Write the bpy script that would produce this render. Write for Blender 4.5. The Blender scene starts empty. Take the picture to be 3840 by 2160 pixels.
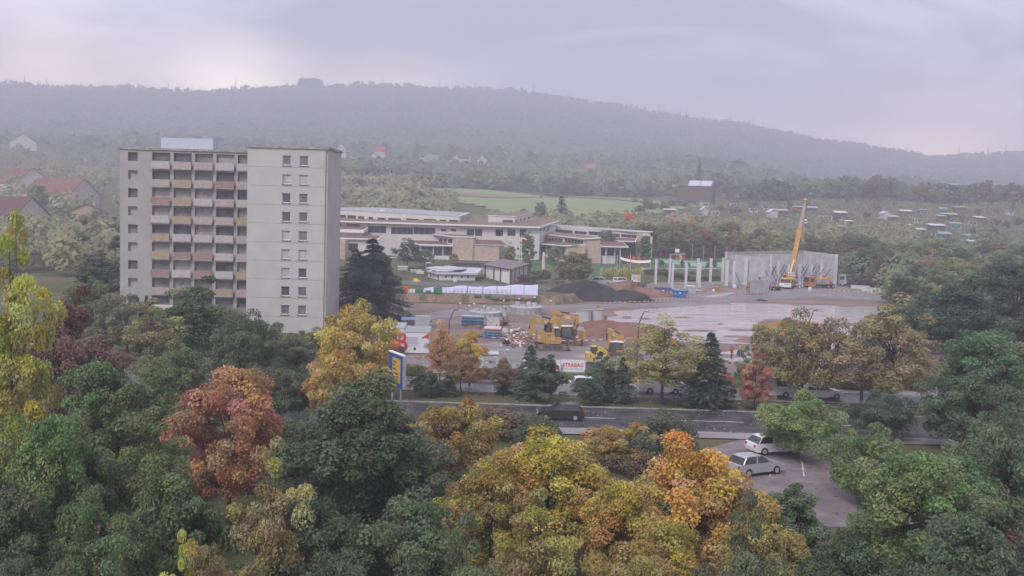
import bpy, math, random
import numpy as np
from mathutils import Vector, Matrix

# ---------------------------------------------------------------- camera, sky, sun, exposure
scene = bpy.context.scene
COL = scene.collection
FPX, CX, CY = 4000.0, 1920.0, 1080.0          # focal length and centre in photo pixels
CAMZ, PITCH, ROLL = 20.0, math.atan(330.0 / 4000.0), 0.03
_f = Vector((0, math.cos(PITCH), -math.sin(PITCH)))
_u = Vector((0, math.sin(PITCH), math.cos(PITCH)))
_r = Vector((1, 0, 0))
_rr = _r * math.cos(ROLL) + _u * math.sin(ROLL)
_uu = -_r * math.sin(ROLL) + _u * math.cos(ROLL)
cam_data = bpy.data.cameras.new('camera')
cam = bpy.data.objects.new('camera', cam_data)
COL.objects.link(cam)
cam.matrix_world = Matrix(((_rr.x, _uu.x, -_f.x, 0), (_rr.y, _uu.y, -_f.y, 0), (_rr.z, _uu.z, -_f.z, CAMZ), (0, 0, 0, 1)))
cam_data.sensor_width = 36.0
cam_data.lens = 36.0 * FPX / 3840.0
cam_data.clip_start = 0.5
cam_data.clip_end = 12000.0
scene.camera = cam

SUN_EL, SUN_AZ = math.radians(46), math.radians(-152)     # azimuth from +Y, towards -X
world = bpy.data.worlds.new('World')
scene.world = world
world.use_nodes = True
wn, wl = world.node_tree.nodes, world.node_tree.links
wn.clear()
w_out = wn.new('ShaderNodeOutputWorld')
w_bg = wn.new('ShaderNodeBackground')
w_bg.inputs['Strength'].default_value = 0.1
w_sky = wn.new('ShaderNodeTexSky')
w_sky.sky_type = 'NISHITA'
w_sky.sun_disc = False
w_sky.sun_elevation = SUN_EL
w_sky.sun_rotation = SUN_AZ
w_tc = wn.new('ShaderNodeTexCoord')
w_sep = wn.new('ShaderNodeSeparateXYZ')
wl.new(w_tc.outputs['Generated'], w_sep.inputs[0])
def wmath(op, a, b=None, clamp=False):
    n = wn.new('ShaderNodeMath'); n.operation = op; n.use_clamp = clamp
    for i, v in enumerate((a, b)):
        if v is None: continue
        if isinstance(v, (int, float)): n.inputs[i].default_value = v
        else: wl.new(v, n.inputs[i])
    return n.outputs[0]
def wmix(fac, a, b):
    n = wn.new('ShaderNodeMix'); n.data_type = 'RGBA'
    if isinstance(fac, (int, float)): n.inputs[0].default_value = fac
    else: wl.new(fac, n.inputs[0])
    for i, v in ((6, a), (7, b)):
        if isinstance(v, tuple): n.inputs[i].default_value = (*v, 1)
        else: wl.new(v, n.inputs[i])
    return n.outputs[2]
zz = wmath('ADD', wmath('MAXIMUM', w_sep.outputs['Z'], 0.0), 0.16)
comb = wn.new('ShaderNodeCombineXYZ')
wl.new(wmath('DIVIDE', w_sep.outputs['X'], zz), comb.inputs[0])
wl.new(wmath('DIVIDE', w_sep.outputs['Y'], zz), comb.inputs[1])
def wnoise(scale, detail, rough, off):
    m = wn.new('ShaderNodeMapping'); m.inputs['Location'].default_value = off
    wl.new(comb.outputs[0], m.inputs['Vector'])
    n = wn.new('ShaderNodeTexNoise'); n.inputs['Scale'].default_value = scale
    n.inputs['Detail'].default_value = detail; n.inputs['Roughness'].default_value = rough
    n.inputs['Distortion'].default_value = 0.6
    wl.new(m.outputs[0], n.inputs['Vector'])
    return n.outputs['Fac']
n1 = wnoise(0.75, 6, 0.6, (3.1, 1.7, 0))
n2 = wnoise(0.33, 4, 0.55, (7.4, 2.2, 0))
c1 = wmath('MULTIPLY', wmath('SUBTRACT', n1, 0.38), 3.8, True)
cloud = wmix(c1, (2.6, 2.5, 3.4), (6.6, 6.4, 7.4))
c2 = wmath('MULTIPLY', wmath('SUBTRACT', n2, 0.42), 4.0, True)
hor = wmath('SUBTRACT', 1.0, wmath('MULTIPLY', w_sep.outputs['Z'], 6.5), True)      # warm low light under the cloud base
hor = wmath('MULTIPLY', wmath('POWER', hor, 1.5), wmath('ADD', 0.35, wmath('MULTIPLY', c2, 0.65)))
cloud = wmix(hor, cloud, (13.5, 10.6, 9.4))
# gaps of bright evening sky low behind the ridge: a wide one over the saddle, fainter ones to either side
for az, zc, pw, amt, col in ((-0.265, 0.030, 520.0, 0.9, (62.0, 54.0, 40.0)), (-0.44, 0.035, 420.0, 0.55, (46.0, 37.0, 29.0)), (-0.12, 0.028, 600.0, 0.6, (52.0, 42.0, 30.0)), (0.40, -0.005, 420.0, 0.5, (44.0, 32.0, 28.0))):
    dot = wn.new('ShaderNodeVectorMath'); dot.operation = 'DOT_PRODUCT'
    wl.new(w_tc.outputs['Generated'], dot.inputs[0]); dot.inputs[1].default_value = Vector((az, 1.0, zc)).normalized()
    gl = wmath('POWER', wmath('MAXIMUM', dot.outputs['Value'], 0.0), pw)
    cloud = wmix(wmath('MULTIPLY', gl, amt), cloud, col)
full = wmix(0.9, w_sky.outputs['Color'], cloud)
wl.new(full, w_bg.inputs['Color'])
wl.new(w_bg.outputs[0], w_out.inputs[0])

sun_data = bpy.data.lights.new('sun', 'SUN')
sun_data.energy = 1.5
sun_data.angle = math.radians(18)
sun_data.color = (1.0, 0.95, 0.9)
sun = bpy.data.objects.new('sun', sun_data)
COL.objects.link(sun)
_sd = Vector((math.sin(SUN_AZ) * math.cos(SUN_EL), math.cos(SUN_AZ) * math.cos(SUN_EL), math.sin(SUN_EL)))
sun.rotation_euler = _sd.to_track_quat('Z', 'Y').to_euler()
sun.location = (0, 0, 60)

scene.view_settings.view_transform = 'Standard'
scene.view_settings.look = 'None'
scene.view_settings.exposure = 1.1
scene.view_settings.gamma = 1.0
scene.view_settings.use_curve_mapping = False
scene.render.engine = 'CYCLES'
scene.cycles.max_bounces = 6
scene.cycles.diffuse_bounces = 2
scene.cycles.glossy_bounces = 2
scene.cycles.transmission_bounces = 2
scene.cycles.transparent_max_bounces = 4
scene.cycles.volume_bounces = 1
scene.cycles.use_denoising = True
scene.cycles.use_adaptive_sampling = False

# ---------------------------------------------------------------- pixels to places
def ray(px, py):
    dx, dy = px - CX, py - CY
    x0 = dx * math.cos(ROLL) + dy * math.sin(ROLL)
    y0 = -dx * math.sin(ROLL) + dy * math.cos(ROLL)
    return _f * FPX + _r * x0 - _u * y0
def at(px, py, Y):                      # the point seen at a pixel at ground distance Y
    d = ray(px, py); t = Y / d.y
    return Vector((d.x * t, Y, CAMZ + d.z * t))
def on(px, py, z=0.0):                  # the point seen at a pixel on level ground z
    d = ray(px, py); t = (z - CAMZ) / d.z
    return Vector((d.x * t, d.y * t, z))
def xat(px, Y, py=1000):
    return at(px, py, Y).x

# ---------------------------------------------------------------- materials
MATS = {}
def mat(name, color, rough=0.8, var=0.12, scale=3.0, metal=0.0, bump=0.0, spec=0.3, color2=None, detail=5.0, stretch=None, coat=0.0):
    if name in MATS: return MATS[name]
    m = bpy.data.materials.new(name); m.use_nodes = True
    nt = m.node_tree; b = nt.nodes['Principled BSDF']
    b.inputs['Roughness'].default_value = rough; b.inputs['Metallic'].default_value = metal
    b.inputs['Specular IOR Level'].default_value = spec
    if coat: b.inputs['Coat Weight'].default_value = coat
    tc = nt.nodes.new('ShaderNodeTexCoord'); mp = nt.nodes.new('ShaderNodeMapping')
    if stretch: mp.inputs['Scale'].default_value = stretch
    nt.links.new(tc.outputs['Object'], mp.inputs['Vector'])
    n = nt.nodes.new('ShaderNodeTexNoise'); n.inputs['Scale'].default_value = scale; n.inputs['Detail'].default_value = detail
    n.inputs['Roughness'].default_value = 0.62
    nt.links.new(mp.outputs[0], n.inputs['Vector'])
    r = nt.nodes.new('ShaderNodeValToRGB')
    c = color; d = color2 or tuple(max(0.0, v * (1 - 2.2 * var)) for v in color)
    h = tuple(min(0.95, v * (1 + 1.2 * var)) for v in color)
    r.color_ramp.elements[0].position = 0.3; r.color_ramp.elements[0].color = (*d, 1)
    r.color_ramp.elements[1].position = 0.72; r.color_ramp.elements[1].color = (*h, 1)
    nt.links.new(n.outputs['Fac'], r.inputs[0]); nt.links.new(r.outputs[0], b.inputs['Base Color'])
    if bump:
        bp = nt.nodes.new('ShaderNodeBump'); bp.inputs['Strength'].default_value = bump; bp.inputs['Distance'].default_value = 0.05
        nt.links.new(n.outputs['Fac'], bp.inputs['Height']); nt.links.new(bp.outputs[0], b.inputs['Normal'])
    MATS[name] = m
    return m
def foliage_mat(name='foliage'):
    m = bpy.data.materials.new(name); m.use_nodes = True
    nt = m.node_tree; b = nt.nodes['Principled BSDF']; o = nt.nodes['Material Output']
    oi = nt.nodes.new('ShaderNodeObjectInfo')
    at_ = nt.nodes.new('ShaderNodeAttribute'); at_.attribute_name = 'leafvar'
    hsv = nt.nodes.new('ShaderNodeHueSaturation')
    def mr(lo, hi, src):
        n = nt.nodes.new('ShaderNodeMapRange'); n.inputs['To Min'].default_value = lo; n.inputs['To Max'].default_value = hi
        nt.links.new(src, n.inputs['Value']); return n.outputs[0]
    sep = nt.nodes.new('ShaderNodeSeparateColor')
    nt.links.new(at_.outputs['Color'], sep.inputs[0])
    nt.links.new(mr(0.447, 0.553, sep.outputs[1]), hsv.inputs['Hue'])
    nt.links.new(mr(0.9, 2.5, sep.outputs[0]), hsv.inputs['Value'])
    nt.links.new(mr(0.72, 1.08, sep.outputs[2]), hsv.inputs['Saturation'])
    nt.links.new(oi.outputs['Color'], hsv.inputs['Color'])
    nt.links.new(hsv.outputs[0], b.inputs['Base Color'])
    b.inputs['Roughness'].default_value = 0.55; b.inputs['Specular IOR Level'].default_value = 0.25
    tr = nt.nodes.new('ShaderNodeBsdfTranslucent'); nt.links.new(hsv.outputs[0], tr.inputs[0])
    mx = nt.nodes.new('ShaderNodeMixShader'); mx.inputs[0].default_value = 0.38
    nt.links.new(b.outputs[0], mx.inputs[1]); nt.links.new(tr.outputs[0], mx.inputs[2]); nt.links.new(mx.outputs[0], o.inputs[0])
    return m
FOL = foliage_mat()

M_bark = mat('bark', (0.085, 0.07, 0.06), 0.9, 0.2, 6)
M_conc = mat('precast_concrete', (0.47, 0.47, 0.47), 0.85, 0.13, 0.55, color2=(0.33, 0.33, 0.34), detail=8)
M_conc_p = mat('pale_column_concrete', (0.60, 0.60, 0.60), 0.85, 0.1, 0.8, detail=8)
M_conc_d = mat('weathered_concrete', (0.33, 0.325, 0.32), 0.9, 0.2, 1.6, detail=8)
M_white = mat('white_paint', (0.74, 0.74, 0.75), 0.5, 0.05, 1.5)
M_render = mat('white_render', (0.57, 0.55, 0.535), 0.85, 0.06, 0.8)
M_cream = mat('cream_render', (0.50, 0.46, 0.40), 0.85, 0.08, 0.8)
M_glass = mat('dark_glass', (0.045, 0.047, 0.055), 0.12, 0.3, 0.6, spec=0.6)
M_sedum = mat('sedum_roof', (0.19, 0.125, 0.095), 0.95, 0.3, 0.5, color2=(0.13, 0.105, 0.07), detail=9)
M_redroof = mat('red_roof', (0.20, 0.105, 0.085), 0.9, 0.22, 0.6, detail=8)
M_rooftile = mat('dark_roof_tiles', (0.10, 0.085, 0.085), 0.8, 0.2, 1.2)
M_grey_roof = mat('grey_membrane', (0.33, 0.34, 0.37), 0.55, 0.12, 0.4)
M_brick = mat('pale_brick', (0.46, 0.36, 0.285), 0.9, 0.12, 1.8, detail=9)
M_yellow = mat('machine_yellow', (0.44, 0.265, 0.075), 0.45, 0.12, 1.6, spec=0.4)
M_yellow2 = mat('bright_yellow', (0.58, 0.44, 0.06), 0.4, 0.08, 2)
M_crane_y = mat('crane_yellow', (0.55, 0.32, 0.075), 0.45, 0.07, 1.2)
M_black = mat('black_rubber', (0.025, 0.025, 0.027), 0.8, 0.3, 4)
M_steel = mat('dark_steel', (0.11, 0.105, 0.105), 0.55, 0.25, 3, metal=0.2)
M_cabglass = mat('cab_glass', (0.11, 0.12, 0.125), 0.15, 0.25, 0.9, spec=0.6)
M_rust = mat('muddy_steel', (0.25, 0.175, 0.14), 0.85, 0.3, 3)
M_chrome = mat('chrome_rod', (0.72, 0.72, 0.76), 0.25, 0.05, 2, metal=0.6)
M_galv = mat('galvanised', (0.42, 0.43, 0.45), 0.5, 0.1, 3, metal=0.4)
M_red = mat('signal_red', (0.52, 0.035, 0.035), 0.5, 0.08, 2)
M_orange = mat('safety_orange', (0.62, 0.15, 0.035), 0.55, 0.1, 2)
M_blue = mat('skip_blue', (0.04, 0.13, 0.36), 0.5, 0.2, 2)
M_signblue = mat('sign_blue', (0.018, 0.09, 0.33), 0.45, 0.05, 2)
M_navy = mat('brace_blue', (0.035, 0.05, 0.17), 0.5, 0.15, 3)
M_green = mat('container_green', (0.07, 0.20, 0.125), 0.55, 0.15, 2)
M_wood = mat('timber', (0.40, 0.22, 0.11), 0.85, 0.2, 3)
M_wood_d = mat('dark_timber', (0.125, 0.095, 0.08), 0.85, 0.2, 3)
M_tarp = mat('lilac_white_tarp', (0.53, 0.54, 0.72), 0.6, 0.05, 0.5)
M_asphalt = mat('asphalt', (0.075, 0.073, 0.077), 0.5, 0.38, 0.35, detail=12)
M_silver = mat('silver_paint', (0.42, 0.43, 0.46), 0.3, 0.05, 2, metal=0.3)
M_greyc = mat('grey_sheet', (0.36, 0.37, 0.40), 0.55, 0.08, 2)
M_skin = mat('skin', (0.45, 0.26, 0.19), 0.6, 0.05, 5)

# ---------------------------------------------------------------- mesh helpers
def link(o, parent=None):
    COL.objects.link(o)
    if parent is not None: o.parent = parent
    return o
def tag(o, label=None, cat=None, group=None, kind=None):
    if label: o['label'] = label
    if cat: o['category'] = cat
    if group: o['group'] = group
    if kind: o['kind'] = kind
    return o
def empty(name, loc, rz=0.0, label=None, cat=None, group=None):
    o = bpy.data.objects.new(name, None); o.empty_display_size = 0.3
    o.location = loc; o.rotation_euler = (0, 0, rz); link(o)
    return tag(o, label, cat, group)
class MB:
    def __init__(s): s.v = []; s.f = []
    def add(s, vs, fs):
        n = len(s.v); s.v += [tuple(v) for v in vs]; s.f += [tuple(n + i for i in f) for f in fs]; return s
    def box(s, x0, x1, y0, y1, z0, z1):
        return s.add([(x0, y0, z0), (x1, y0, z0), (x1, y1, z0), (x0, y1, z0), (x0, y0, z1), (x1, y0, z1), (x1, y1, z1), (x0, y1, z1)],
                     [(3, 2, 1, 0), (4, 5, 6, 7), (0, 1, 5, 4), (1, 2, 6, 5), (2, 3, 7, 6), (3, 0, 4, 7)])
    def rbox(s, c, size, rz=0.0, ry=0.0):
        R = Matrix.Rotation(rz, 3, 'Z') @ Matrix.Rotation(ry, 3, 'Y')
        vs = [Vector(c) + R @ Vector((sx * size[0] / 2, sy * size[1] / 2, sz * size[2] / 2)) for sz in (-1, 1) for sx, sy in ((-1, -1), (1, -1), (1, 1), (-1, 1))]
        return s.add(vs, [(3, 2, 1, 0), (4, 5, 6, 7), (0, 1, 5, 4), (1, 2, 6, 5), (2, 3, 7, 6), (3, 0, 4, 7)])
    def prism_y(s, prof, y0, y1):                       # profile in x,z swept along y
        n = len(prof)
        a = sum(prof[i][0] * prof[(i + 1) % n][1] - prof[(i + 1) % n][0] * prof[i][1] for i in range(n))
        if a < 0: prof = prof[::-1]
        vs = [(x, y0, z) for x, z in prof] + [(x, y1, z) for x, z in prof]
        fs = [tuple(range(n)), tuple(range(2 * n - 1, n - 1, -1))] + [(i, n + i, n + (i + 1) % n, (i + 1) % n) for i in range(n)]
        return s.add(vs, fs)
    def prism_z(s, pts, zb):                            # footprint points (x,y,ztop) down to zb
        n = len(pts)
        a = sum(pts[i][0] * pts[(i + 1) % n][1] - pts[(i + 1) % n][0] * pts[i][1] for i in range(n))
        if a < 0: pts = pts[::-1]
        zbs = zb if isinstance(zb, (list, tuple)) else [zb] * n
        vs = [(p[0], p[1], b) for p, b in zip(pts, zbs)] + [tuple(p) for p in pts]
        return s.add(vs, [tuple(range(n - 1, -1, -1)), tuple(range(n, 2 * n))] + [(i, (i + 1) % n, n + (i + 1) % n, n + i) for i in range(n)])
    def cyl(s, p0, p1, r0, r1=None, n=8, caps=True):
        p0, p1 = Vector(p0), Vector(p1); r1 = r0 if r1 is None else r1
        d = (p1 - p0).normalized(); a = d.orthogonal().normalized(); b = d.cross(a)
        vs = [p + (a * math.cos(t) + b * math.sin(t)) * r for p, r in ((p0, r0), (p1, r1)) for t in (2 * math.pi * i / n for i in range(n))]
        fs = [(i, (i + 1) % n, n + (i + 1) % n, n + i) for i in range(n)]
        if caps: fs += [tuple(range(n - 1, -1, -1)), tuple(range(n, 2 * n))]
        return s.add(vs, fs)
    def tube(s, pts, r, n=6):
        rs = r if isinstance(r, (list, tuple)) else [r] * len(pts)
        for i in range(len(pts) - 1): s.cyl(pts[i], pts[i + 1], rs[i], rs[i + 1], n)
        return s
    def ring(s, c, r_out, r_in, z0, z1, n=28):          # open concrete ring
        vs = []
        for r, z in ((r_out, z0), (r_out, z1), (r_in, z1), (r_in, z0)):
            vs += [(c[0] + r * math.cos(2 * math.pi * i / n), c[1] + r * math.sin(2 * math.pi * i / n), z) for i in range(n)]
        fs = [(k * n + i, k * n + (i + 1) % n, ((k + 1) % 4) * n + (i + 1) % n, ((k + 1) % 4) * n + i) for k in range(4) for i in range(n)]
        return s.add(vs, fs)
    def build(s, name, m, parent=None, loc=None, rz=None, smooth=False):
        me = bpy.data.meshes.new(name); me.from_pydata(s.v, [], s.f); me.materials.append(m); me.update()
        if smooth: me.polygons.foreach_set('use_smooth', [True] * len(me.polygons))
        o = bpy.data.objects.new(name, me)
        if loc is not None: o.location = loc
        if rz is not None: o.rotation_euler = (0, 0, rz)
        return link(o, parent)
def copy_tree(o, parent=None):
    c = o.copy(); COL.objects.link(c); c.parent = parent
    if parent is not None: c.matrix_parent_inverse = o.matrix_parent_inverse.copy()
    for ch in list(o.children): copy_tree(ch, c)
    return c
def text_part(name, s, m, parent, loc, rot, height, width=None, extrude=0.004, bold=0.0, mirror=False):
    cu = bpy.data.curves.new(name, 'FONT'); cu.body = s; cu.align_x = 'CENTER'; cu.align_y = 'CENTER'
    cu.size = 1.0; cu.extrude = 0.01; cu.offset = bold
    tmp = bpy.data.objects.new(name, cu); COL.objects.link(tmp)
    bpy.context.view_layer.update()
    me = bpy.data.meshes.new_from_object(tmp.evaluated_get(bpy.context.evaluated_depsgraph_get()))
    bpy.data.objects.remove(tmp)
    n = len(me.vertices); co = np.empty(n * 3); me.vertices.foreach_get('co', co); co = co.reshape(-1, 3)
    lo, hi = co.min(0), co.max(0)
    co -= (lo + hi) / 2
    sy = height / max(1e-6, hi[1] - lo[1]); sx = sy if width is None else width / max(1e-6, hi[0] - lo[0])
    co *= (sx * (-1 if mirror else 1), sy, extrude / 0.02)
    me.vertices.foreach_set('co', co.ravel()); me.update()
    me.materials.clear(); me.materials.append(m)
    o = bpy.data.objects.new(name, me); o.location = loc; o.rotation_euler = rot
    return link(o, parent)
def np_mesh(name, verts, faces, m, attr=None, smooth=False):   # faces: (n,k) array
    me = bpy.data.meshes.new(name)
    nv, nf, k = len(verts), len(faces), faces.shape[1]
    me.vertices.add(nv); me.vertices.foreach_set('co', np.ascontiguousarray(verts, dtype=np.float32).ravel())
    me.loops.add(nf * k); me.loops.foreach_set('vertex_index', faces.astype(np.int32).ravel())
    me.polygons.add(nf); me.polygons.foreach_set('loop_start', np.arange(0, nf * k, k, dtype=np.int32))
    me.polygons.foreach_set('loop_total', np.full(nf, k, dtype=np.int32))
    if smooth: me.polygons.foreach_set('use_smooth', np.ones(nf, dtype=bool))
    me.update(calc_edges=True)
    if attr is not None:
        a = me.attributes.new('leafvar', 'FLOAT_COLOR', 'FACE')
        a.data.foreach_set('color', np.hstack([attr, np.ones((nf, 1))]).astype(np.float32).ravel())
    me.materials.append(m)
    return me
# ---------------------------------------------------------------- terrain
T_PX = np.array([-9000, 0, 900, 1500, 1900, 2300, 2700, 3000, 3400, 3840, 12000.])
T_D = np.array([0, 200, 225, 290, 330, 380, 420, 520, 640, 760, 900, 1050, 1200, 1500, 2000, 2600, 3300.])
RID_PX = np.array([-2000, 0, 300, 600, 850, 960, 1100, 1250, 1500, 1750, 2000, 2150, 2400, 2700, 3000, 3200, 3450, 3600, 3750, 3840, 6000.])
RID_PY = np.array([330, 318, 328, 338, 342, 337, 325, 320, 324, 335, 352, 374, 418, 460, 512, 545, 584, 582, 572, 574, 600.])
def ridge_z(px):
    return CAMZ + (750 + ROLL * (px - 1920) - np.interp(px, RID_PX, RID_PY)) * 2600 / 4000 - 6
_near = {'l': [1.5, 1.5, 1.5, 2.9, 3, 4.5, 7, 13, 20, 27, 40, 54, 58],
         'c': [1.5, 1.5, 1.5, 2.9, 3, 4.5, 6, 15, 20.5, 25, 38, 50, 55],
         'm': [1.5, 1.5, 1.5, 2.9, 3, 4.5, 7, 16, 22, 26, 32, 42, 52],
         'r': [0, 0, 0, 0.5, 1, 3, 7, 14.5, 24, 26, 25, 27, 36],
         'rr': [0, 0, 0, 0.5, 1, 3, 7, 15, 25, 26, 24, 22, 26]}
T_Z = []
for px, key in zip(T_PX, ['l', 'l', 'l', 'c', 'c', 'm', 'm', 'r', 'r', 'rr', 'rr']):
    row = list(_near[key]); rz = float(ridge_z(np.array(px)))
    z12 = row[-1]
    row += [z12 + 0.10 * (rz - z12), z12 + 0.48 * (rz - z12), rz, rz - 90]
    T_Z.append(row)
T_Z = np.array(T_Z)
BANK_X = np.array([-400, -26, 8.2, 15, 26, 32.7, 55.8, 72, 95, 300.])
BANK_Y = np.array([200, 202, 206, 216, 228, 262, 284, 306, 340, 420.])
def terr(x, y):
    x = np.asarray(x, float); y = np.asarray(y, float)
    yy = np.maximum(y, 60.0); px = x / yy * 4000 + 1920
    i = np.clip(np.searchsorted(T_PX, px) - 1, 0, len(T_PX) - 2)
    u = np.clip((px - T_PX[i]) / (T_PX[i + 1] - T_PX[i]), 0, 1)
    j = np.clip(np.searchsorted(T_D, y) - 1, 0, len(T_D) - 2)
    v = np.clip((y - T_D[j]) / (T_D[j + 1] - T_D[j]), 0, 1)
    far = y > 1500
    z = (T_Z[i, j] * (1 - u) + T_Z[i + 1, j] * u) * (1 - v) + (T_Z[i, j + 1] * (1 - u) + T_Z[i + 1, j + 1] * u) * v
    rz = ridge_z(px)                                   # follow the ridge line itself on the hill
    z0 = T_Z[i, 12] * (1 - u) + T_Z[i + 1, 12] * u
    k = np.interp(y, [1200, 1500, 2000, 2600, 3300], [0, 0.10, 0.48, 1.0, 0.6])
    z = np.where(y > 1200, z0 + k * (rz - z0), z)
    w = np.clip((y - 420) / 400, 0, 1)
    z = z + w * (2.5 * np.sin(x * 0.021 + y * 0.013) + 1.8 * np.sin(x * 0.047 - y * 0.031))
    s = np.clip((y - np.interp(x, BANK_X, BANK_Y)) / 2.2 + 0.08 * np.sin(x * 0.9) + 0.05 * np.sin(x * 2.3), 0, 1)
    t = np.clip((y - 218) / 32, 0, 1)
    site = 0.6 * t * t * (3 - 2 * t)
    return site + s * np.maximum(z - site, 0)
def gz(x, y): return float(terr(x, y))
def ground(px, py, d0=57.0, d1=2600.0):                # where a pixel's ray meets the terrain
    d = ray(px, py); ys = np.geomspace(d0, d1, 900)
    xs = d.x / d.y * ys; zs = CAMZ + d.z / d.y * ys
    below = np.nonzero(zs < terr(xs, ys))[0]
    k = below[0] if len(below) else len(ys) - 1
    return Vector((xs[k], ys[k], gz(xs[k], ys[k])))
def spot(px, Y):                                        # ground point in a pixel column at distance Y
    x = (px - 1920) / 4000 * Y
    for _ in range(4):
        z = gz(x, Y); q = at(px, 750 + ROLL * (px - 1920) + (CAMZ - z) * 4000 / Y, Y); x = q.x
    return Vector((x, Y, gz(x, Y)))

def grid_mesh(name, xs, ys, m, dz=0.0, zfun=None, mask=None):
    X, Y = np.meshgrid(xs, ys); Z = (zfun or terr)(X, Y) + dz
    nx, ny = len(xs), len(ys)
    v = np.stack([X, Y, Z], -1).reshape(-1, 3)
    a = (np.arange(ny - 1)[:, None] * nx + np.arange(nx - 1)[None, :]).ravel()
    f = np.stack([a, a + 1, a + nx + 1, a + nx], -1)
    if mask is not None:
        c = v[f].mean(1); f = f[mask(c[:, 0], c[:, 1])]
    me = np_mesh(name, v, f, m, smooth=True)
    return link(bpy.data.objects.new(name, me))
def ground_mat(name, stops, scale, rough, bump=0.0, warp=(1, 1, 1), scale2=None, spec=0.3):
    m = bpy.data.materials.new(name); m.use_nodes = True; nt = m.node_tree; b = nt.nodes['Principled BSDF']
    tc = nt.nodes.new('ShaderNodeTexCoord'); mp = nt.nodes.new('ShaderNodeMapping'); mp.inputs['Scale'].default_value = warp
    nt.links.new(tc.outputs['Object'], mp.inputs['Vector'])
    n = nt.nodes.new('ShaderNodeTexNoise'); n.inputs['Scale'].default_value = scale; n.inputs['Detail'].default_value = 9; n.inputs['Roughness'].default_value = 0.65
    nt.links.new(mp.outputs[0], n.inputs['Vector'])
    r = nt.nodes.new('ShaderNodeValToRGB')
    while len(r.color_ramp.elements) < len(stops): r.color_ramp.elements.new(0.5)
    for e, (p, c) in zip(r.color_ramp.elements, stops): e.position = p; e.color = (*c, 1)
    nt.links.new(n.outputs['Fac'], r.inputs[0]); nt.links.new(r.outputs[0], b.inputs['Base Color'])
    b.inputs['Roughness'].default_value = rough; b.inputs['Specular IOR Level'].default_value = spec
    if bump:
        n2 = nt.nodes.new('ShaderNodeTexNoise'); n2.inputs['Scale'].default_value = scale2 or scale * 6; n2.inputs['Detail'].default_value = 6
        nt.links.new(mp.outputs[0], n2.inputs['Vector'])
        bp = nt.nodes.new('ShaderNodeBump'); bp.inputs['Strength'].default_value = bump; bp.inputs['Distance'].default_value = 0.2
        nt.links.new(n2.outputs['Fac'], bp.inputs['Height']); nt.links.new(bp.outputs[0], b.inputs['Normal'])
    return m
G_meadow = ground_mat('meadow_ground', [(0.3, (0.05, 0.055, 0.025)), (0.5, (0.085, 0.09, 0.04)), (0.7, (0.13, 0.105, 0.06))], 0.06, 0.95, 0.6, scale2=1.5)
G_mud = ground_mat('site_mud', [(0.25, (0.115, 0.078, 0.068)), (0.5, (0.19, 0.135, 0.115)), (0.75, (0.265, 0.205, 0.185))], 0.09, 0.72, 0.9, warp=(0.6, 1.6, 1), scale2=1.2, spec=0.35)
G_gravel = ground_mat('grey_gravel', [(0.3, (0.13, 0.115, 0.115)), (0.55, (0.21, 0.19, 0.19)), (0.8, (0.30, 0.275, 0.275))], 0.2, 0.55, 0.8, warp=(0.5, 1.5, 1), scale2=2.5, spec=0.45)
G_redsoil = ground_mat('red_soil', [(0.3, (0.13, 0.068, 0.05)), (0.5, (0.20, 0.105, 0.078)), (0.75, (0.27, 0.155, 0.115))], 0.35, 0.95, 1.0, scale2=2.0)
G_bank = ground_mat('cut_bank_soil', [(0.3, (0.13, 0.095, 0.06)), (0.5, (0.21, 0.15, 0.105)), (0.75, (0.27, 0.20, 0.15))], 0.35, 0.95, 1.0, warp=(1, 1, 1), scale2=2.5)
G_lawn = ground_mat('lawn', [(0.3, (0.055, 0.098, 0.045)), (0.7, (0.085, 0.135, 0.065))], 0.12, 0.95, 0.3, scale2=4)
G_field = ground_mat('green_field', [(0.3, (0.17, 0.225, 0.095)), (0.7, (0.225, 0.275, 0.12))], 0.012, 0.95, 0.2, warp=(1, 4, 1), scale2=0.3)
G_fallow = ground_mat('fallow_strip', [(0.3, (0.14, 0.13, 0.07)), (0.55, (0.22, 0.16, 0.11)), (0.8, (0.24, 0.20, 0.12))], 0.05, 0.95, 0.4, warp=(1, 3, 1))
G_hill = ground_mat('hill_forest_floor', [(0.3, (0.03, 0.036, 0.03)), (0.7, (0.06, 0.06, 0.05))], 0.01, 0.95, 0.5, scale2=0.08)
G_court = ground_mat('green_court', [(0.3, (0.19, 0.32, 0.25)), (0.7, (0.24, 0.37, 0.29))], 0.1, 0.8)
G_slag = ground_mat('black_gravel', [(0.3, (0.022, 0.021, 0.023)), (0.7, (0.048, 0.045, 0.048))], 0.6, 0.9, 0.9, scale2=3)
G_paving = ground_mat('pavement_slabs', [(0.3, (0.21, 0.195, 0.20)), (0.7, (0.30, 0.28, 0.285))], 0.3, 0.7, 0.3)

# one sheet out to the horizon
xs = np.concatenate([np.linspace(-2600, -160, 62), np.arange(-156, 160, 2.0), np.linspace(163, 2600, 62)])
ys = np.concatenate([np.linspace(-400, 60, 12), np.arange(64, 196, 4.0), np.arange(196, 330, 1.0), np.linspace(332, 900, 90), np.linspace(910, 3300, 110)])
g = grid_mesh('ground', xs, ys, G_meadow); tag(g, kind='structure')

# hill: the terrain itself carries the forest; a darker floor sheet under the trees
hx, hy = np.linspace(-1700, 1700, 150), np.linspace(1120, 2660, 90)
tag(grid_mesh('hill', hx, hy, G_hill, dz=0.6), kind='structure')

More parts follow.
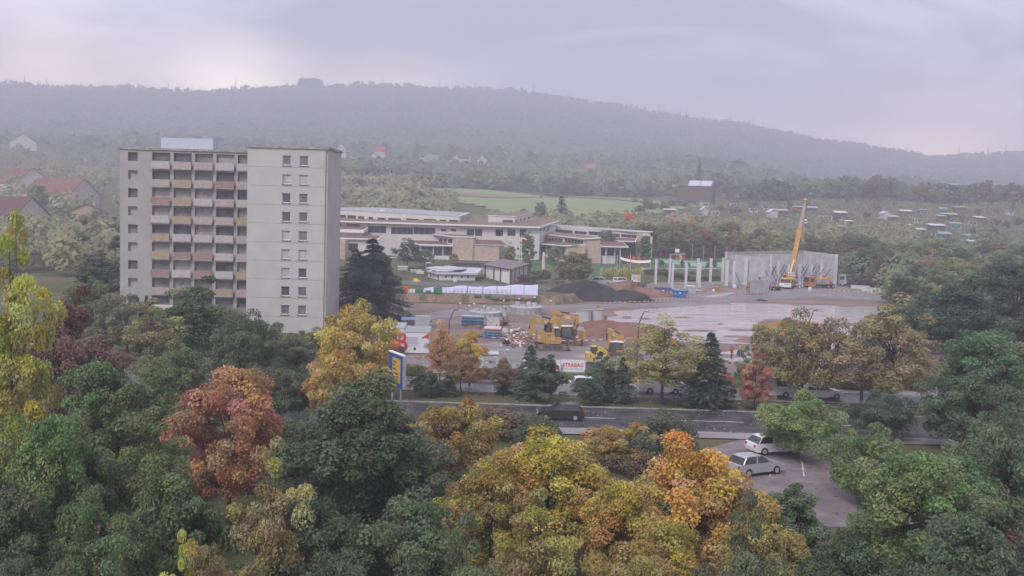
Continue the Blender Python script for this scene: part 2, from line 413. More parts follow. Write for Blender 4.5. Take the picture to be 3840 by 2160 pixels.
# construction site floor: mud, gravel, lying 4 mm and more above the ground
def flat(name, pts, m, z, sub=1.5, extra=None):
    P = np.array([(p[0], p[1]) for p in pts])
    def inside(x, y):
        r = np.zeros(x.shape, bool); n = len(P); jj = n - 1
        for ii in range(n):
            xi, yi, xj, yj = *P[ii], *P[jj]
            r ^= ((yi > y) != (yj > y)) & (x < (xj - xi) * (y - yi) / (yj - yi + 1e-12) + xi); jj = ii
        return r
    xs_ = np.arange(P[:, 0].min(), P[:, 0].max() + sub, sub); ys_ = np.arange(P[:, 1].min(), P[:, 1].max() + sub, sub)
    return grid_mesh(name, xs_, ys_, m, dz=z, zfun=extra, mask=inside)
def fill(name, pts, m, z):                             # exact-edged flat polygon
    o = MB().add([(p[0], p[1], z) for p in pts], [tuple(range(len(pts)))]).build(name, m); return o
site = [(-26, 124), (80, 124), (110, 170), (112, 262), (60, 266), (33, 258), (27, 226), (15, 213), (8, 203), (-32, 199)]
tag(flat('site_ground', site, G_mud, 0.03, 1.0), kind='structure')
# ---------------------------------------------------------------- pool, road, paths, fields
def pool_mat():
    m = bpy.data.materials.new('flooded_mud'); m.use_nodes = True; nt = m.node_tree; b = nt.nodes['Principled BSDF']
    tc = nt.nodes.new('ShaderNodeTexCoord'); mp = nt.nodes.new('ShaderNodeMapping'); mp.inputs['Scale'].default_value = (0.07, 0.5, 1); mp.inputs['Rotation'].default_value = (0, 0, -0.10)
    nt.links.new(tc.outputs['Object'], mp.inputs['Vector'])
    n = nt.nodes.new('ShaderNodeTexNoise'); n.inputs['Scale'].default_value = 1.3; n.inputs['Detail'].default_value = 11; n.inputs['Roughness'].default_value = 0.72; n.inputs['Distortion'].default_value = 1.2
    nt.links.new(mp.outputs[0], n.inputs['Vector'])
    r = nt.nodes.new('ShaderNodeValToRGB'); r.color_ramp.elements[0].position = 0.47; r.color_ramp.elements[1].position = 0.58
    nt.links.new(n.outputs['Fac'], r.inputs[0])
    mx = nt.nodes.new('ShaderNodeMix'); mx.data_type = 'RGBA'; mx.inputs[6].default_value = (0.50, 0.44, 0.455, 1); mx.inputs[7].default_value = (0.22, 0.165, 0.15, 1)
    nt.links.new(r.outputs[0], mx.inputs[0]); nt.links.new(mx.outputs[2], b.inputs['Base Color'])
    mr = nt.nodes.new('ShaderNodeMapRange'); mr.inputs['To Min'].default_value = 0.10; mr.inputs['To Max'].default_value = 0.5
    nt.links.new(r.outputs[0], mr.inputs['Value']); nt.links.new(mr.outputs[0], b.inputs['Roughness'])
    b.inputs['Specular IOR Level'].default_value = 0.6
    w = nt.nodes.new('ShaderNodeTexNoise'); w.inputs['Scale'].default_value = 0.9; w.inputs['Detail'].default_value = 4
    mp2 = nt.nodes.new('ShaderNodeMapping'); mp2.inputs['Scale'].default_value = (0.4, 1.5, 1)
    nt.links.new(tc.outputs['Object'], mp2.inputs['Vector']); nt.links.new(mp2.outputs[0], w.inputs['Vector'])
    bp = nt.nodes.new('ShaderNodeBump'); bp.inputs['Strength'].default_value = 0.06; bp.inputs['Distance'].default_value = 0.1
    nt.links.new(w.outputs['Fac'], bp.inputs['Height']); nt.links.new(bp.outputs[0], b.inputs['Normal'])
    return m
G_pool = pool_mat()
def ragged(pix, z, seed, amp=0.8, step=2.5):
    rnd = random.Random(seed); P = [on(x, y, z) for x, y in pix]; out = []
    for a, b in zip(P, P[1:] + P[:1]):
        n = max(1, int((b - a).length / step))
        for i in range(n):
            p = a.lerp(b, i / n); out.append((p.x + rnd.uniform(-amp, amp), p.y + rnd.uniform(-amp, amp)))
    return out
pool = ragged([(2275, 1200), (2330, 1165), (2500, 1152), (2700, 1140), (2900, 1129), (3050, 1124), (3200, 1132), (3400, 1150), (3560, 1190), (3560, 1300), (3250, 1312), (3000, 1300), (2850, 1290), (2700, 1285), (2600, 1285), (2480, 1270), (2400, 1240), (2330, 1212)], 0.06, 4, 1.3, 2.0)
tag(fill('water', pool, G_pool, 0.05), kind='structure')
for k, (px, py, L_b, w_b) in enumerate([(2890, 1200, 60, 4), (2560, 1190, 70, 4), (2700, 1215, 40, 3), (2620, 1240, 170, 4), (2800, 1238, 150, 3), (3050, 1160, 90, 3), (3180, 1150, 70, 3), (2420, 1195, 60, 5), (2350, 1190, 40, 6), (2990, 1145, 50, 2), (2760, 1262, 120, 4), (3200, 1215, 120, 5)]):
    pix = [(px - L_b / 2, py), (px - L_b / 4, py - w_b), (px + L_b / 4, py - w_b * .7), (px + L_b / 2, py + 1), (px + L_b / 5, py + w_b), (px - L_b / 3, py + w_b * .8)]
    pts = ragged(pix, 0.06, 60 + k, 0.3, 0.8); cxm = sum(q[0] for q in pts) / len(pts); cym = sum(q[1] for q in pts) / len(pts); n_ = len(pts)
    tag(MB().add([(q[0], q[1], .04) for q in pts] + [(cxm + (q[0] - cxm) * .55, cym + (q[1] - cym) * .55, .13 + .05 * math.sin(i * 1.9)) for i, q in enumerate(pts)], [(i, (i + 1) % n_, n_ + (i + 1) % n_, n_ + i) for i in range(n_)] + [tuple(range(n_, 2 * n_))]).build('mud_bar', G_mud), kind='structure')
for k, pix in enumerate([[(2690, 1325), (2760, 1312), (2840, 1318), (2830, 1326), (2740, 1330)], [(2700, 1345), (2800, 1338), (2860, 1342), (2820, 1352), (2720, 1356)],
                         [(2150, 1335), (2230, 1325), (2300, 1330), (2260, 1338), (2180, 1342)], [(1780, 1290), (1850, 1284), (1930, 1294), (1850, 1298)], [(2850, 1370), (3000, 1352), (3150, 1360), (3100, 1380), (2900, 1388)]]):
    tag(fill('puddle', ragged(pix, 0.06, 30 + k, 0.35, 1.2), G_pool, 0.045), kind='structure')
# wet gravel strip and haul road
tag(fill('haul_road', ragged([(1440, 1195), (1700, 1162), (1950, 1140), (2200, 1142), (2500, 1136), (2800, 1118), (3060, 1104), (3290, 1114), (3340, 1134), (3060, 1119), (2850, 1128), (2550, 1150), (2250, 1155), (1980, 1160), (1760, 1180), (1460, 1215)], 0.04, 8, 0.5), G_gravel, 0.038), kind='structure')
tag(fill('yard_gravel', ragged([(1380, 1330), (1750, 1292), (2000, 1300), (2320, 1300), (2520, 1330), (2560, 1390), (2100, 1400), (1380, 1400)], 0.04, 9, 0.6), G_gravel, 0.040), kind='structure')
tag(flat('yard_gravel', [on(2440, 1122, .1), on(2700, 1132, .1), on(3060, 1120, .1), on(3340, 1136, .1), on(3300, 1098, .4), on(3100, 1086, .5), on(2720, 1096, .4), on(2500, 1108, .2)], G_gravel, 0.055, 1.0), kind='structure')
hall_pts = [on(2410, 1082, .35), on(2520, 1128, .2), on(2720, 1118, .3), on(3060, 1100, .4), on(3200, 1090, .5), on(3170, 1066, .6), on(2800, 1055, .6), on(2440, 1062, .5)]
tag(flat('hall_floor', hall_pts, G_gravel, 0.075, 1.0), kind='structure')
for pix in ([(2520, 1098), (2600, 1088), (2640, 1092), (2560, 1104)], [(2640, 1110), (2740, 1098), (2760, 1102), (2680, 1114)]):
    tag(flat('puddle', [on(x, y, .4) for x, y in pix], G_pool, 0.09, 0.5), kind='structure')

# street in front of the site
def sheet(name, x0, x1, y0, y1, z, m): return tag(MB().add([(x0, y0, z), (x1, y0, z), (x1, y1, z), (x0, y1, z)], [(0, 1, 2, 3)]).build(name, m), kind='structure')
sheet('road', -260, 260, 93, 103, 0.012, M_asphalt)
sheet('parking_lane', -260, 260, 109.7, 115, 0.012, mat('wet_parking_asphalt', (0.15, 0.148, 0.158), 0.35, 0.2, 0.5, spec=0.5))
for y in (92.7, 103.0, 109.5, 115.0):
    tag(MB().box(-260, 260, y, y + 0.2, 0, 0.12 if y != 109.5 else 0.05).build('kerb', M_conc_d), kind='structure')
sheet('pavement', -260, 260, 90.5, 92.7, 0.1, G_paving)
sheet('pavement', -260, 260, 115.2, 117.5, 0.1, G_paving)
for k in range(44):
    tag(MB().add([(-260 + k * 12, 98, .018), (-254 + k * 12, 98, .018), (-254 + k * 12, 98.14, .018), (-260 + k * 12, 98.14, .018)], [(0, 1, 2, 3)]).build('road_marking', M_white), kind='structure')
# forecourt between the foreground trees
tag(fill('forecourt', [(16, 66), (30, 66), (30, 90.5), (20, 90.5), (14, 84)], mat('red_grey_paving', (0.21, 0.175, 0.185), 0.7, 0.2, 0.4), 0.03), kind='structure')

for k in range(5):
    tag(MB().add([(17 + k * 2.6, 78 + k * .2, .04), (17.12 + k * 2.6, 78 + k * .2, .04), (18.3 + k * 2.6, 83 + k * .2, .04), (18.18 + k * 2.6, 83 + k * .2, .04)], [(0, 1, 2, 3)]).build('bay_marking', mat('worn_white_line', (.5, .5, .5), .7, .35, 3)), kind='structure')
# school lawn, court, paths on the terrace
tag(flat('lawn', [spot(1800, 258), spot(2120, 245), spot(2330, 247), spot(2412, 267), spot(2560, 276), spot(2745, 290), spot(2700, 335), spot(2440, 335), spot(2150, 320), spot(1900, 296), spot(1790, 290)], G_lawn, 0.05, 1.5), kind='structure')
tag(flat('sports_court', [spot(2480, 312), spot(2600, 298), spot(2735, 300), spot(2720, 322), spot(2480, 330)], G_court, 0.09, 1.0), kind='structure')
tag(flat('path', [spot(2400, 281), spot(2560, 286), spot(2700, 292), spot(2700, 294.5), spot(2560, 288), spot(2400, 283.5)], mat('pale_path', (0.5, 0.5, 0.5), 0.8, 0.1, 0.5), 0.08, 0.8), kind='structure')
tag(flat('lane', [spot(1400, 224), spot(1950, 222), spot(2300, 226), spot(2400, 240), spot(2420, 250), spot(2300, 235), spot(1950, 231), spot(1400, 234)], mat('lane_asphalt', (0.13, 0.125, 0.13), 0.7, 0.2, 0.4), 0.06, 1.0), kind='structure')
tag(flat('field', [spot(1560, 735), spot(1950, 728), spot(2200, 720), spot(2330, 700), spot(2480, 640), spot(2580, 575), spot(2500, 510), spot(2150, 488), spot(1880, 500), spot(1640, 600)], G_field, 0.5, 6.0), kind='structure')
tag(flat('fallow_strip', [spot(1700, 640), spot(1900, 622), spot(2240, 612), spot(2420, 610), spot(2420, 622), spot(2240, 632), spot(1960, 660), spot(1720, 668)], G_fallow, 0.8, 5.0), kind='structure')
tag(flat('field', [spot(2560, 640), spot(2740, 640), spot(2760, 600), spot(2600, 590)], G_field, 0.5, 5.0), kind='structure')

# earth works: cut bank face, red mound, black heap, small heaps
xsb = np.arange(-60, 29, 0.5)
vb = []
for x in xsb:
    yb = np.interp(x, BANK_X, BANK_Y)
    for t in (-0.5, 0.4, 1.0, 1.6, 2.3, 3.0):
        yy = yb + t; vb.append((x, yy, gz(x, yy) + 0.06))
vb = np.array(vb); nb = 6
a = (np.arange(len(xsb) - 1)[:, None] * nb + np.arange(nb - 1)[None, :]).ravel()
tag(link(bpy.data.objects.new('earth_bank', np_mesh('earth_bank', vb, np.stack([a, a + nb, a + nb + 1, a + 1], -1), G_bank, smooth=True))), kind='structure')
def heap(name, m, cx, cy, rx, ry, h, seed, label, cat='heap', peaks=None, p=1.3, n=54, rot=0.0):
    rnd = np.random.RandomState(seed); peaks = peaks or [(0, 0, 1.0)]
    g_ = np.linspace(-1.05, 1.05, n); U, V = np.meshgrid(g_, g_)
    H = np.zeros_like(U)
    for (a_, b_, s_) in peaks:
        r = np.sqrt(((U - a_) / 0.95) ** 2 + ((V - b_) / 0.95) ** 2); H = np.maximum(H, s_ * np.clip(1 - r, 0, 1) ** (1 / p))
    r0 = np.sqrt(U ** 2 + V ** 2); H *= np.clip((1.03 - r0) * 5, 0, 1)
    for k in range(6):
        a_, b_, c_ = rnd.uniform(2, 9), rnd.uniform(2, 9), rnd.uniform(0, 6); H *= 1 + 0.045 * np.sin(a_ * U + b_ * V + c_)
    H += (rnd.rand(*H.shape) - .5) * 0.03 * (H > 0.02)
    X = U * rx * math.cos(rot) - V * ry * math.sin(rot); Y = U * rx * math.sin(rot) + V * ry * math.cos(rot)
    zb = terr(cx + X, cy + Y); z0 = gz(cx, cy)
    v = np.stack([X, Y, zb - z0 - 0.05 + H * h], -1).reshape(-1, 3)
    a_ = (np.arange(n - 1)[:, None] * n + np.arange(n - 1)[None, :]).ravel()
    f = np.stack([a_, a_ + 1, a_ + n + 1, a_ + n], -1); keep = (H.reshape(-1)[f] > 0).any(1)
    o = link(bpy.data.objects.new(name, np_mesh(name, v, f[keep], m, smooth=True)))
    o.location = (cx, cy, z0); return tag(o, label, cat)
hp = on(2262, 1128, 0.0)
heap('gravel_heap', G_slag, hp.x - .3, hp.y + 2.5, 11.2, 6, 2.45, 3, 'long black gravel heap below the temporary fence', peaks=[(-0.28, 0, 1.0), (0.10, 0.1, 0.98), (0.42, 0.1, 0.9), (-0.58, -.05, 0.55)], p=1.25)
hp = on(2500, 1118, 0.2)
heap('soil_heap', G_redsoil, hp.x - 6, hp.y + 6, 9, 7, 1.9, 5, 'brown soil heap beside the black gravel heap', peaks=[(0, 0, 1.0), (.35, .2, .8)], p=1.2)
hp = on(2330, 1262, 0.0)
heap('soil_mound', G_redsoil, hp.x - .6, hp.y + 5, 9.0, 8.0, 1.75, 7, 'broad reddish soil mound behind the excavators', 'mound', peaks=[(-0.15, 0, 1.0), (0.3, 0.05, 0.95), (-.5, 0, .8)], p=2.2)
hp = on(2815, 1282, 0.0)
heap('soil_heap', G_mud, hp.x, hp.y, 3.0, 2.2, 0.9, 9, 'small pale soil heap beside the dump truck')
hp = on(2855, 1130, 0.0)
heap('gravel_heap', G_slag, hp.x, hp.y, 1.6, 1.2, 0.5, 11, 'small black gravel pile at the edge of the flooded pit')
hp = on(1960, 1278, 0.0)
heap('soil_heap', G_redsoil, hp.x, hp.y, 2.4, 1.8, 0.9, 13, 'low red soil pile in front of the excavator bucket')

# ---------------------------------------------------------------- trees
def leaf_quads(pos, nrm, size, rng, aspect=0.62):
    n = len(pos)
    t = rng.normal(size=(n, 3)); t -= (t * nrm).sum(1, keepdims=True) * nrm; t /= np.linalg.norm(t, axis=1, keepdims=True) + 1e-9
    b = np.cross(nrm, t); s = (size * rng.uniform(0.5, 1.5, (n, 1)))
    a, c = t * s * 0.5, b * s * 0.5 * aspect
    v = np.stack([pos - a, pos + c, pos + a, pos - c], 1).reshape(-1, 3)
    f = np.arange(4 * n).reshape(n, 4)
    return v, f
def crown_points(rng, n_cl, per, R, zc, hz, clump, shell, shape):
    ph = rng.uniform(0, 6.28, 6); k = rng.randint(2, 6, 6)
    C = []
    for i in range(n_cl):
        d = rng.normal(size=3); d /= np.linalg.norm(d)
        az = math.atan2(d[1], d[0])
        mod = 1 + 0.2 * math.sin(k[0] * az + ph[0]) + 0.16 * math.sin(k[1] * az + ph[1] + 3 * d[2]) + 0.10 * math.sin(5 * d[2] + ph[2])
        r = rng.uniform(shell, 1.0) ** 0.6 * mod * 0.86 * (1.14 if rng.rand() < .14 else 1.0)
        c = np.array([d[0] * R * r, d[1] * R * r, zc + d[2] * hz * r])
        if shape == 'dome' and d[2] < -0.35: c[2] = zc - hz * rng.uniform(0.3, 0.55)
        if shape == 'oval': 
            t = (c[2] - zc) / hz; w = 1.0 - 0.45 * max(0, t) ; c[0] *= w; c[1] *= w
        if shape == 'flame':
            t = np.clip((c[2] - zc) / hz * .5 + .5, 0, 1); w = (1 - t) ** .5 * 1.1 * min(1, t * 6 + .3); c[0] *= w; c[1] *= w
        C.append(c)
    C = np.array(C); rc = R * clump * rng.uniform(0.65, 1.35, n_cl)
    cen = np.repeat(np.arange(n_cl), per); n = n_cl * per
    d = rng.normal(size=(n, 3)); d /= np.linalg.norm(d, axis=1, keepdims=True)
    d[:, 2] = np.where((d[:, 2] < -0.2) & (rng.rand(n) < 0.55), -d[:, 2], d[:, 2])
    rr = rc[cen] * rng.uniform(0.25, 1.0, n) ** 0.45
    pos = C[cen] + d * rr[:, None] * np.array([1, 1, 0.72])
    nrm = d * 0.7 + rng.normal(size=(n, 3)) * 0.55 + np.array([0, 0, 0.45]); nrm /= np.linalg.norm(nrm, axis=1, keepdims=True)
    cv = rng.uniform(0.15, 0.85, (n_cl, 3))[cen]
    var = np.clip(cv + rng.normal(size=(n, 3)) * np.array([0.11, 0.14, 0.16]), 0, 1)
    return C, rc, pos, nrm, var
def branch_mb(C, rng, h0, r0, n_limbs, sides=5, top=0.8):
    mb = MB(); lean = rng.uniform(-0.25, 0.25, 2); ztop = C[:, 2].mean() + top * (C[:, 2].max() - C[:, 2].mean())
    tp = [(0, 0, -0.3), (lean[0] * .3, lean[1] * .3, h0 * .6), (lean[0], lean[1], h0 * 1.2), (lean[0] * 1.4, lean[1] * 1.4, ztop)]
    mb.tube(tp, [r0 * 1.25, r0 * 0.9, r0 * 0.7, r0 * 0.15], 8)
    for c in C[rng.permutation(len(C))[:n_limbs]]:
        t = np.clip(0.25 + 0.5 * (c[2] - h0) / max(0.5, ztop - h0), 0.15, 0.85)
        p0 = Vector((lean[0], lean[1], h0 * .8 + (ztop - h0 * .8) * t * 0.75)); p3 = Vector(c)
        mid = p0.lerp(p3, .5) + Vector((0, 0, -0.08 * (p3 - p0).length)) + Vector(rng.uniform(-.2, .2, 3))
        rr = r0 * rng.uniform(.18, .36)
        mb.tube([p0, mid, p3], [rr, rr * .6, rr * .2], sides)
    return mb
PROTO = {}
def proto(name, seed, R=4.0, H=10.0, h0=2.0, n_cl=60, per=100, leaf=0.3, clump=0.24, shell=0.35, shape='dome', limbs=34, r0=0.2, trunk=True):
    rng = np.random.RandomState(seed)
    zc, hz = h0 + (H - h0) * 0.48, (H - h0) * 0.54
    if not trunk: zc, hz = H * .48, H * .54
    C, rc, pos, nrm, var = crown_points(rng, n_cl, per, R, zc, hz, clump, shell, shape)
    pos[:, 2] = np.maximum(pos[:, 2], 0.05)
    v, f = leaf_quads(pos, nrm, leaf, rng)
    cm = np_mesh(name + '_crown', v, f, FOL, attr=var)
    tm = None
    if trunk:
        mb = branch_mb(C, rng, h0, r0, limbs); tm = bpy.data.meshes.new(name + '_trunk'); tm.from_pydata(mb.v, [], mb.f); tm.materials.append(M_bark); tm.update()
    PROTO[name] = (cm, tm, R, H)
def proto_conifer(name, seed, R=2.6, H=10.0, whorls=24, br=9, per=30, leaf=0.32, droop=0.35, trunk=True):
    rng = np.random.RandomState(seed); P, N, V = [], [], []; mb = MB()
    for w in range(whorls):
        t = (w + rng.uniform(-.3, .3)) / whorls; z = 0.35 + t * (H - 0.5); L = R * (1 - t) ** 0.85 * rng.uniform(.8, 1.12) + 0.12
        for b in range(br):
            az = rng.uniform(0, 6.283); l = L * rng.uniform(.65, 1.15); k = max(3, int(per * (0.35 + 0.65 * (1 - t))))
            s = rng.uniform(0.1, 1, k) ** .7
            x = s * l; dz = -droop * l * s ** 1.5 + 0.12 * l * s ** 3
            side = rng.normal(size=k) * 0.15 * l * (1.15 - s)
            ca, sa = math.cos(az), math.sin(az)
            P.append(np.stack([x * ca - side * sa, x * sa + side * ca, z + dz + rng.normal(size=k) * .07], 1))
            nn = np.stack([ca * .35 + rng.normal(size=k) * .4, sa * .35 + rng.normal(size=k) * .4, np.full(k, .8)], 1); N.append(nn / np.linalg.norm(nn, axis=1, keepdims=True))
            cv = rng.uniform(.25, .75, 3); V.append(np.clip(cv + rng.normal(size=(k, 3)) * .15, 0, 1))
            if trunk and b % 2 == 0: mb.cyl((0, 0, z), (l * ca * .85, l * sa * .85, z - droop * l * .6), .045 * (1 - t) + .012, .008, 4)
    P, N, V = np.concatenate(P), np.concatenate(N), np.concatenate(V); P[:, 2] = np.maximum(P[:, 2], .05)
    v, f = leaf_quads(P, N, leaf, rng, 0.4)
    mb.tube([(0, 0, -.3), (0, 0, H * .5), (0, 0, H * .98)], [R * .075, R * .045, .02], 7)
    tm = None
    if trunk:
        tm = bpy.data.meshes.new(name + '_trunk'); tm.from_pydata(mb.v, [], mb.f); tm.materials.append(M_bark); tm.update()
    PROTO[name] = (np_mesh(name + '_crown', v, f, FOL, attr=V), tm, R, H)
# near, full of single leaves
proto('near_a', 1, 4.2, 10, 0.9, 120, 340, 0.20, 0.20, 0.4)
proto('near_b', 2, 3.8, 10, 0.9, 105, 350, 0.20, 0.21, 0.4)
proto('near_c', 3, 4.6, 10, 0.9, 140, 320, 0.20, 0.175, 0.4, 'oval')
proto('near_d', 4, 3.2, 10, 0.9, 95, 340, 0.19, 0.23, 0.3, 'oval')
proto('sparse_a', 5, 4.2, 10, 1.2, 120, 130, 0.21, 0.18, 0.35, limbs=80, r0=.17)
proto('sparse_b', 6, 3.6, 10, 1.8, 80, 55, 0.23, 0.22, 0.35, 'oval', limbs=75, r0=.16)
proto('near_e', 14, 5.2, 6.4, 0.5, 150, 290, 0.20, 0.16, 0.4)
proto('near_f', 15, 4.6, 6.2, 0.5, 130, 300, 0.20, 0.18, 0.4)
proto_conifer('near_fir', 7, 3.2, 10, 30, 11, 75, 0.26)
proto_conifer('near_spruce', 8, 3.0, 10, 34, 11, 60, 0.24, 0.6)
proto('shrub_a', 9, 2.2, 3.2, 0.4, 50, 200, 0.17, 0.3, 0.2, limbs=15, r0=.06)
proto('shrub_b', 10, 2.6, 3.0, 0.3, 60, 150, 0.17, 0.27, 0.2, limbs=15, r0=.06)
# middle distance
for i, (R, sh) in enumerate([(4.2, 'dome'), (3.8, 'oval'), (4.6, 'dome'), (3.4, 'oval')]):
    proto('mid_%d' % i, 20 + i, R, 10, 1.2, 95, 130, 0.31, 0.22, 0.35, sh, limbs=14)
proto('mid_sparse', 26, 3.8, 10, 1.5, 80, 60, 0.3, 0.25, 0.3, limbs=40, r0=.16)
proto('poplar', 27, 2.6, 10, 0.6, 60, 80, 0.42, 0.36, 0.1, 'flame', limbs=20)
proto_conifer('mid_fir', 28, 2.7, 10, 20, 8, 16, 0.6)
# far away
for i, (R, sh) in enumerate([(4.4, 'dome'), (4.0, 'oval'), (4.8, 'dome')]):
    proto('far_%d' % i, 40 + i, R, 10, 0.5, 34, 40, 0.95, 0.30, 0.4, sh, trunk=False)
proto_conifer('far_fir', 44, 2.2, 10, 14, 6, 7, 0.9, trunk=False)
rgT = random.Random(11)
GREEN = [(0.13, 0.16, 0.065), (0.145, 0.175, 0.07), (0.115, 0.14, 0.065), (0.16, 0.17, 0.075), (0.14, 0.15, 0.075)]
DKGREEN = [(0.062, 0.085, 0.05), (0.075, 0.095, 0.055), (0.07, 0.088, 0.05)]
FIR = [(0.042, 0.06, 0.042), (0.048, 0.066, 0.046)]
YELLOW = [(0.26, 0.19, 0.035), (0.22, 0.18, 0.04)]
OLIVE = [(0.15, 0.14, 0.045), (0.14, 0.125, 0.05)]
ORANGE = [(0.30, 0.13, 0.035), (0.26, 0.12, 0.04)]
BROWN = [(0.14, 0.085, 0.05), (0.12, 0.085, 0.05)]
RED = [(0.27, 0.075, 0.045), (0.2, 0.06, 0.045)]
CNAME = {id(GREEN): 'green', id(DKGREEN): 'dark green', id(FIR): 'blackish green', id(YELLOW): 'yellow', id(OLIVE): 'olive yellow', id(ORANGE): 'orange', id(BROWN): 'brownish', id(RED): 'red'}
def tree(pname, loc, height, width, colr, label, cat='tree', name=None, group=None, rz=None, jit=0.12):
    if pname in ('near_a', 'near_b', 'near_c', 'near_d') and width / height > 1.05: pname = 'near_e' if pname in ('near_a', 'near_c') else 'near_f'
    cm, tm, R, H = PROTO[pname]
    sz, sx = height / H, width / (2 * R)
    c = rgT.choice(colr) if isinstance(colr, list) else colr
    j = rgT.uniform(1 - jit, 1 + jit); c = (c[0] * j * rgT.uniform(.93, 1.07), c[1] * j, c[2] * j, 1)
    rz = rgT.uniform(0, 6.28) if rz is None else rz
    name = name or ('fir_tree' if 'fir' in pname or 'spruce' in pname else 'shrub' if 'shrub' in pname else 'tree')
    if tm is None:
        o = bpy.data.objects.new(name, cm); o.location = loc; o.rotation_euler = (0, 0, rz); o.scale = (sx, sx, sz); o.color = c
        return tag(link(o), label, cat, group)
    r = empty(name, loc, rz, label, cat, group); r.scale = (sx, sx, sz)
    o = bpy.data.objects.new('crown', cm); o.color = c; link(o, r)
    o = bpy.data.objects.new('trunk', tm); link(o, r)
    return r
# tree given by the pixels of its top and width, standing at distance d
def tree_px(pname, px, top, wpx, d, colr, label, cat='tree', name=None, group=None, z=None, hmin=1.5):
    b = spot(px, d); t = at(px, top, d)
    return tree(pname, b, max(hmin, t.z - b.z), wpx * d / 4000, colr, label, cat, name, group)
# --- foreground, seen over their tops (photo blurred there by the camera's privacy mask)
for a in [
 ('near_b', 60, 985, 330, 66, (0.260, 0.260, 0.039), 'tall yellow-green tree at the street end, left of the purple-brown tree'),
 ('near_d', 235, 1080, 300, 78, (0.136, 0.080, 0.064), 'tall purple-brown leaved tree beside the yellow-green tree'),
 ('near_a', 430, 1310, 420, 64, (0.096, 0.136, 0.056), 'broad mid green tree in front of the purple-brown tree'),
 ('near_a', 860, 1345, 470, 62, (0.29, 0.135, 0.075), 'bright salmon-red autumn tree among the green trees'),
 ('near_d', 720, 1045, 330, 118, (0.088, 0.128, 0.064), 'slender dark green tree in front of the grey tower block'),
 ('near_c', 930, 1180, 330, 110, (0.088, 0.115, 0.067), 'broad dark green tree at the foot of the tower block'),
 ('near_b', 560, 1180, 300, 105, (0.168, 0.168, 0.072), 'olive green tree below the balconies of the tower block'),
 ('near_c', 1345, 1405, 620, 60, (0.080, 0.106, 0.058), 'wide dark grey-green tree right of the salmon-red tree'),
 ('near_b', 1690, 1500, 380, 74, (0.26, 0.19, 0.05), 'golden brown tree beside the wide dark green tree'),
 ('near_a', 2050, 1585, 520, 56, (0.299, 0.227, 0.046), 'golden yellow tree touching the orange domed tree'),
 ('near_c', 2580, 1640, 620, 52, (0.33, 0.205, 0.045), 'large orange-gold domed tree in front of the street'),
 ('near_b', 2990, 1478, 340, 84, (0.130, 0.189, 0.065), 'light green rounded tree beside the forecourt'),
 ('near_a', 3380, 1640, 560, 54, (0.104, 0.152, 0.056), 'large mid green tree right of the forecourt'),
 ('near_c', 3760, 1560, 560, 62, (0.080, 0.120, 0.064), 'large dark green tree right of the mid green tree'),
 ('near_b', 3640, 1400, 420, 88, (0.072, 0.112, 0.061), 'dark green tree across the pavement behind the large dark tree'),
 ('near_d', 3300, 1470, 260, 92, (0.064, 0.096, 0.064), 'narrow blackish green tree at the street side'),
 ('near_a', 170, 1500, 430, 50, (0.088, 0.136, 0.048), 'green tree with a ragged top below the purple-brown tree'),
 ('near_c', 620, 1730, 520, 45, (0.080, 0.120, 0.051), 'broad green tree below the salmon-red tree'),
 ('near_b', 1010, 1790, 360, 44, (0.192, 0.160, 0.064), 'olive brown tree below the wide dark green tree'),
 ('near_a', 1500, 1850, 520, 44, (0.080, 0.112, 0.056), 'dark green tree below the golden brown tree'),
 ('near_b', 1980, 1960, 420, 42, (0.22, 0.185, 0.05), 'olive gold tree below the golden yellow tree'),
 ('near_d', 2960, 1800, 300, 55, (0.096, 0.136, 0.072), 'slim green tree at the edge of the forecourt'),
 ('near_c', 3180, 1930, 430, 44, (0.072, 0.106, 0.051), 'dark green tree below the large mid green tree'),
 ('near_a', 3660, 1900, 560, 43, (0.080, 0.112, 0.064), 'grey-green tree below the large dark green tree'),
 ('near_d', 60, 1760, 330, 44, (0.072, 0.096, 0.048), 'very dark green tree at the end of the tree row')]:
    tree_px(*a, group=None)
for k, (px, top, w, d, c, lab) in enumerate([(780, 2010, 260, 40, (0.18, 0.13, 0.06), 'low bronze crown below the olive brown tree'), (350, 1960, 380, 40, (0.085, 0.12, 0.05), 'low moss green crown at the foot of the ragged green tree'), (1250, 2050, 420, 39, (0.06, 0.085, 0.05), 'low blackish crown at the foot of the grey-green tree'), (1720, 2060, 380, 39, (0.10, 0.12, 0.06), 'low green crown between the dark green and the mossy yellow tree'),
        (2330, 2030, 380, 39, (0.22, 0.17, 0.06), 'low golden crown at the foot of the yellow-brown tree'), (2760, 2000, 380, 39, (0.10, 0.11, 0.06), 'low olive green crown at the foot of the orange domed tree'), (3420, 2080, 400, 38, (0.07, 0.095, 0.05), 'low dark crown at the foot of the large mid green tree'), (3800, 2060, 300, 39, (0.075, 0.09, 0.065), 'low grey-green crown at the foot of the large dark green tree'), (100, 2060, 300, 39, (0.085, 0.10, 0.06), 'low dull green crown at the foot of the very dark tree'), (690, 2120, 220, 38, (0.26, 0.25, 0.05), 'low lemon yellow crown beside the bronze crown')]):
    tree_px('near_b' if k % 2 else 'near_a', px, top, w, d, c, lab, name='small_tree')

